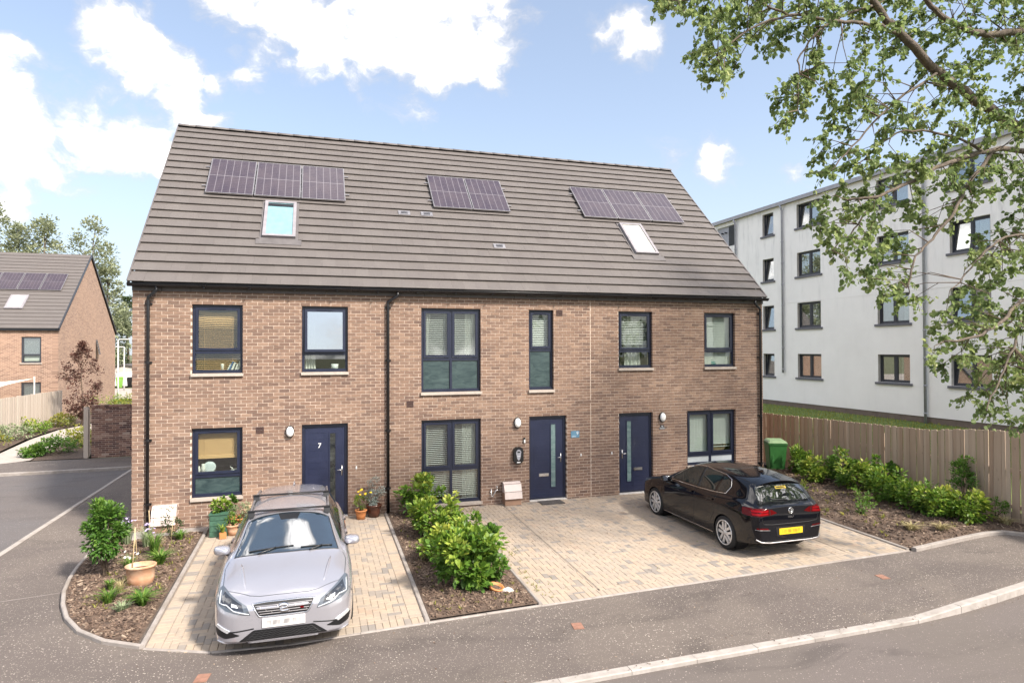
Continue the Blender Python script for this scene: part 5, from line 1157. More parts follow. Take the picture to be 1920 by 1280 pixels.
p = MB(); p.box(-0.005, 0.0, 0, 0.4, -1.05, 0); p.build("pane", MT["glass_mirror"], wo, loc=(-0.02, GO[0] + 0.05 - 29, GO[3]), rot=(0, -0.2, 0)); p = MB(); p.box(-0.13, -0.125, GO[0] + 0.06 - 29, GO[1] - 0.06 - 29, GO[2], GO[2] + 0.42); p.build("pane", MT["glass"], wo)
# shade sail behind the pale fence
V, F = [], []; c4 = [Vector((-11.7, 27.6, 2.25)), Vector((-15.5, 28.0, 1.95)), Vector((-15.5, 24.0, 1.75)), Vector((-12.6, 24.4, 1.62))]; n = 12
for j in range(n + 1):
    for i in range(n + 1):
        u, v_ = i / n, j / n; uu = 0.5 + (u - 0.5) * (1 - 0.25 * math.sin(math.pi * v_)); vv = 0.5 + (v_ - 0.5) * (1 - 0.25 * math.sin(math.pi * u)); P = c4[0].lerp(c4[1], uu).lerp(c4[3].lerp(c4[2], uu), vv); V.append((P.x + 12, P.y - 26, P.z))
for j in range(n):
    for i in range(n): a = j * (n + 1) + i; F.append((a, a + 1, a + n + 2, a + n + 1))
ss = tag(empty("shade_sail", (-12, 26, 0)), "cream canvas shade sail stretched behind the weathered fence", "shade sail"); link("canvas", np_mesh("canvas", V, F, MT["canvas"], smooth=True), ss)
for q in c4[:1] + c4[2:]: m = MB(); m.tube([(q.x + 12, q.y - 26, -0.3), (q.x + 12, q.y - 26, q.z + 0.1)], 0.04, 8); m.build("pole", MT["lamp_paint"], ss)
# low brick garden wall with its timber gate post
gwall = tag(empty("garden_wall", (-4.15, 11.6, -0.12)), "dark brown brick garden wall across the side road", "wall")
m = MB(); m.box(0.006, 4.2, 0.008, 0.21, 0, 1.85); m.build("mortar_core", MT["mortar"], gwall)
def make_dark_brick():
    t = NT("dark_brick"); c = t.ramp(t.tone(), [(0.0, (0.075, 0.042, 0.038)), (0.5, (0.17, 0.092, 0.070)), (0.85, (0.235, 0.135, 0.098)), (1.0, (0.36, 0.27, 0.22))]); t.bump(t.noise(t.pos(), 90, 3), 0.4, 0.004); return t.fin(c, 0.9)
MT["dark_brick"] = make_dark_brick(); cache = {}; rest = MB()
for a, b_, za, zb in lay_bricks(0.0, 4.2, 0.0, 1.85, []):
    tn = round(float(rng.random()), 1)
    if a > 2.0 or b_ - a < 0.2: rest.tone = tn; rest.box(a, b_, 0, 0.1, za, zb); continue
    if tn not in cache: q = MB(); q.tone = tn; q.box(-0.1075, 0.1075, 0, 0.1, -0.0325, 0.0325); o = q.build("brick", MT["dark_brick"], gwall); cache[tn] = o.data
    else: o = link("brick", cache[tn], gwall)
    o.location = ((a + b_) / 2, float(rng.normal(0, 0.002)), (za + zb) / 2)
tag(rest.build("brickwork", MT["dark_brick"], gwall), kind="stuff")
for k in range(30): q = MB(); q.tone = float(rng.random()); q.box(k * 0.14, k * 0.14 + 0.13, -0.01, 0.215, 1.852, 1.93); q.build("coping_brick", MT["dark_brick"], gwall)
m = MB(); m.tone = 0.5; m.box(-0.075, 0.075, -0.06, 0.06, 0, 1.86); m.box(0.085, 0.11, -0.02, 0.04, 0.05, 1.8); tag(m.build("gate_post", MT["fence_grey"], None, loc=(-4.33, 11.68, -0.12)), "grey timber gate post at the end of the garden wall", "post")
# lamp posts
for x, y, h, lab, dx in ((-11.0, 41.0, 4.85, "pale slim street lamp in front of the sunlit gable", 1), (-14.4, 56.0, 4.35, "grey street lamp beside the far wheelie bins", -1)):
    t = tag(empty("street_lamp", (x, y, -0.15)), lab, "street lamp"); m = MB(); m.tube([(0, 0, 0), (0, 0, h * 0.3), (0, 0, h)], [0.075, 0.055, 0.045], 10); m.build("post", MT["lamp_paint"], t, True)
    m = MB(); m.box(0.04 if dx > 0 else -0.75, 0.75 if dx > 0 else -0.04, -0.09, 0.09, h - 0.02, h + 0.06); m.build("lamp_head", MT["lamp_paint"], t, bevel=0.01)
bin_((-17.1, 62.0, -0.15), 0.3, "blue_bin", "blue_bin", "blue wheelie bin far off beside the lane", 1.15); bin_((-16.3, 61.8, -0.15), 0.2, "lime_bin", "lime_bin", "lime green wheelie bin far off beside the lane", 1.15); bin_((-15.3, 61.8, -0.15), 0.2, "car_black", "car_black", "black wheelie bin far off beside the lane", 1.1)
gar = tag(empty("garage", (-17, 66, -0.15)), "pale low garage with shallow gable behind the far bins", "garage"); m = MB(); m.prism([(-3.5, 0), (3.5, 0), (3.5, 1.7), (0, 2.35), (-3.5, 1.7)], 0, 5, "xz"); m.build("wall", MT["reveal"], gar, fix=True); m = MB(); m.prism([(-3.7, 1.68), (0, 2.38), (3.7, 1.68), (3.7, 1.8), (0, 2.5), (-3.7, 1.8)], -0.2, 5.2, "xz"); m.build("roof", MT["fascia"], gar, fix=True); m = MB(); m.box(-1.2, 1.2, -0.03, -0.002, 0.02, 1.55); m.build("door", MT["lamp_paint"], gar)
fh = tag(empty("far_house", (-9.85, 50, 0)), "sliver of a further brick house seen past the terrace corner", "house"); m = MB(); m.box(0, 12, 0, 9, -0.3, 4.5); m.build("wall", MT["brick_far_x"], fh)
m = MB(); nc = 16
for c in range(nc):
    y0, z0 = -0.2 + 4.7 * c / nc, 4.5 + 4.3 * c / nc; y1, z1 = -0.2 + 4.7 * (c + 1) / nc, 4.5 + 4.3 * (c + 1) / nc; m.add([(-0.05, y0, z0), (12, y0, z0), (12, y0 - 0.03, z0 + 0.04), (-0.05, y0 - 0.03, z0 + 0.04), (-0.05, y1, z1), (12, y1, z1)], [(0, 1, 2, 3), (3, 2, 5, 4)])
m.prism([(-0.2, 4.5), (4.5, 8.8), (9.2, 4.5)], 0.0, 12, "yz"); m.build("roof", MT["tile"], fh); m = MB(); m.box(-0.06, 12, -0.3, -0.18, 4.35, 4.5); m.build("gutter", MT["black_plastic"], fh)
# ------------------------------------------------------------------ cars
def crv(pts): 
    xs = [p[0] for p in pts]; ys = [p[1] for p in pts]; return lambda x: float(np.interp(x, xs, ys))
def car_shell(name, C, stations, wheels, paint, root):
    """loft of half-sections (bottom centre -> roof centre), mirrored, subdivided, wheel arches cut out"""
    K = {k: crv(v) for k, v in C.items()}; rings = []
    for x in stations:
        g = lambda k: K[k](x)
        zb, wl, wm, zm, ws, zs, wb, zbl, wc, zc, zt = (g(k) for k in ("zb", "wl", "wm", "zm", "ws", "zs", "wb", "zbelt", "wc", "zc", "zt"))
        rings.append([(0, zb), (wl * 0.75, zb), (wl, zb + 0.02), (wl + 0.012, zb + 0.10), (wm, zm), (ws, zs), (ws - (ws - wb) * 0.45, zs + (zbl - zs) * 0.75), (wb, zbl), (wb + (wc - wb) * 0.5, zbl + (zc - zbl) * 0.55), (wc, zc), (wc * 0.62, zt - (zt - zc) * 0.30), (0, zt)])
    nh = 12; V, F = [], []; idx = {}
    for i, (x, r) in enumerate(zip(stations, rings)):
        for j, (y, z) in enumerate(r):
            for s in ((1,) if j in (0, nh - 1) else (1, -1)):
                idx[(i, j, s)] = len(V); V.append((x, y * s, z))
            if j in (0, nh - 1): idx[(i, j, -1)] = idx[(i, j, 1)]
    for i in range(len(stations) - 1):
        for j in range(nh - 1):
            F.append((idx[i, j, 1], idx[i + 1, j, 1], idx[i + 1, j + 1, 1], idx[i, j + 1, 1])); F.append((idx[i, j, -1], idx[i, j + 1, -1], idx[i + 1, j + 1, -1], idx[i + 1, j, -1]))
    for i in (0, len(stations) - 1):
        for j in range(nh - 1):
            q = [idx[i, j, 1], idx[i, j + 1, 1], idx[i, j + 1, -1], idx[i, j, -1]]; q2 = []
            for v in q:
                if v not in q2: q2.append(v)
            F.append(tuple(q2 if i == 0 else reversed(q2)))
    me = bpy.data.meshes.new(name); me.from_pydata(V, [], F); me.update()
    bm = bmesh.new(); bm.from_mesh(me); bmesh.ops.recalc_face_normals(bm, faces=bm.faces)
    cl_ = bm.edges.layers.float.get("crease_edge") or bm.edges.layers.float.new("crease_edge"); bm.verts.ensure_lookup_table()
    lookup = {v: k for k, v in idx.items()}
    for e in bm.edges:
        a, b = lookup[e.verts[0].index], lookup[e.verts[1].index]
        if a[1] == b[1] and a[0] != b[0]:
            e[cl_] = {5: 0.55, 2: 0.5, 7: 0.35, 9: 0.25}.get(a[1], 0.0)
    bm.to_mesh(me); bm.free()
    o = bpy.data.objects.new(name, me); col.objects.link(o)
    ss_ = o.modifiers.new("s", "SUBSURF"); ss_.levels = 3; ss_.render_levels = 3
    bpy.context.view_layer.update(); smooth = bpy.data.meshes.new_from_object(o.evaluated_get(bpy.context.evaluated_depsgraph_get()))
    bvh = BVHTree.FromPolygons([v.co.copy() for v in smooth.vertices], [tuple(p.vertices) for p in smooth.polygons])
    cb = MB()
    for x, z, r in wheels:
        for s in (-1, 1):
            pr = [(x + r * math.cos(a), z + r * math.sin(a)) for a in np.linspace(0, 2 * math.pi, 40, endpoint=False)]; cb.prism(pr, s * 0.54, s * 1.3, "xz")
    co = cb.build("cutter", paint, fix=True)
    o.modifiers.clear(); old = o.data; o.data = smooth; bo = o.modifiers.new("b", "BOOLEAN"); bo.operation = "DIFFERENCE"; bo.object = co; bo.solver = "EXACT"
    bpy.context.view_layer.update(); fin = bpy.data.meshes.new_from_object(o.evaluated_get(bpy.context.evaluated_depsgraph_get()))
    bpy.data.objects.remove(o); bpy.data.objects.remove(co); fin.name = name; fin.materials.clear(); fin.materials.append(paint)
    fin.polygons.foreach_set("material_index", np.zeros(len(fin.polygons), dtype=np.int32)); fin.polygons.foreach_set("use_smooth", np.ones(len(fin.polygons), dtype=bool)); fin.set_sharp_from_angle(angle=rad(40))
    return link("body", fin, root), bvh
class Skin:
    """pieces that hug the body: 2D outlines thrown onto the shell"""
    def __init__(s, bvh, root, L): s.b = bvh; s.root = root; s.L = L
    def hit(s, mode, a, b, off):
        if mode == "front": o, d = Vector((-1, a, b)), Vector((1, 0, 0))
        elif mode == "rear": o, d = Vector((s.L + 1, a, b)), Vector((-1, 0, 0))
        elif mode == "top": o, d = Vector((a, b, 3)), Vector((0, 0, -1))
        elif mode == "left": o, d = Vector((a, 2, b)), Vector((0, -1, 0))
        else: o, d = Vector((a, -2, b)), Vector((0, 1, 0))
        h = s.b.ray_cast(o, d)
        if h[0] is None:
            h = s.b.find_nearest(o + d * (1.0 if mode in ("front", "rear") else 1.2)); 
        n = h[1] if h[1].dot(d) < 0 else -h[1]
        return h[0] + n * off, n
    def patch(s, name, poly, mode, mat, off=0.004, grid=0.04, parent=None, th=0.012, round_=0):
        if round_:
            P = []
            n = len(poly)
            for i in range(n):
                p0, p1, p2 = (Vector(poly[(i + k) % n]) for k in (-1, 0, 1)); r = min(round_, (p0 - p1).length * 0.45, (p2 - p1).length * 0.45)
                a = p1 + (p0 - p1).normalized() * r; b = p1 + (p2 - p1).normalized() * r
                for t in (0, 0.33, 0.67, 1): P.append(tuple(a.lerp(p1, t).lerp(p1.lerp(b, t), t)))
            poly = P
        bm = bmesh.new(); bm.faces.new([bm.verts.new((a, b, 0)) for a, b in poly])
        xs = [p[0] for p in poly]; ys = [p[1] for p in poly]
        for k in np.arange(min(xs) + grid / 2, max(xs), grid): bmesh.ops.bisect_plane(bm, geom=bm.verts[:] + bm.edges[:] + bm.faces[:], plane_co=(k, 0, 0), plane_no=(1, 0, 0))
        for k in np.arange(min(ys) + grid / 2, max(ys), grid): bmesh.ops.bisect_plane(bm, geom=bm.verts[:] + bm.edges[:] + bm.faces[:], plane_co=(0, k, 0), plane_no=(0, 1, 0))
        bmesh.ops.triangulate(bm, faces=[f for f in bm.faces if len(f.verts) > 4])
        nor = {}
        for v in bm.verts:
            p, n = s.hit(mode, v.co.x, v.co.y, off); v.co = p; nor[v] = n
        be = [e for e in bm.edges if e.is_boundary]; r = bmesh.ops.extrude_edge_only(bm, edges=be)
        nv = [g for g in r["geom"] if isinstance(g, bmesh.types.BMVert)]
        for v in nv:
            src = min((e.other_vert(v) for e in v.link_edges if e.other_vert(v) in nor), key=lambda q: (q.co - v.co).length); v.co = v.co - nor[src] * th
        bmesh.ops.recalc_face_normals(bm, faces=bm.faces)
        me = bpy.data.meshes.new(name); bm.to_mesh(me); bm.free(); me.materials.append(mat); me.polygons.foreach_set("use_smooth", np.ones(len(me.polygons), dtype=bool)); me.set_sharp_from_angle(angle=rad(50))
        # outward normals
        return link(name, me, parent or s.root)
    def strip(s, name, line, mode, w, mat, off=0.004, step=0.04, parent=None, th=0.008):
        P = [Vector(p) for p in line]; Q = []
        for a, b in zip(P, P[1:]):
            n = max(1, int((b - a).length / step))
            for k in range(n): Q.append(a.lerp(b, k / n))
        Q.append(P[-1]); mb = MB()
        for i, q in enumerate(Q):
            d = (Q[min(i + 1, len(Q) - 1)] - Q[max(i - 1, 0)]).normalized(); nn = Vector((-d.y, d.x)) * w / 2
            (p1, n1), (p2, n2) = s.hit(mode, *(q + nn), off), s.hit(mode, *(q - nn), off); mb.v += [tuple(p1 - n1 * th), tuple(p1), tuple(p2), tuple(p2 - n2 * th)]
            if i:
                k = 4 * i
                for a, b in ((0, 1), (1, 2), (2, 3)): mb.f.append((k - 4 + a, k - 4 + b, k + b, k + a)); mb.t.append(0.5)
        return mb.build(name, mat, parent or s.root, True, fix=True)
def both(poly): return [(poly, 1), ([(-a, b) for a, b in reversed(poly)], -1)]
def wheel(root, x, s, R, y, spokes, name="wheel", style=0):
    w = empty(name, (x, s * y, R)); w.parent = root; t = MB(); hw = 0.105
    t.lathe([(R - 0.085, -hw * 0.85), (R - 0.03, -hw), (R - 0.008, -hw * 0.85), (R, -hw * 0.5), (R, hw * 0.5), (R - 0.008, hw * 0.85), (R - 0.03, hw), (R - 0.085, hw * 0.85)], n=48, axis="y"); t.build("tyre", MT["tyre"], w, True, fix=True)
    r = R - 0.088; m = MB(); m.lathe([(r + 0.012, hw * 0.86), (r + 0.006, hw * 0.95), (r - 0.012, hw * 0.92), (r - 0.02, hw * 0.4), (r - 0.03, -hw * 0.3), (0.0, -hw * 0.3)], n=48, axis="y"); m.build("rim_barrel", MT["alloy_dark"], w, True, fix=True)
    m = MB(); m.lathe([(r + 0.014, hw * 0.84), (r + 0.010, hw * 0.98), (r - 0.004, hw * 0.99), (r - 0.012, hw * 0.90)], n=48, axis="y"); m.build("rim_edge", MT["alloy"], w, True, fix=True)
    for k in range(spokes):
        a = 2 * math.pi * k / spokes + 0.2; q = MB(); d = Vector((math.cos(a), 0, math.sin(a))); n = Vector((-math.sin(a), 0, math.cos(a)))
        for side in ((-1, 1) if style == 0 else (0,)):
            if style == 0: i0, i1, o0, o1 = n * (side * 0.030 - 0.020), n * (side * 0.030 + 0.020), n * (side * 0.052 - 0.028), n * (side * 0.052 + 0.028)
            else: i0, i1, o0, o1 = -n * 0.02, n * 0.02, -n * 0.03, n * 0.03
            P = [d * 0.03 + i0, d * 0.03 + i1, d * (r - 0.004) + o1, d * (r - 0.004) + o0]; y1, y0 = hw * 0.80, hw * 0.55
            q.add([(p.x, y1 + (0.012 if j < 2 else 0.0) - 0.008, p.z) for j, p in enumerate(P)] + [(p.x, y0, p.z) for p in P], [(0, 1, 2, 3), (7, 6, 5, 4), (0, 4, 5, 1), (1, 5, 6, 2), (2, 6, 7, 3), (3, 7, 4, 0)])
        q.build("spoke", MT["alloy"], w, fix=True)
    m = MB(); m.lathe([(0.0, hw * 0.90), (0.028, hw * 0.90), (0.034, hw * 0.8), (0.05, hw * 0.72), (0.05, hw * 0.5)], n=20, axis="y"); m.build("hub_cap", MT["alloy"], w, True, fix=True)
    if s < 0: w.rotation_euler = (0, 0, math.pi)
    return w
def liner(root, x, z, r):
    for s in (-1, 1):
        m = MB(); m.lathe([(r - 0.004, s * 0.80), (r - 0.004, s * 0.545), (0.0, s * 0.545)], (x, 0, z), 36, "y"); m.build("wheel_arch", MT["car_grille"], root, fix=True)
def mirror(root, x, y, z, s, paint):
    m = MB(); V = []
    for k, (dx, sc) in enumerate(((-0.10, 0.35), (-0.075, 0.75), (-0.02, 1.0), (0.04, 1.0), (0.06, 0.94))):
        for a in np.linspace(0, 2 * math.pi, 16, endpoint=False): c, sn = math.cos(a), math.sin(a); V.append((x + dx + 0.02 * c * s, s * (y + 0.115 * math.copysign(abs(c) ** 0.7, c) * sc), z + 0.07 * math.copysign(abs(sn) ** 0.7, sn) * sc))
    m.add(V, [(k * 16 + i, k * 16 + (i + 1) % 16, (k + 1) * 16 + (i + 1) % 16, (k + 1) * 16 + i) for k in range(4) for i in range(16)] + [tuple(range(16)), tuple(range(64, 80))]); o = m.build("door_mirror", paint, root, True, fix=True)
    f = MB(); f.tube([(x, s * (y - 0.20), z - 0.09), (x, s * (y - 0.06), z - 0.05)], [0.035, 0.03], 8); f.build("mirror_foot", MT["car_black"], o)
    g = MB(); g.add([(x + 0.062, s * (y + 0.095 * a), z + 0.055 * b) for a, b in ((-1, -1), (1, -0.8), (1, 0.9), (-1, 1))], [(0, 1, 2, 3)]); g.build("mirror_glass", MT["chrome"], o)

def both_sides(sk, name, poly, mat, **k):
    return [sk.patch(name, poly, md, mat, **k) for md in ("left", "right")]
# ---- silver estate
est = tag(empty("estate_car", (3.33, -6.50, gz(-4.2) - 0.004), rad(90)), "silver estate car with roof bars parked nose out on the first drive", "car")
LEON = dict(zb=[(0, .20), (.15, .165), (.5, .16), (3.9, .18), (4.3, .24), (4.55, .30)],
    wl=[(0, .50), (.06, .68), (.16, .80), (.4, .865), (.8, .875), (3.9, .87), (4.3, .83), (4.55, .70)],
    wm=[(0, .52), (.06, .70), (.16, .815), (.4, .885), (.8, .900), (3.8, .900), (4.3, .86), (4.55, .74)], zm=[(0, .38), (.3, .44), (.8, .50), (3.9, .52), (4.55, .50)],
    ws=[(0, .50), (.06, .69), (.16, .80), (.4, .872), (.8, .892), (2, .898), (3.6, .895), (4.2, .85), (4.55, .72)], zs=[(0, .50), (.16, .57), (.4, .66), (.8, .74), (1.2, .78), (2.5, .80), (3.6, .83), (4.55, .80)],
    wb=[(0, .42), (.06, .60), (.16, .72), (.4, .775), (.9, .790), (1.1, .795), (2, .795), (3.4, .79), (4.1, .74), (4.55, .64)], zbelt=[(0, .58), (.06, .64), (.16, .69), (.4, .775), (.9, .87), (1.1, .915), (1.8, .935), (3, .96), (4.1, .985), (4.4, .94), (4.55, .86)],
    wc=[(0, .30), (.06, .45), (.2, .55), (.5, .60), (1.0, .66), (1.1, .665), (1.45, .635), (1.8, .600), (2.4, .590), (3.4, .575), (4.1, .545), (4.4, .56), (4.55, .5)], zc=[(0, .60), (.06, .665), (.2, .735), (.5, .83), (.9, .915), (1.05, .95), (1.45, 1.13), (1.8, 1.30), (2.1, 1.36), (2.8, 1.375), (3.6, 1.35), (4.15, 1.30), (4.4, 1.05), (4.55, .88)],
    zt=[(0, .615), (.06, .68), (.2, .757), (.5, .858), (.9, .945), (1.05, .985), (1.45, 1.20), (1.8, 1.385), (2.1, 1.435), (2.6, 1.452), (3.2, 1.44), (3.7, 1.41), (4.15, 1.35), (4.25, 1.28), (4.4, 1.08), (4.5, .93), (4.55, .88)])
ST = [0, .03, .08, .18, .32, .5, .7, .9, 1.03, 1.10, 1.27, 1.45, 1.62, 1.78, 1.95, 2.2, 2.6, 3.0, 3.4, 3.8, 4.1, 4.24, 4.32, 4.42, 4.5, 4.54, 4.55]
WX = [(0.86, 0.318, 0.352), (3.50, 0.318, 0.352)]
_, bv = car_shell("body", LEON, ST, WX, MT["paint_silver"], est); sk = Skin(bv, est, 4.55)
ws_poly = [(1.09, -.70), (1.07, -.45), (1.055, 0), (1.07, .45), (1.09, .70), (1.42, .635), (1.76, .575), (1.79, .40), (1.805, 0), (1.79, -.40), (1.76, -.575), (1.42, -.635)]
sk.patch("windscreen", ws_poly, "top", MT["windscreen"], 0.004, 0.07)
sk.strip("windscreen_surround", ws_poly + ws_poly[:1], "top", 0.03, MT["car_black"], 0.003, 0.05)
sk.patch("windscreen_sensor", [(1.66, -.12), (1.66, .12), (1.785, .16), (1.785, -.16)], "top", MT["car_grille"], 0.006, 0.05)
sk.strip("bonnet_gap", [(.135, 0), (.14, -.30), (.17, -.42), (.33, -.70), (.48, -.775), (.9, -.805), (1.05, -.77)], "top", 0.007, MT["car_grille"], 0.001); sk.strip("bonnet_gap", [(.135, 0), (.14, .30), (.17, .42), (.33, .70), (.48, .775), (.9, .805), (1.05, .77)], "top", 0.007, MT["car_grille"], 0.001)
for sy in (-1, 1):
    r = [sk.hit("top", x, sy * .47 + sy * (x - .2) * .18, 0.0)[0] for x in (.24, .4, .6, .8, .95)]
    m = MB(); m.tube([p - Vector((0, 0, 0.012)) for p in r], [0.008, 0.02, 0.022, 0.02, 0.008], 8); m.build("bonnet_crease", MT["paint_silver"], est, True)
gr = sk.patch("grille", [(-.37, .650), (-.285, .515), (.285, .515), (.37, .650), (.2, .662), (-.2, .662)], "front", MT["car_grille"], 0.005, 0.05, round_=0.02)
sk.strip("grille_surround", [(0, .666), (.2, .666), (.385, .655), (.295, .508), (0, .505), (-.295, .508), (-.385, .655), (-.2, .666), (0, .666)], "front", 0.011, MT["chrome"], 0.010, 0.05, gr)
for k, z in enumerate((.540, .570, .600, .630)):
    hw = .275 + (z - .515) * .6; sk.strip("grille_bar", [(-hw, z), (hw, z)], "front", 0.009, MT["alu"], 0.012, 0.06, gr)
for k in range(9):
    y = -.28 + k * .07; z0 = .540 + (k % 3) * .03; sk.strip("grille_link", [(y, z0), (y + .012, z0 + .03)], "front", 0.007, MT["alu"], 0.011, 0.06, gr)
bd = sk.strip("badge", [(.055, .622), (.0, .630), (-.05, .618), (-.038, .600), (.038, .585), (.05, .567), (0, .555), (-.055, .562)], "front", 0.024, MT["chrome"], 0.020, 0.02, gr, 0.012); sk.patch("badge_mark", [(-.245, .565), (-.20, .565), (-.195, .59), (-.24, .59)], "front", MT["lamp_red"], 0.014, 0.05, gr)
pl = sk.patch("number_plate", [(-.26, .370), (.26, .370), (.26, .480), (-.26, .480)], "front", MT["plate_white"], 0.018, 0.04, th=0.02)
pl.data.transform(Matrix.Translation((0, 0, -.425))); pl.location = (0, 0, .425)
for sgn in (-1, 1):
    S_ = lambda P: [(a * sgn, b) for a, b in (P if sgn > 0 else reversed(P))]
    hl = sk.patch("headlight", S_([(.400, .535), (.445, .640), (.60, .712), (.775, .790), (.815, .765), (.81, .640), (.70, .592), (.55, .556)]), "front", MT["lamp_clear"], 0.004, 0.04, round_=0.012)
    sk.patch("lamp_module", S_([(.48, .585), (.51, .655), (.74, .755), (.77, .665), (.66, .62)]), "front", MT["lamp_dark"], 0.006, 0.04, hl)
    sk.strip("running_light", S_([(.42, .550), (.60, .592), (.69, .650), (.785, .655), (.79, .755)]), "front", 0.014, MT["lamp_white"], 0.009, 0.03, hl)
    sk.patch("lamp_lens", S_([(.55, .625), (.575, .652), (.635, .668), (.63, .635)]), "front", MT["lamp_white"], 0.009, 0.03, hl)
    fg = sk.patch("fog_recess", S_([(.52, .295), (.66, .345), (.80, .41), (.84, .37), (.81, .275), (.70, .250)]), "front", MT["car_grille"], 0.004, 0.04, round_=0.02)
    sk.patch("fog_lamp", S_([(.64, .352), (.80, .418), (.82, .385), (.67, .322)]), "front", MT["lamp_white"], 0.012, 0.03, fg)
    sk.strip("bumper_crease", S_([(.36, .365), (.55, .345), (.64, .335)]), "front", 0.016, MT["car_grille"], 0.003, 0.04)
    sk.strip("corner_gap", S_([(.80, .70), (.86, .60), (.885, .50)]), "front", 0.006, MT["car_grille"], 0.001)
lg = sk.patch("lower_grille", [(-.54, .215), (.54, .215), (.365, .345), (-.365, .345)], "front", MT["car_grille"], 0.004, 0.04, round_=0.02)
for k, z in enumerate((.240, .265, .290, .315)):
    hw = .48 - (z - .215) * 1.2; sk.strip("mesh_bar", [(-hw + (i / 24) * 2 * hw, z + (0.008 if i % 2 else -0.008)) for i in range(25)], "front", 0.006, MT["car_black"], 0.010, 0.06, lg)
sk.strip("splitter", [(-.80, .20), (-.62, .178), (-.3, .166), (0, .165), (.3, .166), (.62, .178), (.80, .20)], "front", 0.02, MT["paint_silver"], 0.018, 0.04, th=0.03)
for md in ("left", "right"):
    a = sk.patch("side_window", [(1.42, .975), (1.80, 1.245), (2.02, 1.335), (2.42, 1.36), (2.44, .985)], md, MT["side_glass"], 0.004, 0.06, round_=0.02); b = sk.patch("side_window", [(2.52, .99), (2.50, 1.362), (3.1, 1.345), (3.36, 1.31), (3.34, 1.01)], md, MT["side_glass"], 0.004, 0.06, round_=0.02)
    sk.patch("side_window", [(3.42, 1.015), (3.44, 1.305), (4.0, 1.235), (4.06, 1.10), (3.95, 1.05)], md, MT["side_glass"], 0.004, 0.06, round_=0.03)
    sk.strip("door_gap", [(1.30, .30), (1.24, .55), (1.30, .92)], md, 0.007, MT["car_grille"], 0.001); sk.strip("door_gap", [(2.47, .27), (2.48, .95)], md, 0.007, MT["car_grille"], 0.001); sk.strip("door_gap", [(3.22, .40), (3.38, .62), (3.40, .98)], md, 0.007, MT["car_grille"], 0.001)
    for x in (2.28, 3.18): sk.strip("door_handle", [(x, .845), (x + .17, .852)], md, 0.03, MT["paint_silver"], 0.02, 0.03, th=0.03)
    sgn = 1 if md == "left" else -1
    pts = [sk.hit("top", x, sgn * .585, 0.0)[0] + Vector((0, 0, h)) for x, h in ((1.88, .0), (1.98, .035), (2.5, .04), (3.2, .04), (3.9, .038), (4.05, .0))]
    m = MB(); m.tube(pts, 0.016, 8); m.build("roof_rail", MT["alu"], est, True)
    mirror(est, 1.50, .925, .955, sgn, MT["paint_silver"])
    sk.patch("tail_light", [(4.12, .82), (4.10, .93), (4.45, .93), (4.45, .80)], md, MT["lamp_red"], 0.004, 0.05)
for x in (1.86, 2.76):
    t = MB(); zc_ = sk.hit("top", x, .585, 0)[0].z; V = []
    for y in (-.61, .61):
        for a in np.linspace(0, 2 * math.pi, 12, endpoint=False): V.append((x + .040 * math.cos(a), y, zc_ + .115 + .013 * math.sin(a)))
    t.add(V, [(i, (i + 1) % 12, 12 + (i + 1) % 12, 12 + i) for i in range(12)] + [tuple(range(12)), tuple(range(12, 24))]); bar = t.build("roof_bar", MT["car_black"], est, True, fix=True)
    for y in (-.56, .56): q = MB(); q.add([(x - .055, y - .04, zc_ + .02), (x + .055, y - .04, zc_ + .02), (x + .055, y + .04, zc_ + .02), (x - .055, y + .04, zc_ + .02), (x - .03, y - .05, zc_ + .105), (x + .03, y - .05, zc_ + .105), (x + .03, y + .05, zc_ + .105), (x - .03, y + .05, zc_ + .105)], [(0, 3, 2, 1), (4, 5, 6, 7), (0, 1, 5, 4), (1, 2, 6, 5), (2, 3, 7, 6), (3, 0, 4, 7)]); q.build("bar_foot", MT["car_black"], bar, bevel=0.008)
for y0, y1, x0 in ((.52, -.08, 1.10), (-.18, -.62, 1.09)):
    pts = [sk.hit("top", x0 + .02 + .03 * t, y0 + (y1 - y0) * t, 0.014)[0] for t in np.linspace(0, 1, 8)]; m = MB(); m.tube(pts, 0.009, 6); wi = m.build("wiper", MT["car_black"], est, True)
    pts = [sk.hit("top", x0 - .05 + .09 * t, y0 - .12 + (y1 - y0) * .4 * t, 0.02)[0] for t in np.linspace(0, 1, 5)]; m = MB(); m.tube(pts, 0.011, 6); m.build("wiper_arm", MT["car_black"], wi, True)
m = MB(); p_ = sk.hit("top", 3.95, 0, 0)[0]; m.add([(3.85, -.02, p_.z + .02), (4.02, -.025, p_.z - .01), (4.02, .025, p_.z - .01), (3.85, .02, p_.z + .02), (4.0, 0, p_.z + .07), (3.95, 0, p_.z + .05)], [(0, 1, 4, 5), (3, 5, 4, 2), (1, 2, 4), (0, 5, 3)]); m.build("antenna_fin", MT["paint_silver"], est, fix=True)
for x, z, r in WX:
    liner(est, x, z, r)
    for s in (-1, 1): wheel(est, x, s, 0.318, 0.79, 5)
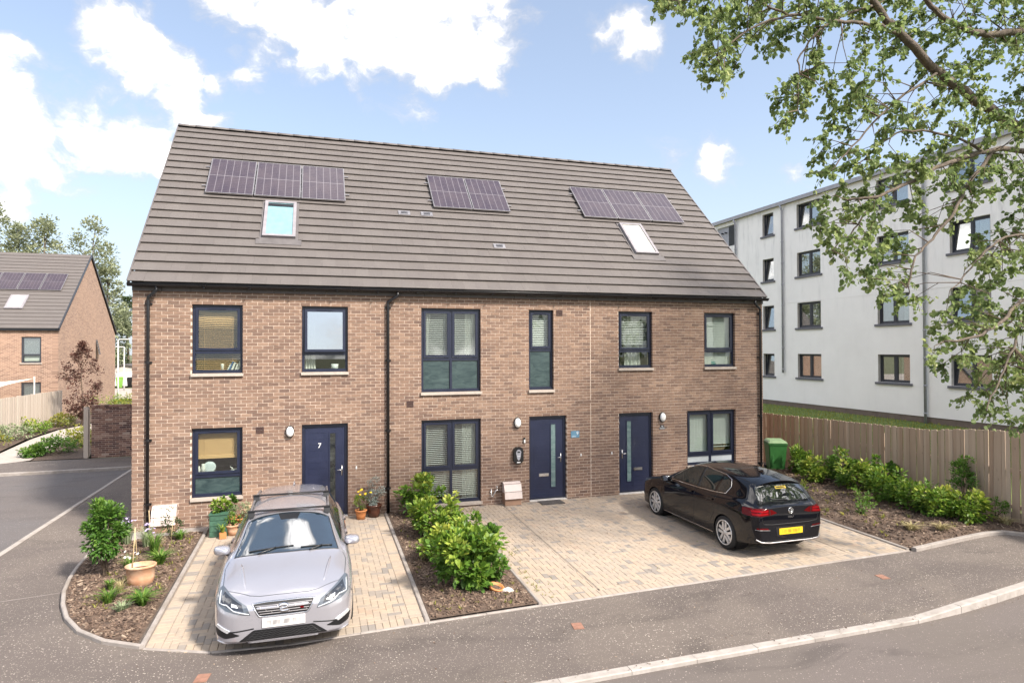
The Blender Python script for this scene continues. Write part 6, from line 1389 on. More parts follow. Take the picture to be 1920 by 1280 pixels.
# ---- black hatchback
hat = tag(empty("hatchback_car", (12.185, -5.385 + 4.284, gz(-3.2) - 0.004), rad(-90)), "black hatchback parked nose in on the wide drive with a yellow plate", "car")
GOLF = dict(zb=[(0, .22), (.2, .18), (.6, .17), (3.7, .18), (4.05, .24), (4.284, .28)],
    wl=[(0, .52), (.08, .70), (.2, .80), (.45, .85), (2, .86), (3.75, .855), (4.05, .815), (4.2, .74), (4.284, .62)], wm=[(0, .54), (.08, .72), (.2, .815), (.45, .872), (.8, .888), (3.7, .890), (4.05, .85), (4.2, .78), (4.284, .68)], zm=[(0, .40), (.3, .46), (.8, .52), (3.6, .55), (4.284, .52)],
    ws=[(0, .52), (.08, .70), (.2, .80), (.45, .855), (.9, .876), (2.5, .886), (3.5, .886), (3.9, .855), (4.15, .79), (4.284, .69)], zs=[(0, .54), (.2, .63), (.45, .70), (.9, .77), (1.3, .80), (2.5, .82), (3.5, .845), (4.284, .78)],
    wb=[(0, .45), (.08, .62), (.2, .72), (.45, .76), (.9, .785), (1.2, .79), (2.5, .785), (3.2, .775), (3.6, .75), (3.9, .715), (4.15, .69), (4.284, .62)], zbelt=[(0, .60), (.08, .67), (.2, .735), (.45, .80), (.9, .88), (1.2, .925), (1.8, .95), (3, .985), (3.6, 1.015), (3.95, 1.02), (4.15, .96), (4.284, .90)],
    wc=[(0, .32), (.08, .45), (.3, .56), (.9, .64), (1.15, .66), (1.6, .615), (2.0, .580), (2.6, .575), (3.2, .560), (3.6, .540), (3.85, .530), (4.05, .56), (4.284, .52)], zc=[(0, .62), (.08, .70), (.3, .785), (.9, .925), (1.12, .955), (1.5, 1.13), (1.95, 1.325), (2.3, 1.365), (2.8, 1.385), (3.3, 1.372), (3.7, 1.345), (3.9, 1.30), (4.07, 1.14), (4.18, .99), (4.284, .925)],
    zt=[(0, .65), (.08, .745), (.3, .835), (.6, .91), (.9, .965), (1.12, .985), (1.5, 1.20), (1.95, 1.41), (2.3, 1.46), (2.7, 1.470), (3.2, 1.455), (3.6, 1.432), (3.84, 1.40), (3.95, 1.32), (4.07, 1.17), (4.165, 1.03), (4.23, .975), (4.284, .94)])
STG = [0, .03, .10, .22, .4, .65, .9, 1.08, 1.16, 1.4, 1.65, 1.9, 2.15, 2.5, 2.9, 3.3, 3.6, 3.80, 3.88, 3.96, 4.06, 4.15, 4.21, 4.255, 4.278, 4.284]
WG = [(0.87, 0.316, 0.345), (3.49, 0.316, 0.345)]
_, bv = car_shell("body", GOLF, STG, WG, MT["paint_black"], hat); sk = Skin(bv, hat, 4.284)
rw = [(3.905, -.44), (3.895, 0), (3.905, .44), (3.96, .545), (4.12, .60), (4.165, .50), (4.175, 0), (4.165, -.50), (4.12, -.60), (3.96, -.545)]
rwp = sk.patch("rear_window", rw, "top", MT["car_glass"], 0.005, 0.05, round_=0.03)
sp = MB(); V = []
for y in np.linspace(-.56, .56, 15):
    zz = sk.hit("top", 3.70, y, 0)[0].z; k = (abs(y) / .56) ** 3; V += [(3.60, y, sk.hit("top", 3.60, y, 0)[0].z - .004), (3.80, y, sk.hit("top", 3.72, y, 0)[0].z - .012 - .02 * k), (3.995 - .05 * k, y, sk.hit("top", 3.72, y, 0)[0].z - .05 - .03 * k), (3.985 - .05 * k, y, sk.hit("top", 3.72, y, 0)[0].z - .072 - .03 * k), (3.84, y, sk.hit("top", 3.84, y, 0)[0].z - .03)]
sp.add(V, [(5 * i + a, 5 * i + (a + 1) % 5, 5 * i + 5 + (a + 1) % 5, 5 * i + 5 + a) for i in range(14) for a in range(5)] + [tuple(range(5)), tuple(range(70, 75))]); spo = sharp(sp.build("roof_spoiler", MT["paint_black"], hat, fix=True), 45)
st_ = sk.patch("window_sticker", [(3.995, -.12), (3.995, .12), (4.03, .12), (4.03, -.12)], "top", MT["sticker"], 0.008, 0.05, rwp); sk.strip("sticker_text", [(4.012, -.10), (4.012, .10)], "top", 0.012, MT["car_black"], 0.010, 0.05, rwp)
pts = [sk.hit("top", x, y, 0.016)[0] for x, y in ((4.172, .02), (4.165, -.12), (4.15, -.28), (4.14, -.36))]; m = MB(); m.tube(pts, 0.010, 6); m.build("rear_wiper", MT["car_black"], hat, True)
for sgn in (-1, 1):
    S_ = lambda P: [(a * sgn, b) for a, b in (P if sgn > 0 else reversed(P))]
    tl = sk.patch("tail_light", S_([(.30, .835), (.45, .80), (.79, .785), (.81, .84), (.80, .915), (.60, .925), (.42, .905)]), "rear", MT["lamp_red"], 0.005, 0.035, round_=0.015)
    sk.patch("light_bar", S_([(.50, .818), (.76, .805), (.765, .838), (.50, .848)]), "rear", MT["lamp_red_bright"], 0.009, 0.035, tl); sk.patch("light_bar", S_([(.50, .865), (.76, .858), (.755, .892), (.50, .895)]), "rear", MT["lamp_red_bright"], 0.009, 0.035, tl); sk.strip("light_divider", S_([(.455, .80), (.47, .91)]), "rear", 0.012, MT["car_grille"], 0.008, 0.03, tl)
    sk.patch("reflector", S_([(.48, .535), (.72, .555), (.72, .580), (.50, .565)]), "rear", MT["lamp_red"], 0.006, 0.04); sk.strip("reflector_trim", S_([(.46, .525), (.74, .545)]), "rear", 0.004, MT["alu"], 0.008, 0.04)
sk.patch("bumper_lower", [(-.60, .20), (.60, .20), (.64, .30), (.5, .335), (-.5, .335), (-.64, .30)], "rear", MT["car_black"], 0.004, 0.04, round_=0.03)
sk.strip("bumper_trim", [(-.72, .36), (-.64, .315), (-.45, .295), (.45, .295), (.64, .315), (.72, .36)], "rear", 0.020, MT["alu"], 0.012, 0.03, th=0.02)
sk.strip("tailgate_gap", [(-.66, .93), (-.64, .78), (-.60, .645), (-.4, .625), (.4, .625), (.60, .645), (.64, .78), (.66, .93)], "rear", 0.010, MT["car_grille"], 0.001, 0.03)
sk.patch("plate_recess", [(-.30, .415), (.30, .415), (.33, .57), (-.33, .57)], "rear", MT["car_black"], 0.003, 0.04, round_=0.02)
pl = sk.patch("number_plate", [(-.26, .435), (.26, .435), (.26, .545), (-.26, .545)], "rear", MT["plate_yellow"], 0.016, 0.04, th=0.02); cxp = sum(v.co.x for v in pl.data.vertices) / len(pl.data.vertices); pl.data.transform(Matrix.Translation((-cxp, 0, -.49))); pl.location = (cxp, 0, .49)
# roundel: ring with V over W
pc, nn = sk.hit("rear", 0, .865, 0.010); ez = (Vector((0, 0, 1)) - nn * nn.z).normalized(); ey = nn.cross(ez) * -1
def emb(u, v): return pc + ey * u + ez * v
m = MB(); m.tube([emb(.052 * math.cos(a), .052 * math.sin(a)) for a in np.linspace(0, 2 * math.pi, 33)], 0.0055, 6, False); em = m.build("emblem", MT["chrome"], hat, True)
for line in ([(-.026, .046), (0, -.004), (.026, .046)], [(-.046, .018), (-.022, -.046), (0, -.004), (.022, -.046), (.046, .018)]):
    m = MB(); m.tube([emb(u, v) for u, v in line], 0.0050, 6); m.build("emblem_stroke", MT["chrome"], em, True)
pc2, n2 = sk.hit("rear", 0, .745, 0.006); tx = text_obj("model_lettering", "GOLF", 0.052, MT["chrome"], hat, pc2, (rad(90), 0, rad(90)), 0.003)
for md in ("left", "right"):
    w1 = [(1.43, .985), (1.72, 1.17), (1.98, 1.315), (2.20, 1.352), (2.42, 1.362), (2.42, 1.005)]; w2 = [(2.50, 1.01), (2.49, 1.363), (2.9, 1.355), (3.08, 1.338), (3.02, 1.03)]; w3 = [(3.09, 1.035), (3.145, 1.328), (3.34, 1.27), (3.41, 1.17), (3.36, 1.06)]
    for w in (w1, w2, w3): sk.patch("side_window", w, md, MT["side_glass"], 0.004, 0.05, round_=0.015)
    sk.strip("window_trim", [(1.36, .95), (2.42, .975), (3.05, 1.005), (3.37, 1.035), (3.44, 1.17)], md, 0.014, MT["chrome"], 0.008, 0.04); sk.strip("window_trim", [(3.44, 1.17), (3.36, 1.295), (3.15, 1.352), (2.5, 1.385), (2.2, 1.374), (1.98, 1.338), (1.70, 1.185), (1.36, .955)], md, 0.009, MT["chrome"], 0.006, 0.04)
    sk.strip("pillar", [(2.46, .99), (2.455, 1.372)], md, 0.06, MT["car_black"], 0.0045, 0.04)
    sk.strip("door_gap", [(1.27, .32), (1.20, .55), (1.28, .92)], md, 0.008, MT["car_grille"], 0.0012); sk.strip("door_gap", [(2.44, .25), (2.46, .97)], md, 0.008, MT["car_grille"], 0.0012); sk.strip("door_gap", [(3.00, .40), (3.16, .62), (3.17, 1.0)], md, 0.008, MT["car_grille"], 0.0012)
    sk.strip("door_gap", [(1.20, .245), (3.08, .255)], md, 0.008, MT["car_grille"], 0.0012); sk.strip("sill_trim", [(1.24, .215), (3.10, .222)], md, 0.012, MT["chrome"], 0.006, 0.05)
    for x in (2.20, 2.93): sk.strip("door_handle", [(x, .862), (x + .18, .872)], md, 0.030, MT["paint_black"], 0.022, 0.03, th=0.03)
    sk.strip("shoulder_crease", [(1.0, .775), (2.2, .80), (3.3, .825), (3.9, .83)], md, 0.010, MT["paint_black"], 0.006, 0.05)
    sk.patch("tail_light", [(3.98, .795), (4.13, .785), (4.13, .93), (3.94, .915)], md, MT["lamp_red"], 0.005, 0.04)
    mirror(hat, 1.46, .945, .985, 1 if md == "left" else -1, MT["paint_black"])
    sk.patch("headlight", [(.12, .64), (.42, .72), (.62, .79), (.40, .77), (.13, .70)], md, MT["lamp_clear"], 0.004, 0.05)
sk.patch("windscreen", [(1.18, -.66), (1.15, 0), (1.18, .66), (1.55, .60), (1.93, .535), (1.97, 0), (1.93, -.535), (1.55, -.60)], "top", MT["car_glass"], 0.004, 0.07)
sk.patch("roof_panel", [(2.06, -.50), (2.06, .50), (3.1, .48), (3.1, -.48)], "top", MT["car_glass"], 0.003, 0.08, round_=0.05)
for sgn in (-1, 1): sk.strip("roof_gutter", [(1.98, sgn * .56), (2.6, sgn * .555), (3.3, sgn * .535), (3.8, sgn * .51)], "top", 0.014, MT["car_grille"], 0.002, 0.05)
m = MB(); z0 = sk.hit("top", 3.45, 0, 0)[0].z; m.add([(3.40, -.02, z0 + .012), (3.56, -.025, z0 - .02), (3.56, .025, z0 - .02), (3.40, .02, z0 + .012), (3.54, 0, z0 + .055), (3.49, 0, z0 + .04)], [(0, 1, 4, 5), (3, 5, 4, 2), (1, 2, 4), (0, 5, 3)]); m.build("antenna_fin", MT["paint_black"], hat, fix=True)
for x, z, r in WG:
    liner(hat, x, z, r)
    for s in (-1, 1): wheel(hat, x, s, 0.316, 0.785, 5)
TREE_LIMBS = {'A':[(19.39,-6.98,6.13),(17.7,-6.99,7.05),(16.01,-7.0,7.72),(14.76,-7.14,8.03),(13.68,-7.23,8.42),(12.81,-7.38,8.76),(12.15,-7.4,9.21),(11.58,-7.44,9.68)],'B':[(19.06,-7.02,9.03),(17.6,-7.0,9.78),(15.47,-7.38,9.3),(14.45,-7.48,9.04),(13.64,-7.54,9.07),(12.99,-7.66,9.19),(12.53,-7.73,9.51)],'C':[(19.39,-6.98,6.23),(17.7,-6.99,7.05),(15.79,-7.14,7.31),(14.65,-7.3,7.14),(13.66,-7.41,6.84),(12.88,-7.48,6.5),(12.06,-7.54,6.17),(11.43,-7.55,6.04)],'D':[(14.79,-7.29,7.13),(14.05,-7.42,6.51),(13.55,-7.58,6.01),(13.08,-7.63,5.59),(12.61,-7.69,5.22),(12.37,-7.71,4.72)],'E':[(12.68,-7.4,8.82),(11.9,-7.42,8.87),(11.19,-7.51,8.75),(10.43,-7.49,8.73),(9.7,-7.46,8.4),(9.23,-7.42,7.97)],'F':[(12.15,-7.4,9.21),(11.27,-7.43,8.81),(10.73,-7.47,8.3),(10.55,-7.51,7.78),(10.58,-7.51,7.27)],'G':[(19.26,-7.02,4.75),(17.23,-7.23,4.69),(15.45,-7.41,4.64),(14.5,-7.64,4.25),(13.68,-7.8,3.98),(13.01,-7.8,3.9)],'H':[(15.45,-7.41,4.64),(14.77,-7.61,3.81),(14.11,-7.81,3.22),(13.74,-7.9,2.81)],'I':[(19.39,-6.97,5.7),(16.86,-7.13,5.77),(15.19,-7.35,5.74),(14.26,-7.47,5.32),(13.63,-7.59,4.85)],'J':[(10.43,-7.49,8.73),(9.55,-7.42,8.94),(8.9,-7.33,8.81),(8.37,-7.27,8.76)],'K':[(13.68,-7.23,8.42),(12.56,-7.4,7.73),(11.74,-7.45,7.04),(11.19,-7.48,6.49)],'L':[(14.65,-7.3,7.14),(13.4,-7.44,7.29),(12.47,-7.47,7.19),(11.82,-7.47,6.71)],'M':[(12.06,-7.54,6.17),(11.59,-7.49,5.62),(11.2,-7.46,5.28)]}
TREE_CLUMPS = [(16.71,-6.76,5.85),(12.94,-8.11,8.08),(12.52,-7.84,7.51),(16.86,-7.56,6.65),(16.56,-7.28,5.54),(14.77,-6.91,8.92),(13.66,-7.18,9.04),(16.08,-7.18,9.2),(11.58,-7.15,5.34),(14.91,-7.42,7.62),(16.65,-6.79,8.54),(13.81,-7.61,7.35),(15.83,-7.46,9.5),(13.85,-7.09,9.95),(14.88,-7.68,7.31),(15.53,-6.95,5.9),(13.64,-7.43,6.74),(11.11,-7.28,8.4),(13.19,-7.0,9.69),(14.45,-7.47,7.31),(17.2,-7.04,10.06),(11.77,-7.55,7.93),(15.85,-7.43,10.35),(14.35,-7.39,9.16),(14.53,-7.14,10.15),(12.01,-7.32,7.57),(11.95,-7.6,8.8),(11.97,-7.58,6.91),(10.61,-7.98,8.7),(11.75,-7.46,5.35),(13.86,-7.12,7.81),(15.92,-7.4,7.23),(15.79,-7.16,8.16),(16.05,-6.98,8.56),(13.64,-6.43,7.72),(15.8,-7.21,10.49),(16.22,-7.92,6.97),(12.56,-7.25,5.69),(15.33,-7.6,8.59),(12.11,-7.64,7.65),(16.74,-7.32,9.37),(10.9,-7.56,9.18),(16.82,-7.34,7.52),(11.4,-7.11,7.12),(15.18,-7.98,7.72),(14.43,-7.62,8.61),(14.4,-6.53,10.13),(12.88,-7.67,6.58),(16.65,-7.59,8.15),(13.55,-7.06,5.98),(17.58,-6.7,10.8),(12.08,-6.88,7.82),(12.65,-7.29,8.64),(11.72,-7.41,7.8),(12.03,-7.27,8.52),(11.96,-7.51,5.2),(15.19,-7.18,9.28),(11.72,-7.74,6.01),(16.35,-7.39,6.01),(16.68,-6.95,6.21),(12.8,-7.22,4.55),(13.65,-6.7,6.08),(16.33,-7.84,9.48),(11.93,-6.96,6.49),(17.25,-7.18,10.63),(15.77,-7.19,6.16),(13.82,-6.91,8.62),(14.91,-7.51,10.11),(12.74,-7.04,10.11),(16.28,-6.68,10.36),(12.63,-7.17,9.75),(15.81,-7.44,6.31),(16.02,-7.42,7.69),(11.73,-6.94,7.44),(14.0,-7.74,6.7),(15.67,-7.12,6.44),(16.33,-7.82,7.51),(11.4,-7.55,4.99),(11.22,-7.72,9.45),(11.65,-6.75,5.8),(12.68,-6.17,7.35),(13.55,-7.07,9.54),(12.53,-7.32,7.6),(12.52,-7.19,8.26),(16.26,-7.0,6.86),(16.05,-6.88,8.88),(14.39,-7.48,7.88),(12.51,-7.5,8.95),(16.53,-7.09,8.76),(13.84,-7.37,7.54),(12.73,-6.93,6.43),(17.69,-6.98,5.64),(16.73,-7.36,6.6),(13.44,-7.3,7.09),(11.99,-6.94,6.16),(12.8,-7.42,6.75),(14.46,-6.93,6.4),(11.82,-7.74,6.57),(16.47,-7.27,9.07),(11.87,-7.5,5.55),(13.22,-7.16,9.77),(11.8,-7.37,9.38),(16.15,-7.49,7.07),(13.81,-7.94,9.75),(14.08,-6.81,6.36),(11.74,-7.53,6.51),(16.03,-7.19,10.14),(15.93,-7.81,8.07),(16.69,-7.48,9.07),(18.17,-6.57,7.33),(15.63,-7.08,5.89),(12.56,-6.45,7.64),(13.6,-7.55,9.56),(13.52,-7.02,7.59),(14.53,-7.13,6.82),(14.99,-7.61,8.84),(15.16,-7.79,7.37),(12.36,-7.65,7.58),(13.88,-7.11,8.76),(13.28,-7.1,4.66),(13.34,-7.43,7.83),(14.18,-7.09,8.4),(11.98,-6.71,6.88),(16.86,-7.19,5.81),(11.97,-7.46,8.2),(13.72,-7.24,9.46),(11.94,-7.05,5.93),(11.11,-7.57,9.5),(16.08,-7.88,5.82),(14.83,-7.25,9.95),(13.98,-7.23,6.05),(11.99,-7.41,9.75),(17.47,-7.0,6.54),(12.85,-7.55,6.18),(14.03,-7.09,9.27),(13.5,-7.75,7.67),(11.67,-7.25,8.58),(14.79,-7.44,9.47),(17.1,-7.27,8.09),(12.32,-7.03,8.94),(13.47,-6.76,4.98),(11.73,-7.74,4.84),(14.04,-6.84,10.4),(14.76,-7.92,9.21),(12.82,-7.25,5.34),(14.97,-7.51,6.91),(15.97,-6.99,10.35),(14.89,-6.62,10.56),(11.64,-7.38,6.65),(11.36,-7.29,7.7),(14.55,-7.96,5.36),(12.37,-6.84,7.09),(14.0,-7.57,8.22),(14.42,-7.3,7.77),(13.08,-8.07,8.72),(14.68,-7.1,9.61),(12.58,-6.94,6.0),(14.78,-7.24,9.07),(13.98,-7.36,6.9),(15.69,-6.46,5.69),(13.8,-6.89,9.29),(11.66,-7.0,8.09),(15.53,-7.29,7.78),(12.4,-7.54,6.83),(12.55,-7.26,6.08),(15.91,-7.65,7.7),(13.53,-7.37,6.51),(11.15,-7.41,6.07),(11.06,-7.79,8.81),(16.2,-6.53,5.72),(17.33,-6.82,6.57),(11.39,-7.09,8.28),(13.67,-6.86,8.78),(12.4,-7.28,5.39),(17.45,-6.78,9.25),(11.54,-7.14,9.02),(12.17,-7.51,7.25),(17.35,-6.35,8.38),(13.55,-6.73,6.33),(11.88,-6.95,9.69),(12.95,-6.81,8.88),(16.01,-7.97,8.48),(13.79,-7.86,8.26),(12.62,-7.55,9.71),(15.3,-7.89,9.48),(12.57,-7.1,4.76),(11.2,-7.34,6.5),(12.3,-7.11,7.94),(14.29,-7.64,7.57),(14.08,-6.42,6.75),(16.08,-7.79,8.31),(13.19,-6.66,5.12),(16.54,-6.82,7.36),(16.74,-7.06,10.75),(14.36,-7.25,6.18),(12.23,-7.13,6.38),(13.87,-7.77,7.87),(15.98,-6.81,7.42),(11.1,-7.45,8.57),(13.02,-7.47,9.79),(17.06,-7.32,10.25),(11.53,-7.53,7.94),(14.95,-7.8,7.15),(14.6,-7.6,6.25),(14.06,-7.79,6.31),(14.58,-7.09,6.53),(16.01,-7.46,7.39),(16.73,-6.97,5.87),(11.23,-7.76,5.43),(16.49,-7.29,6.85),(13.63,-7.41,7.16),(12.0,-7.18,9.27),(17.5,-7.2,9.47),(15.71,-7.58,9.07),(16.79,-7.53,6.15),(13.37,-6.97,8.97),(13.95,-7.61,9.52),(15.4,-7.33,9.32),(12.16,-7.33,9.23),(14.52,-7.6,6.77),(15.31,-7.22,8.15),(12.29,-6.98,5.06),(11.22,-7.53,5.65),(15.91,-7.64,9.29),(13.12,-6.95,9.09),(12.13,-6.95,9.2),(16.06,-6.72,6.26),(13.83,-7.38,6.53),(16.96,-7.24,7.93),(15.88,-7.33,6.95),(15.44,-6.56,5.9),(14.78,-6.9,5.47),(13.95,-7.1,7.03),(13.5,-7.31,8.17),(13.68,-7.54,8.81),(14.18,-7.38,8.89),(17.22,-7.34,9.63),(15.84,-7.31,8.45),(13.26,-6.79,5.66),(13.05,-7.0,6.71),(13.59,-7.63,7.94),(11.59,-7.58,5.94),(16.91,-6.83,10.53),(11.86,-6.69,5.62),(14.76,-7.84,6.6),(11.81,-7.34,9.7),(15.28,-6.99,7.27),(14.4,-7.2,7.2),(11.13,-7.27,8.9),(14.01,-6.89,5.94),(12.87,-7.58,6.79),(12.53,-7.93,8.38),(11.71,-7.06,7.61),(11.61,-6.81,7.01),(14.5,-7.67,9.58),(13.09,-7.13,7.65),(13.04,-7.25,8.99),(13.17,-6.88,4.8),(11.78,-6.64,6.04),(14.52,-7.79,7.66),(15.17,-7.4,9.51),(14.08,-7.78,5.28),(11.93,-7.71,8.52),(13.55,-6.87,9.56),(15.39,-6.82,9.95),(14.47,-8.23,5.25),(16.86,-6.81,9.22),(11.84,-7.57,9.39),(16.32,-7.4,8.53),(10.93,-8.1,7.83),(14.78,-7.65,6.5),(16.13,-7.72,7.05),(12.7,-6.9,7.85),(12.69,-7.17,9.48),(13.67,-6.66,7.63),(16.58,-7.74,10.32),(12.89,-7.21,9.77),(9.8,-7.43,8.81),(10.19,-6.57,8.4),(9.49,-8.34,8.58),(11.22,-6.42,9.51),(9.08,-7.37,8.18),(11.15,-6.82,9.36),(9.97,-7.5,9.07),(9.38,-6.89,8.82),(10.26,-6.97,8.65),(10.43,-7.8,8.99),(9.59,-6.59,8.31),(9.74,-7.4,9.16),(10.4,-7.69,8.51),(10.81,-7.47,8.82),(8.94,-7.9,8.02),(9.69,-7.08,9.36),(9.0,-7.37,8.93),(9.35,-7.34,8.77),(9.41,-7.17,8.08),(9.78,-7.13,8.43),(8.93,-7.98,7.45),(8.79,-7.48,8.53),(10.85,-6.64,9.17),(10.52,-7.17,9.59),(10.78,-7.53,9.41),(10.02,-7.1,8.75),(9.53,-7.43,8.86),(10.8,-6.97,9.41),(11.18,-7.14,8.81),(10.64,-7.06,8.76),(9.01,-7.81,8.31),(9.26,-7.25,9.23),(8.87,-7.3,8.93),(9.1,-7.33,8.76),(9.79,-6.6,9.44),(8.48,-7.87,8.73),(9.98,-6.82,8.8),(10.99,-6.27,8.92),(10.55,-6.74,9.17),(10.78,-7.49,8.99),(10.6,-7.42,9.47),(9.37,-7.13,7.81),(9.35,-7.38,8.14),(10.14,-7.21,9.48),(10.09,-6.95,9.3),(10.24,-7.23,9.07),(10.6,-7.03,8.59),(9.87,-7.06,8.85),(9.16,-7.01,8.25),(8.97,-7.57,8.26),(11.34,-6.51,7.84),(11.08,-7.08,8.17),(11.16,-7.26,8.35),(11.54,-6.56,7.89),(9.86,-8.08,6.93),(11.04,-7.21,7.88),(10.56,-7.29,7.71),(10.39,-7.32,7.54),(10.45,-7.55,7.81),(11.26,-7.11,8.2),(11.04,-6.98,7.81),(14.6,-7.4,3.58),(15.87,-6.98,3.6),(15.02,-7.27,5.01),(16.32,-7.12,4.43),(14.21,-7.59,5.08),(16.64,-7.06,2.94),(15.15,-6.65,5.01),(14.92,-7.24,3.88),(16.63,-7.14,2.56),(16.12,-7.25,3.64),(14.54,-7.48,2.78),(15.15,-7.37,5.2),(15.63,-7.53,2.85),(16.82,-6.77,4.74),(15.49,-7.45,5.14),(15.21,-7.31,3.84),(15.17,-7.57,4.52),(14.66,-7.68,2.88),(13.67,-7.56,3.67),(12.84,-7.77,3.7),(13.43,-7.51,4.4),(14.94,-7.7,3.23),(14.77,-8.08,3.33),(15.91,-7.07,2.47),(14.93,-7.21,3.24),(15.49,-7.24,4.34),(17.02,-6.97,3.33),(15.05,-7.02,4.36),(16.0,-7.49,5.0),(14.3,-7.46,2.85),(13.93,-7.48,4.16),(15.55,-7.57,2.57),(15.47,-7.71,4.1),(14.14,-7.2,4.51),(14.85,-6.77,2.94),(15.63,-7.12,3.33),(14.65,-7.59,4.14),(16.61,-7.27,5.33),(15.47,-7.27,4.81),(13.37,-7.57,3.95),(14.97,-6.89,3.44),(16.76,-7.13,3.97),(16.3,-6.88,3.71),(15.3,-7.79,5.13),(14.4,-7.53,4.84),(14.69,-7.0,3.75),(14.09,-7.61,4.11),(14.67,-7.6,3.48),(14.97,-6.9,4.7),(16.33,-7.33,4.67),(14.02,-6.86,4.17),(16.11,-7.22,4.95),(15.31,-6.98,5.29),(13.94,-7.3,4.26),(13.6,-7.31,3.54),(15.02,-7.36,4.43),(15.62,-7.32,2.98),(16.03,-7.59,4.34),(13.84,-7.89,4.5),(14.56,-7.91,4.08),(15.33,-7.14,3.14),(15.69,-7.77,3.69),(13.47,-7.76,3.29),(15.83,-7.26,3.92),(14.79,-7.19,3.02),(14.89,-7.73,5.26),(14.44,-7.2,4.38),(13.9,-7.44,3.96),(15.29,-7.18,2.54),(16.58,-6.68,2.68),(15.16,-6.9,3.77),(15.79,-7.53,5.43),(14.56,-6.87,4.82),(16.25,-7.01,4.29),(15.25,-7.54,3.48),(16.55,-7.24,3.12),(14.88,-7.41,3.66),(8.15,-7.64,8.56),(9.05,-6.72,9.26),(8.21,-7.69,8.71),(8.97,-7.03,9.21),(8.68,-7.09,8.86)]
# ------------------------------------------------------------------ plants
def unit(a): return a / np.maximum(1e-9, np.linalg.norm(a, axis=-1, keepdims=True))
def leaf_mesh(name, P, D, N, S, mat, tone, wr=0.62, fold=0.18, droop=0.12):
    """one folded six-point leaf per row: base P, axis D, face normal N, length S"""
    P, D, N, S = np.asarray(P, float), unit(np.asarray(D, float)), np.asarray(N, float), np.asarray(S, float)[:, None]
    X = unit(np.cross(D, N)); N = unit(np.cross(X, D)); W = S * wr / 2
    def q(u, w, h): return P + D * S * u + X * W * w + N * S * h
    V = np.stack([q(0, 0, 0), q(0.28, 0.92, fold * 0.8), q(0.66, 0.74, fold * 0.5 - droop * 0.4), q(1, 0, -droop), q(0.66, -0.74, fold * 0.5 - droop * 0.4), q(0.28, -0.92, fold * 0.8)], 1)
    n = len(P); b = (np.arange(n) * 6)[:, None]; F = np.concatenate([b + [0, 1, 2, 3], b + [0, 3, 4, 5]]); T = np.concatenate([tone, tone])
    return np_mesh(name, V.reshape(-1, 3), F, mat, np.clip(T, 0, 1))
def rdir(r, n): return unit(r.normal(size=(n, 3)))
def foliage(r, centers, radii, per, leaf, mat, name="foliage", up=0.5, tone_tip=0.45, base_tone=0.4, wr=0.62, out_from=None, droop=0.12, hang=0.0):
    C = np.repeat(np.asarray(centers, float), per, 0); R = np.repeat(np.asarray(radii, float), per)[:, None]; n = len(C)
    d = rdir(r, n); k = r.uniform(0.15, 1, (n, 1)) ** 0.5; P = C + d * R * k
    o = np.asarray(out_from if out_from is not None else np.mean(np.asarray(centers), 0), float)
    out = unit(P - o); D = unit(d * 0.8 + out * 0.7 + rdir(r, n) * 0.5 + np.array([0, 0, up * 0.4 - hang])); N = unit(np.array([0, 0, 1.0]) * (0.6 + up) + out * 0.7 + rdir(r, n) * 0.55)
    S = leaf * r.uniform(0.6, 1.25, n)
    ct = np.repeat(r.normal(0, 0.10, len(centers)), per)
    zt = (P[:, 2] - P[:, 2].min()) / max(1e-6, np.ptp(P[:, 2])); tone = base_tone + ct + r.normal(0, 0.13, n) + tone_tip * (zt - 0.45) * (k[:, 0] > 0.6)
    return leaf_mesh(name, P, D, N, S, mat, tone, wr, 0.18, droop)
def shrub(name, label, loc, rx, ry, h, nclump, per, leaf, mat, seed, cat="shrub", group=None, stems=6, base=0.12, top=1.0, tip=0.5, base_tone=0.38, clump=None, up=0.5, wr=0.62):
    r = np.random.default_rng(seed); t = tag(empty(name, loc), label, cat, group); C = []; cr = clump or min(rx, ry, h) * 0.34
    while len(C) < nclump:
        d = rdir(r, 1)[0]; k = r.uniform(0.35, 1) ** 0.6; z = base * h + (h - base * h) * (0.5 + 0.5 * d[2] * k)
        C.append((rx * d[0] * k * (1.0 - 0.25 * (z / h) ** 2 * (top < 1)), ry * d[1] * k, z * (1 + 0.08 * r.normal())))
    link("foliage", foliage(r, C, [cr * r.uniform(0.7, 1.25) for _ in C], per, leaf, mat, up=up, tone_tip=tip, base_tone=base_tone, out_from=(0, 0, h * 0.35), wr=wr), t)
    m = MB()
    for k in range(stems):
        c = C[int(r.integers(len(C)))]; m.tube([(r.normal(0, rx * 0.08), r.normal(0, ry * 0.08), -0.04), (c[0] * 0.35, c[1] * 0.35, c[2] * 0.45), c], [0.011, 0.008, 0.004], 6)
    m.build("stem", MT["twig"], t, True); return t
def grass_tuft(mb_V, mb_F, mb_T, r, x, y, z, n, h, sp, wdt=0.006, curl=0.6):
    for i in range(n):
        a = r.uniform(0, 6.28); d = np.array([math.cos(a), math.sin(a), 0]); s = np.array([-d[1], d[0], 0]) * wdt; hh = h * r.uniform(0.6, 1.2); c = curl * r.uniform(0.4, 1.2); p = np.array([x, y, z]) + d * sp * r.uniform(0, 0.4)
        q1 = p + d * hh * c * 0.3 + [0, 0, hh * 0.6]; q2 = p + d * hh * c + [0, 0, hh * (0.95 - 0.25 * c)]; k = len(mb_V)
        mb_V += [p - s, p + s, q1 + s * 0.8, q1 - s * 0.8, q2 + s * 0.15, q2 - s * 0.15]; mb_F += [(k, k + 1, k + 2, k + 3), (k + 3, k + 2, k + 4, k + 5)]; tn = r.uniform(0.2, 1); mb_T += [tn, tn]
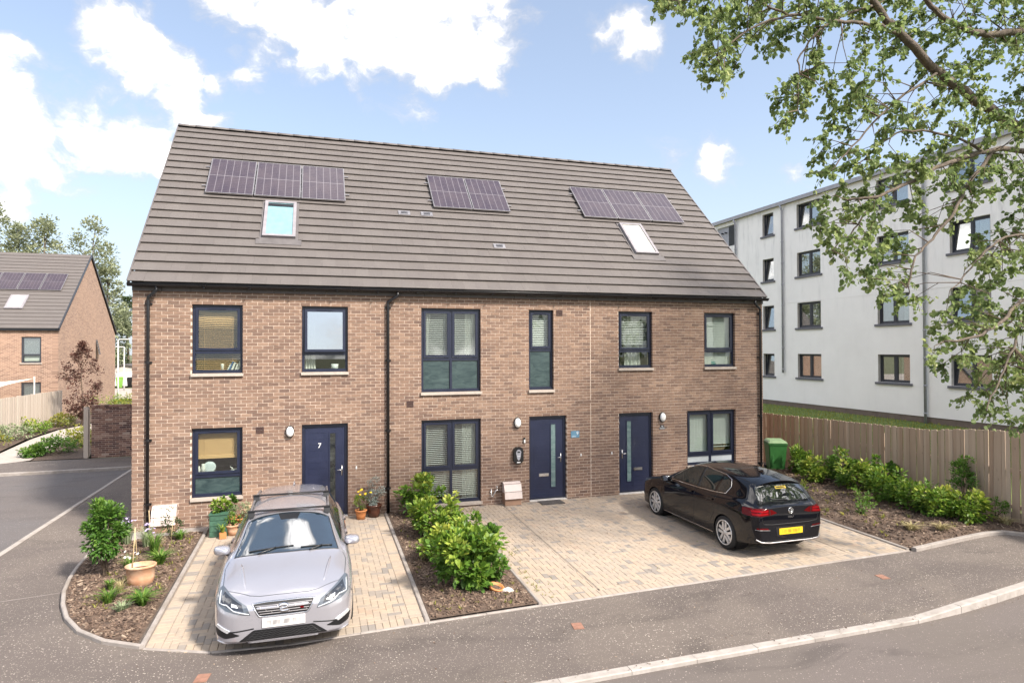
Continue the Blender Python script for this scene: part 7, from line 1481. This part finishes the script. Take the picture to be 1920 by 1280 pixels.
def tuft(name, label, loc, n, h, sp, mat, seed, cat="plant", wdt=0.006, curl=0.6, flower=None):
    r = np.random.default_rng(seed); V, F, T = [], [], []; grass_tuft(V, F, T, r, 0, 0, 0, n, h, sp, wdt, curl)
    t = tag(empty(name, loc), label, cat); link("foliage", np_mesh("foliage", V, F, mat, T), t)
    if flower:
        for i in range(flower[1]):
            a = r.uniform(0, 6.28); q = r.uniform(0.1, 1) * sp * 1.2; m = MB()
            for k in range(6): b = k * math.pi / 3; m.add([(0, 0, 0), (0.018 * math.cos(b - 0.4), 0.018 * math.sin(b - 0.4), 0.004), (0.03 * math.cos(b), 0.03 * math.sin(b), 0.006), (0.018 * math.cos(b + 0.4), 0.018 * math.sin(b + 0.4), 0.004)], [(0, 1, 2, 3)])
            m.build("flower", flower[0], t, loc=(math.cos(a) * q, math.sin(a) * q, h * r.uniform(0.8, 1.15)), rot=(r.normal(0, 0.5), r.normal(0, 0.5), 0))
    return t
G = lambda x, y, d=0.03: (x, y, gz(y) + d)
LH_ = MT["leaf_hydra"]
# middle bed
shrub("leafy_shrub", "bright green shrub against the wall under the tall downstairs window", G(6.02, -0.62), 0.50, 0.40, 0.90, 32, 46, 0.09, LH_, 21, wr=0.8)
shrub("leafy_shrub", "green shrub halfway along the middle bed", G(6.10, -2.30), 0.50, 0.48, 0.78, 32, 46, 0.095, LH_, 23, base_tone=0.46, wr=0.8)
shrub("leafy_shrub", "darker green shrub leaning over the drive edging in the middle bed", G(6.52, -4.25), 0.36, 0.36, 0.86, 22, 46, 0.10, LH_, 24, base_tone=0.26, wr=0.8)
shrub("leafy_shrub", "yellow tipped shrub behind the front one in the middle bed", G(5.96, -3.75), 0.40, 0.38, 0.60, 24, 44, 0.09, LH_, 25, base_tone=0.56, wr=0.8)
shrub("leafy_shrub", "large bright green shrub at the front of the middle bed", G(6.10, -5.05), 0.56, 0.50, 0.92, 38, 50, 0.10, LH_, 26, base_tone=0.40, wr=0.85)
# fence bed
FB = [(17.75, 0.55, .50, .72, "green shrub beside the wheelie bin along the fence", .38), (17.25, -0.55, .42, .62, "small yellow green shrub by the rear corner of the black car", .55), (17.75, -0.95, .42, .95, "upright green shrub close to the fence behind the black car", .30), (17.45, -1.75, .55, .80, "full green shrub with yellow tips midway along the fence bed", .50), (18.05, -2.05, .38, .85, "dark green shrub tight against the fence midway", .22),
      (17.35, -2.75, .58, .78, "dense green shrub in front of the dark one along the fence", .34), (17.30, -3.60, .58, .72, "broad green shrub fourth from the front of the fence bed", .40), (17.15, -4.25, .52, .66, "low yellow tipped shrub near the raised kerb", .52), (17.55, -4.75, .50, .60, "spreading green shrub at the front of the fence bed", .44)]
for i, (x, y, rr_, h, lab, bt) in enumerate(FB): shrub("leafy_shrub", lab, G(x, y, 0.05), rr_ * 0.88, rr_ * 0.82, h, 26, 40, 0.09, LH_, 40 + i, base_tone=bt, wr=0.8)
shrub("tall_shrub", "tall narrow green shrub standing against the fence at the right", G(18.30, -4.0, 0.05), 0.32, 0.32, 1.12, 24, 34, 0.07, MT["leaf_green"], 60, base=0.42, stems=8, base_tone=0.5)
shrub("young_plant", "small bushy seedling beside the tall shrub at the fence", G(18.32, -4.75, 0.05), 0.2, 0.2, 0.5, 9, 26, 0.06, MT["leaf_green"], 61, "plant", base_tone=0.6)
shrub("young_plant", "light green seedling at the front edge of the fence bed", G(15.75, -3.55, 0.05), 0.22, 0.22, 0.52, 12, 26, 0.06, MT["leaf_green"], 62, "plant", base_tone=0.65)
shrub("young_plant", "little green seedling behind the black car's bumper", G(15.6, -1.95, 0.05), 0.2, 0.2, 0.42, 9, 24, 0.06, LH_, 63, "plant", base_tone=0.6)
for i, (x, y, s, lab) in enumerate(((15.75, -4.85, 1.0, "pale dry plant nearest the drive in the fence bed"), (16.35, -5.05, 1.0, "pale dry plant just behind the raised kerb"), (18.05, -5.15, 1.1, "cream flowering weed at the far end of the fence bed"))): tuft("dry_plant", lab, G(x, y, 0.05), 80, 0.2 * s, 0.22, MT["dry"], 70 + i, wdt=0.012, curl=1.1)
r = np.random.default_rng(90); V, F, T = [], [], []
for i in range(420):
    x, y = r.uniform(14.85, 18.4), r.uniform(-5.1, 0.6)
    if r.random() < 0.5 + 0.35 * math.sin(x * 3.1 + y * 2.3): grass_tuft(V, F, T, r, x, y, gz(y) + 0.06, 7, 0.09, 0.06, 0.006, 1.1)
tag(link("ground_cover", np_mesh("ground_cover", V, F, MT["leaf_yellow"], T)), "thin dry weeds and grass covering the fence bed", "weeds", None, "stuff")
V, F, T = [], [], []
for i in range(150):
    y = -r.uniform(0.3, 5.8); x = 7.08 + abs(r.normal(0, 0.16)); grass_tuft(V, F, T, r, x, y, gz(y), 5, 0.035, 0.03, 0.003, 1.1)
for i in range(140):
    x, y = r.uniform(5.4, 6.9), -r.uniform(0.3, 5.9); grass_tuft(V, F, T, r, x, y, gz(y) + 0.04, 7, 0.055, 0.05, 0.004, 1.1)
for i in range(90): 
    x, y = r.uniform(0.35, 1.4), -r.uniform(0.9, 4.4); grass_tuft(V, F, T, r, x, y, gz(y) + 0.07, 6, 0.07, 0.05, 0.005, 1.0)
for i in range(60):
    x = r.uniform(7.1, 14.5); y = -r.uniform(0.05, 5.7); grass_tuft(V, F, T, r, x, y, gz(y), 4, 0.022, 0.02, 0.003, 1.1)
tag(link("weeds", np_mesh("weeds", V, F, MT["leaf_yellow"], T)), "tiny weeds in the paving joints and bark beds", "weeds", None, "stuff")
# fallen leaves and grit on the pavement and drives
V, F, T = [], [], []
for i in range(900):
    k = r.random()
    if k < 0.45: x, y = r.uniform(-1.5, 17), r.uniform(-8.0, -6.2); z = -0.126
    elif k < 0.8: x, y = r.uniform(7.1, 14.6), r.uniform(-5.7, -0.1); z = gz(y) + 0.004
    else: x, y = r.uniform(4, 17), -8.05 - abs(r.normal(0, 0.08)); z = -0.1625 if y < -8.22 else -0.106
    a = r.uniform(0, 6.28); s = r.uniform(0.006, 0.02); d = np.array([math.cos(a), math.sin(a), r.normal(0, 0.2)]) * s; e = np.array([-d[1], d[0], s * r.normal(0, 0.3)]) * 0.5; p = np.array([x, y, z + 0.006]); j = len(V); V += [p - d, p + e, p + d, p - e]; F.append((j, j + 1, j + 2, j + 3)); T.append(r.beta(1.2, 2))
tag(link("leaf_litter", np_mesh("leaf_litter", V, F, MT["chip"], T)), "scattered dry leaf scraps on the pavement and drives", "litter", None, "stuff")
# corner bed
cb = tag(empty("corner_bush", G(0.30, -2.82, 0.05)), "upright glossy green bush on thin stems in the corner bed", "bush"); r = np.random.default_rng(101)
C = []
for k in range(52):
    z = r.uniform(0.36, 1.22); w = 0.22 * math.sin(math.pi * min(1, max(0.02, (z - 0.30) / 1.1)) ** 0.8) + 0.05; a = r.uniform(0, 6.28); q = r.uniform(0.2, 1) ** 0.5; C.append((w * q * math.cos(a), w * q * math.sin(a), z))
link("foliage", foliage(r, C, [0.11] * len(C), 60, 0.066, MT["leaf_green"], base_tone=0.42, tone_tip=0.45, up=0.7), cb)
for k in range(8):
    c = C[k * 5]; m = MB(); m.tube([(r.normal(0, 0.03), r.normal(0, 0.03), -0.05), (c[0] * 0.3, c[1] * 0.3, 0.3), (c[0] * 0.8, c[1] * 0.8, min(c[2], 0.9)), c], [0.012, 0.010, 0.006, 0.003], 6); m.build("stem", MT["twig"], cb, True)
def pot(name, label, loc, r0, r1, h, mat, oval=1.0, lip=0.02, soil=True):
    t = tag(empty(name, loc), label, "plant pot"); m = MB(); m.lathe([(0, 0), (r0, 0), (r0 + (r1 - r0) * 0.5, h * 0.45), (r1, h - lip * 1.6), (r1 + lip * 0.6, h - lip * 1.4), (r1 + lip * 0.7, h - lip * 0.2), (r1, h), (r1 - lip * 0.9, h - 0.004), (r1 - lip, h * 0.82), (0, h * 0.80)], n=32)
    m.v = [(x, y * oval, z) for x, y, z in m.v]; m.build("pot_body", mat, t, True, fix=True)
    if soil: m = MB(); m.lathe([(0, h * 0.825), (r1 - lip * 0.8, h * 0.815)], n=24); m.v = [(x, y * oval, z) for x, y, z in m.v]; m.build("potting_soil", MT["soil"], t)
    return t
pot("terracotta_pot", "large pale terracotta pot with a cane in the corner bed", G(0.98, -3.42, 0.02), 0.185, 0.215, 0.36, MT["terracotta"], 0.8, 0.025)
for i, (x, y, h, lab, ax) in enumerate(((0.84, -3.36, 0.75, "thin bamboo cane leaning in the terracotta pot", 0.04), (0.62, -2.1, 0.6, "thin bamboo cane among the flowers of the corner bed", -0.05), (0.95, -1.05, 0.55, "thin bamboo cane beside the rose in the corner bed", 0.06), (0.55, -0.85, 0.62, "thin bamboo cane in front of the meter box", -0.03))):
    m = MB(); m.tube([(0, 0, -0.05), (ax * 0.5, 0, h * 0.5), (ax, 0.01, h)], 0.008, 6); tag(m.build("bamboo_cane", MT["cane"], None, True, loc=G(x, y, 0.22 if i == 0 else 0.02)), lab, "cane")
tr = tag(empty("wire_trellis", G(0.62, -0.62, 0.0)), "thin wire trellis grid before the corner meter box", "trellis")
for k in range(4): m = MB(); m.tube([(-0.22 + k * 0.145, 0, 0), (-0.22 + k * 0.145, 0.02, 0.62)], 0.004, 5); m.build("wire", MT["twig"], tr)
for k in range(5): m = MB(); m.tube([(-0.24, 0.005 * k, 0.12 + k * 0.115), (0.24, 0.005 * k, 0.12 + k * 0.115)], 0.003, 5); m.build("wire", MT["twig"], tr)
tuft("fern", "bright feathery green plant right of the terracotta pot", G(1.08, -2.55, 0.05), 150, 0.30, 0.12, MT["leaf_green"], 110, wdt=0.011, curl=0.9)
tuft("fern", "low bright green plant near the front of the corner bed", G(1.22, -4.35, 0.05), 150, 0.24, 0.14, MT["leaf_green"], 111, wdt=0.011, curl=1.1)
tuft("fern", "spiky green plant left of the front fern in the corner bed", G(0.72, -4.15, 0.05), 110, 0.24, 0.12, MT["leaf_green"], 112, wdt=0.008, curl=0.9)
tuft("grass_clump", "small rounded green clump beside the corner bush", G(0.58, -3.55, 0.05), 120, 0.17, 0.08, MT["leaf_green"], 113, wdt=0.010, curl=0.5)
tuft("grass_clump", "straw coloured grass clump in the corner bed", G(0.78, -3.78, 0.05), 60, 0.26, 0.06, MT["dry"], 114, wdt=0.005, curl=0.6)
tuft("sage_plant", "grey green low plant at the front of the corner bed", G(1.0, -4.55, 0.05), 90, 0.16, 0.14, MT["leaf_sage"], 115, wdt=0.010, curl=0.8)
tuft("fern", "green clump near the gravel strip in the corner bed", G(1.12, -1.05, 0.04), 120, 0.22, 0.10, MT["leaf_green"], 116, wdt=0.010, curl=0.8)
tuft("flower_clump", "lilac flowering clump in the middle of the corner bed", G(0.60, -1.35, 0.04), 120, 0.42, 0.16, MT["leaf_sage"], 117, "flowers", 0.006, 0.5, (MT["petal_l"], 16))
tuft("flower_clump", "white flowering clump left of the terracotta pot", G(0.62, -2.65, 0.04), 90, 0.28, 0.14, MT["leaf_green"], 118, "flowers", 0.006, 0.6, (MT["petal_w"], 12))
tuft("flower_clump", "blue lilac flowers at the gravel end of the corner bed", G(0.18, -1.0, 0.04), 110, 0.45, 0.16, MT["leaf_sage"], 119, "flowers", 0.005, 0.5, (MT["petal_l"], 12))
tuft("flower_clump", "tall green flowering clump between the bush and the rose", G(0.85, -1.9, 0.04), 130, 0.46, 0.14, MT["leaf_green"], 120, "flowers", 0.007, 0.5, (MT["petal_l"], 5))
shrub("rose_bush", "thin dark leaved rose before the corner meter box", G(0.92, -0.78, 0.0), 0.24, 0.2, 0.62, 14, 20, 0.045, MT["leaf_dark"], 121, "bush", base_tone=0.6)
# planter and pots by the kitchen window
pb = tag(empty("wooden_planter", G(1.80, -0.72, 0.0)), "square dark green wooden planter by the kitchen window", "planter")
for k in range(4): m = MB(); m.box(-0.17, 0.17, -0.17, 0.17, k * 0.112 + 0.004, (k + 1) * 0.112); m.build("plank", MT["green_paint"], pb, bevel=0.006)
m = MB(); m.box(-0.185, 0.185, -0.185, 0.185, 0.450, 0.472); m.build("rim_board", MT["green_paint"], pb)
shrub("planter_greens", "bright leafy greens growing in the green planter", G(1.80, -0.72, 0.46), 0.19, 0.19, 0.24, 10, 26, 0.075, MT["leaf_hydra"], 130, "plant", base_tone=0.5, stems=3)
shrub("dark_plant", "dark green leafy plant behind the green planter", G(1.95, -0.42, 0.30), 0.15, 0.12, 0.42, 8, 26, 0.075, MT["leaf_green"], 131, "plant", base_tone=0.35, stems=3)
pot("clay_pot", "wide orange clay pot holding the sage bush", G(2.16, -0.52, 0.0), 0.14, 0.20, 0.30, MT["orange_pot"])
shrub("sage_bush", "pale grey green sage bush in the wide clay pot", G(2.16, -0.52, 0.26), 0.24, 0.22, 0.30, 16, 34, 0.05, MT["leaf_sage"], 132, "plant", base_tone=0.5, stems=4, wr=0.35)
pot("clay_pot", "small weathered clay pot in front of the sage bush", G(2.06, -0.80, 0.0), 0.09, 0.13, 0.22, MT["terracotta"])
shrub("herb_plant", "green herb in the small weathered clay pot", G(2.06, -0.80, 0.2), 0.14, 0.14, 0.24, 9, 26, 0.055, MT["leaf_green"], 133, "plant", base_tone=0.55, stems=4, wr=0.4)
m = MB(); m.box(-0.065, 0.065, -0.065, 0.065, 0, 0.12); tag(m.build("square_pot", MT["orange_pot"], None, loc=G(1.90, -1.0, 0.001), rot=(0, 0, 0.2), bevel=0.008), "tiny square orange pot in front of the green planter", "plant pot")
tuft("seedling", "yellow green seedling in the tiny square pot", G(1.90, -1.0, 0.11), 30, 0.2, 0.05, MT["leaf_hydra"], 134, wdt=0.012, curl=0.7)
wb_ = tag(empty("timber_bench", G(2.55, -0.34, 0.0)), "small pale timber stand behind the silver estate's left rear", "bench")
for k in range(3): m = MB(); m.box(-0.30, 0.30, -0.17 + k * 0.115, -0.17 + k * 0.115 + 0.108, 0.42, 0.45); m.build("slat", MT["wood_box"], wb_)
for sx in (-0.26, 0.26):
    for sy in (-0.13, 0.13): m = MB(); m.box(sx - 0.025, sx + 0.025, sy - 0.025, sy + 0.025, 0, 0.419); m.build("leg", MT["wood_box"], wb_)
pot("clay_pot", "orange clay pot with yellow flowers right of door 7", G(4.70, -0.36, 0.0), 0.09, 0.125, 0.21, MT["orange_pot"])
shrub("yellow_flowers", "bushy plant with yellow flowers in the orange pot", G(4.70, -0.36, 0.2), 0.17, 0.15, 0.36, 14, 28, 0.045, MT["leaf_hydra"], 140, "plant", base_tone=0.45, wr=0.35)
for k in range(7):
    m = MB(); m.lathe([(0, 0.012), (0.02, 0.008), (0.032, 0.0), (0.02, -0.006), (0, -0.008)], n=9); o = m.build("flower_head", MT["petal_y"], None, True); o.parent = bpy.data.objects["yellow_flowers"]; o.location = (rng.normal(0, 0.09), rng.normal(-0.03, 0.06), 0.33 + rng.uniform(0, 0.14)); o.rotation_euler = (rng.normal(0.4, 0.3), 0, 0)
pot("glazed_pot", "dark brown glazed pot with the silver shrub beside the downpipe", G(5.00, -0.24, 0.0), 0.12, 0.17, 0.28, MT["brown_pot"])
shrub("silver_shrub", "silvery grey shrub in the brown glazed pot", G(5.00, -0.24, 0.26), 0.24, 0.2, 0.62, 24, 26, 0.05, MT["leaf_silver"], 141, "plant", base=0.05, wr=0.4, base_tone=0.5)
pot("terracotta_pot", "half buried terracotta pot peeking from under the front shrub", (6.46, -5.30, gz(-5.4) - 0.05), 0.08, 0.12, 0.17, MT["orange_pot"]).rotation_euler = (0.25, 0.15, 0.3)
m = bmesh.new(); bmesh.ops.create_icosphere(m, subdivisions=2, radius=0.10)
for v in m.verts: v.co = v.co * (0.8 + 0.3 * random.random()); v.co.z *= 0.45
me = bpy.data.meshes.new("white_stone"); m.to_mesh(me); m.free(); me.materials.append(MT["stone_white"]); tag(link("white_stone", me, None, G(6.66, -5.42, 0.05)), "flat whitish stone beside the half buried terracotta pot", "stone")
shrub("edge_plant", "grey green plant over the half buried terracotta pot", G(6.60, -5.0, 0.05), 0.18, 0.18, 0.34, 8, 26, 0.07, MT["leaf_green"], 142, "plant", base_tone=0.7)

# ------------------------------------------------------------------ trees
def limb(mb, P, r0, r1, n=8):
    Q = [Vector(p) for p in P]; L = len(Q); mb.tube(Q, [r0 + (r1 - r0) * (i / (L - 1)) ** 0.8 for i in range(L)], n)
tree = tag(empty("poplar_tree", (19.6, -7.0, -0.2)), "large poplar tree reaching in from the right with heart shaped leaves", "tree"); r = np.random.default_rng(300); T0 = Vector((19.6, -7.0, -0.2))
m = MB(); limb(m, [Vector(p) - T0 for p in ((19.6, -7.0, -0.4), (19.65, -7.0, 2.0), (19.55, -6.98, 4.2), (19.42, -6.98, 6.2), (19.3, -7.0, 9.2), (19.5, -6.8, 13), (19.6, -6.9, 16))], 0.36, 0.08, 14); m.build("trunk", MT["bark"], tree, True)
LR_ = {"A": (0.125, 0.045), "B": (0.085, 0.03), "C": (0.065, 0.018), "D": (0.035, 0.012), "E": (0.035, 0.010), "F": (0.022, 0.008), "G": (0.05, 0.015), "H": (0.025, 0.010), "I": (0.035, 0.010), "J": (0.018, 0.007), "K": (0.026, 0.009), "L": (0.026, 0.009), "M": (0.018, 0.007)}
nodes = []
def smooth_path(P, n=5):
    out = []
    for i in range(len(P) - 1):
        p0, p1, p2, p3 = (np.array(P[min(max(j, 0), len(P) - 1)]) for j in (i - 1, i, i + 1, i + 2))
        for k in range(n):
            t = k / n; out.append(0.5 * (2 * p1 + (p2 - p0) * t + (2 * p0 - 5 * p1 + 4 * p2 - p3) * t * t + (3 * p1 - p0 - 3 * p2 + p3) * t ** 3) + r.normal(0, 0.012, 3))
    return out + [np.array(P[-1])]
for k, P in TREE_LIMBS.items():
    S_ = smooth_path(P); m = MB(); limb(m, [Vector(p) - T0 for p in S_], *LR_[k], 10); m.build("limb", MT["bark"], tree, True); nodes += [tuple(p) for p in S_]
NP = np.array(nodes); tw = MB(); LP, LD, LN, LS, LT = [], [], [], [], []
r_thin = np.random.default_rng(8); TREE_CLUMPS = [c for c in TREE_CLUMPS if r_thin.random() > 0.06]; CL = list(TREE_CLUMPS)
for i in range(260):                                   # crown beyond the frame
    d = rdir(r, 1)[0]; CL.append((20 + 4.6 * d[0] * r.uniform(0.5, 1), -8.2 + 3.6 * d[1] * r.uniform(0.4, 1), 11.5 + 4.5 * d[2] * r.uniform(0.3, 1)))
for ci, c in enumerate(CL):
    c = np.array(c); inframe = ci < len(TREE_CLUMPS)
    if inframe:
        d2 = np.linalg.norm(NP - c, axis=1); j = np.argmin(d2 + (NP[:, 2] < c[2] - 0.3) * 0.2); a = NP[j]; mid = (a + c) / 2 + r.normal(0, 0.06, 3) + [0, 0, 0.10 * d2[j]]
        tw.tube([Vector(a) - T0, Vector(mid) - T0, Vector(c) - T0], [0.010, 0.006, 0.004], 5)
    nt = 6 if inframe else 4; lt = r.normal(0, 0.12)
    for k in range(nt):
        d = unit(r.normal(size=3) + np.array([-0.25, 0, -0.35])); L = r.uniform(0.14, 0.30) * (1 if inframe else 2.2); e = c + d * L + [0, 0, -0.05]
        if inframe: tw.tube([Vector(c) - T0, Vector((c + e) / 2 + [0, 0, 0.02]) - T0, Vector(e) - T0], [0.004, 0.003, 0.002], 4, False)
        for q in range(11 if inframe else 7):
            t = (q + 0.6) / 11; s = r.normal(size=3) * 0.5; LP.append(c + (e - c) * t + r.normal(0, 0.018, 3) - np.array(T0)); LD.append(unit(d * 0.5 + s + np.array([0, 0, -0.55]))); LN.append(unit(r.normal(size=3) * 0.9 + np.array([0.1, -0.5, 0.75]))); LS.append((0.078 if inframe else 0.17) * r.uniform(0.6, 1.2)); LT.append(0.48 + lt + r.normal(0, 0.18))
tw.build("twig", MT["twig"], tree, True); link("crown", leaf_mesh("crown", LP, LD, LN, LS, MT["leaf_tree"], np.array(LT), 0.92, 0.16, 0.10), tree)

def big_tree(name, label, loc, h, w, nclump, per, leaf, mat, seed, trunk=0.25, low=0.25, slim=1.0, group=None, bt=0.45, tmat="bark"):
    r = np.random.default_rng(seed); t = tag(empty(name, loc), label, "tree", group); C, R = [], []
    for i in range(nclump):
        z = r.uniform(low, 1.0); prof = math.sin(math.pi * min(1, ((z - low) / (1 - low)) * 0.92 + 0.08)) ** slim; a = r.uniform(0, 6.28); q = r.uniform(0.25, 1) ** 0.55
        C.append((w * prof * q * math.cos(a), w * prof * q * math.sin(a), z * h)); R.append(h * (0.055 if h > 6 else 0.045) * r.uniform(0.6, 1.3))
    link("crown", foliage(r, C, R, per, leaf, mat, "crown", 0.3, 0.3, bt, 0.75, (0, 0, h * 0.5)), t)
    m = MB(); limb(m, [(0, 0, -0.3), (0.05, 0.02, h * 0.3), (-0.04, 0, h * 0.6), (0, 0, h * 0.9)], trunk, trunk * 0.15, 8); m.build("trunk", MT[tmat], t, True)
    m = MB()
    for i in range(0, nclump, 4):
        c = C[i]; zz = max(h * low * 0.8, c[2] - h * 0.12); m.tube([(0, 0, zz), (c[0] * 0.5, c[1] * 0.5, (zz + c[2]) / 2), c], [trunk * 0.22, trunk * 0.13, trunk * 0.05], 5, False)
    m.build("limb", MT[tmat], t, True); return t
FG = "tall trees beyond the gable house"
for i, (x, y, h, w, lab) in enumerate(((-31.5, 70, 21.0, 3.4, "tallest pale green tree at the photo's left edge behind the gable house"), (-25.4, 68, 18.6, 2.6, "rounded pale green tree behind the middle of the gable house ridge"), (-28.2, 69, 18.0, 2.0, "narrow pale green tree between the edge tree and the rounded one"), (-20.2, 66.5, 18.6, 2.9, "pale green tree rising directly behind the gable peak"), (-18.3, 65, 13.8, 2.2, "lower pale green tree stepping down beside the gable roof"))):
    big_tree("far_tree", lab, (x, y, -0.3), h, w, 74, 60, 0.30, MT["leaf_far"], 400 + i, 0.28, 0.22, 0.7, FG)
for i, (x, y, h, w, lab) in enumerate(((-18.6, 74, 10.5, 2.6, "dark green tree filling the gap left of the terrace corner"), (-15.4, 75, 9.2, 2.3, "dark green tree above the far wheelie bins"))):
    big_tree("far_tree", lab, (x, y, -0.3), h, w, 60, 60, 0.26, MT["leaf_dark"], 420 + i, 0.25, 0.12, 0.6, FG, 0.6)
big_tree("copper_tree", "small copper leaved tree standing before the sunlit gable", (-8.0, 23.2, -0.15), 4.35, 0.95, 130, 26, 0.095, MT["leaf_copper"], 440, 0.04, 0.12, 0.9, None, 0.5, "twig")
# beds across the side road
sheet("far_bed", [(-9.6, 11.55), (-7.9, 11.55), (-8.0, 13.9), (-8.6, 18.2), (-8.7, 21.8), (-8.0, 25), (-6, 34), (-9.6, 34)], -0.105, MT["soil"], "planted bed between the weathered fence and the footpath", "flower bed")
sheet("far_bed", [(-6.0, 11.55), (-4.4, 11.55), (-4.2, 30), (-5.2, 30), (-6.8, 20.7), (-6.8, 17.7), (-6.4, 14.1)], -0.105, MT["soil"], "planted bed between the footpath and the garden wall", "flower bed")
for i, (x, y, rx, h, mt, lab) in enumerate(((-9.0, 13.2, .8, .55, "leaf_yellow", "yellow flowering ground shrub nearest the side road"), (-9.0, 15.6, .75, .6, "leaf_yellow", "yellow green mound second along the weathered fence"), (-9.1, 18.0, .7, .65, "leaf_sage", "grey green mound halfway along the weathered fence"), (-9.1, 20.5, .75, .6, "leaf_hydra", "bright green mound near the end of the weathered fence"), (-8.9, 23.2, .75, .55, "leaf_yellow", "yellow green mound beyond the fence end by the copper tree"),
        (-5.7, 13.1, .65, .55, "leaf_green", "dark green leafy mound beside the gate post"), (-5.4, 14.9, .8, .75, "leaf_yellow", "yellow green mound behind the gate post"), (-6.35, 12.6, .35, .35, "leaf_green", "little green plant at the mouth of the footpath"), (-7.2, 27.0, .8, .9, "leaf_yellow", "yellow shrub under the copper tree"), (-8.6, 30.5, 1.1, 1.1, "leaf_hydra", "green shrub at the foot of the gable wall"), (-7.6, 33.5, 1.0, 1.0, "leaf_yellow", "pale green shrub at the foot of the pale street lamp"))):
    shrub("ground_shrub", lab, (x, y, -0.11), rx, rx, h, 26, 34, 0.10, MT[mt], 500 + i, base_tone=0.5, wr=0.6)
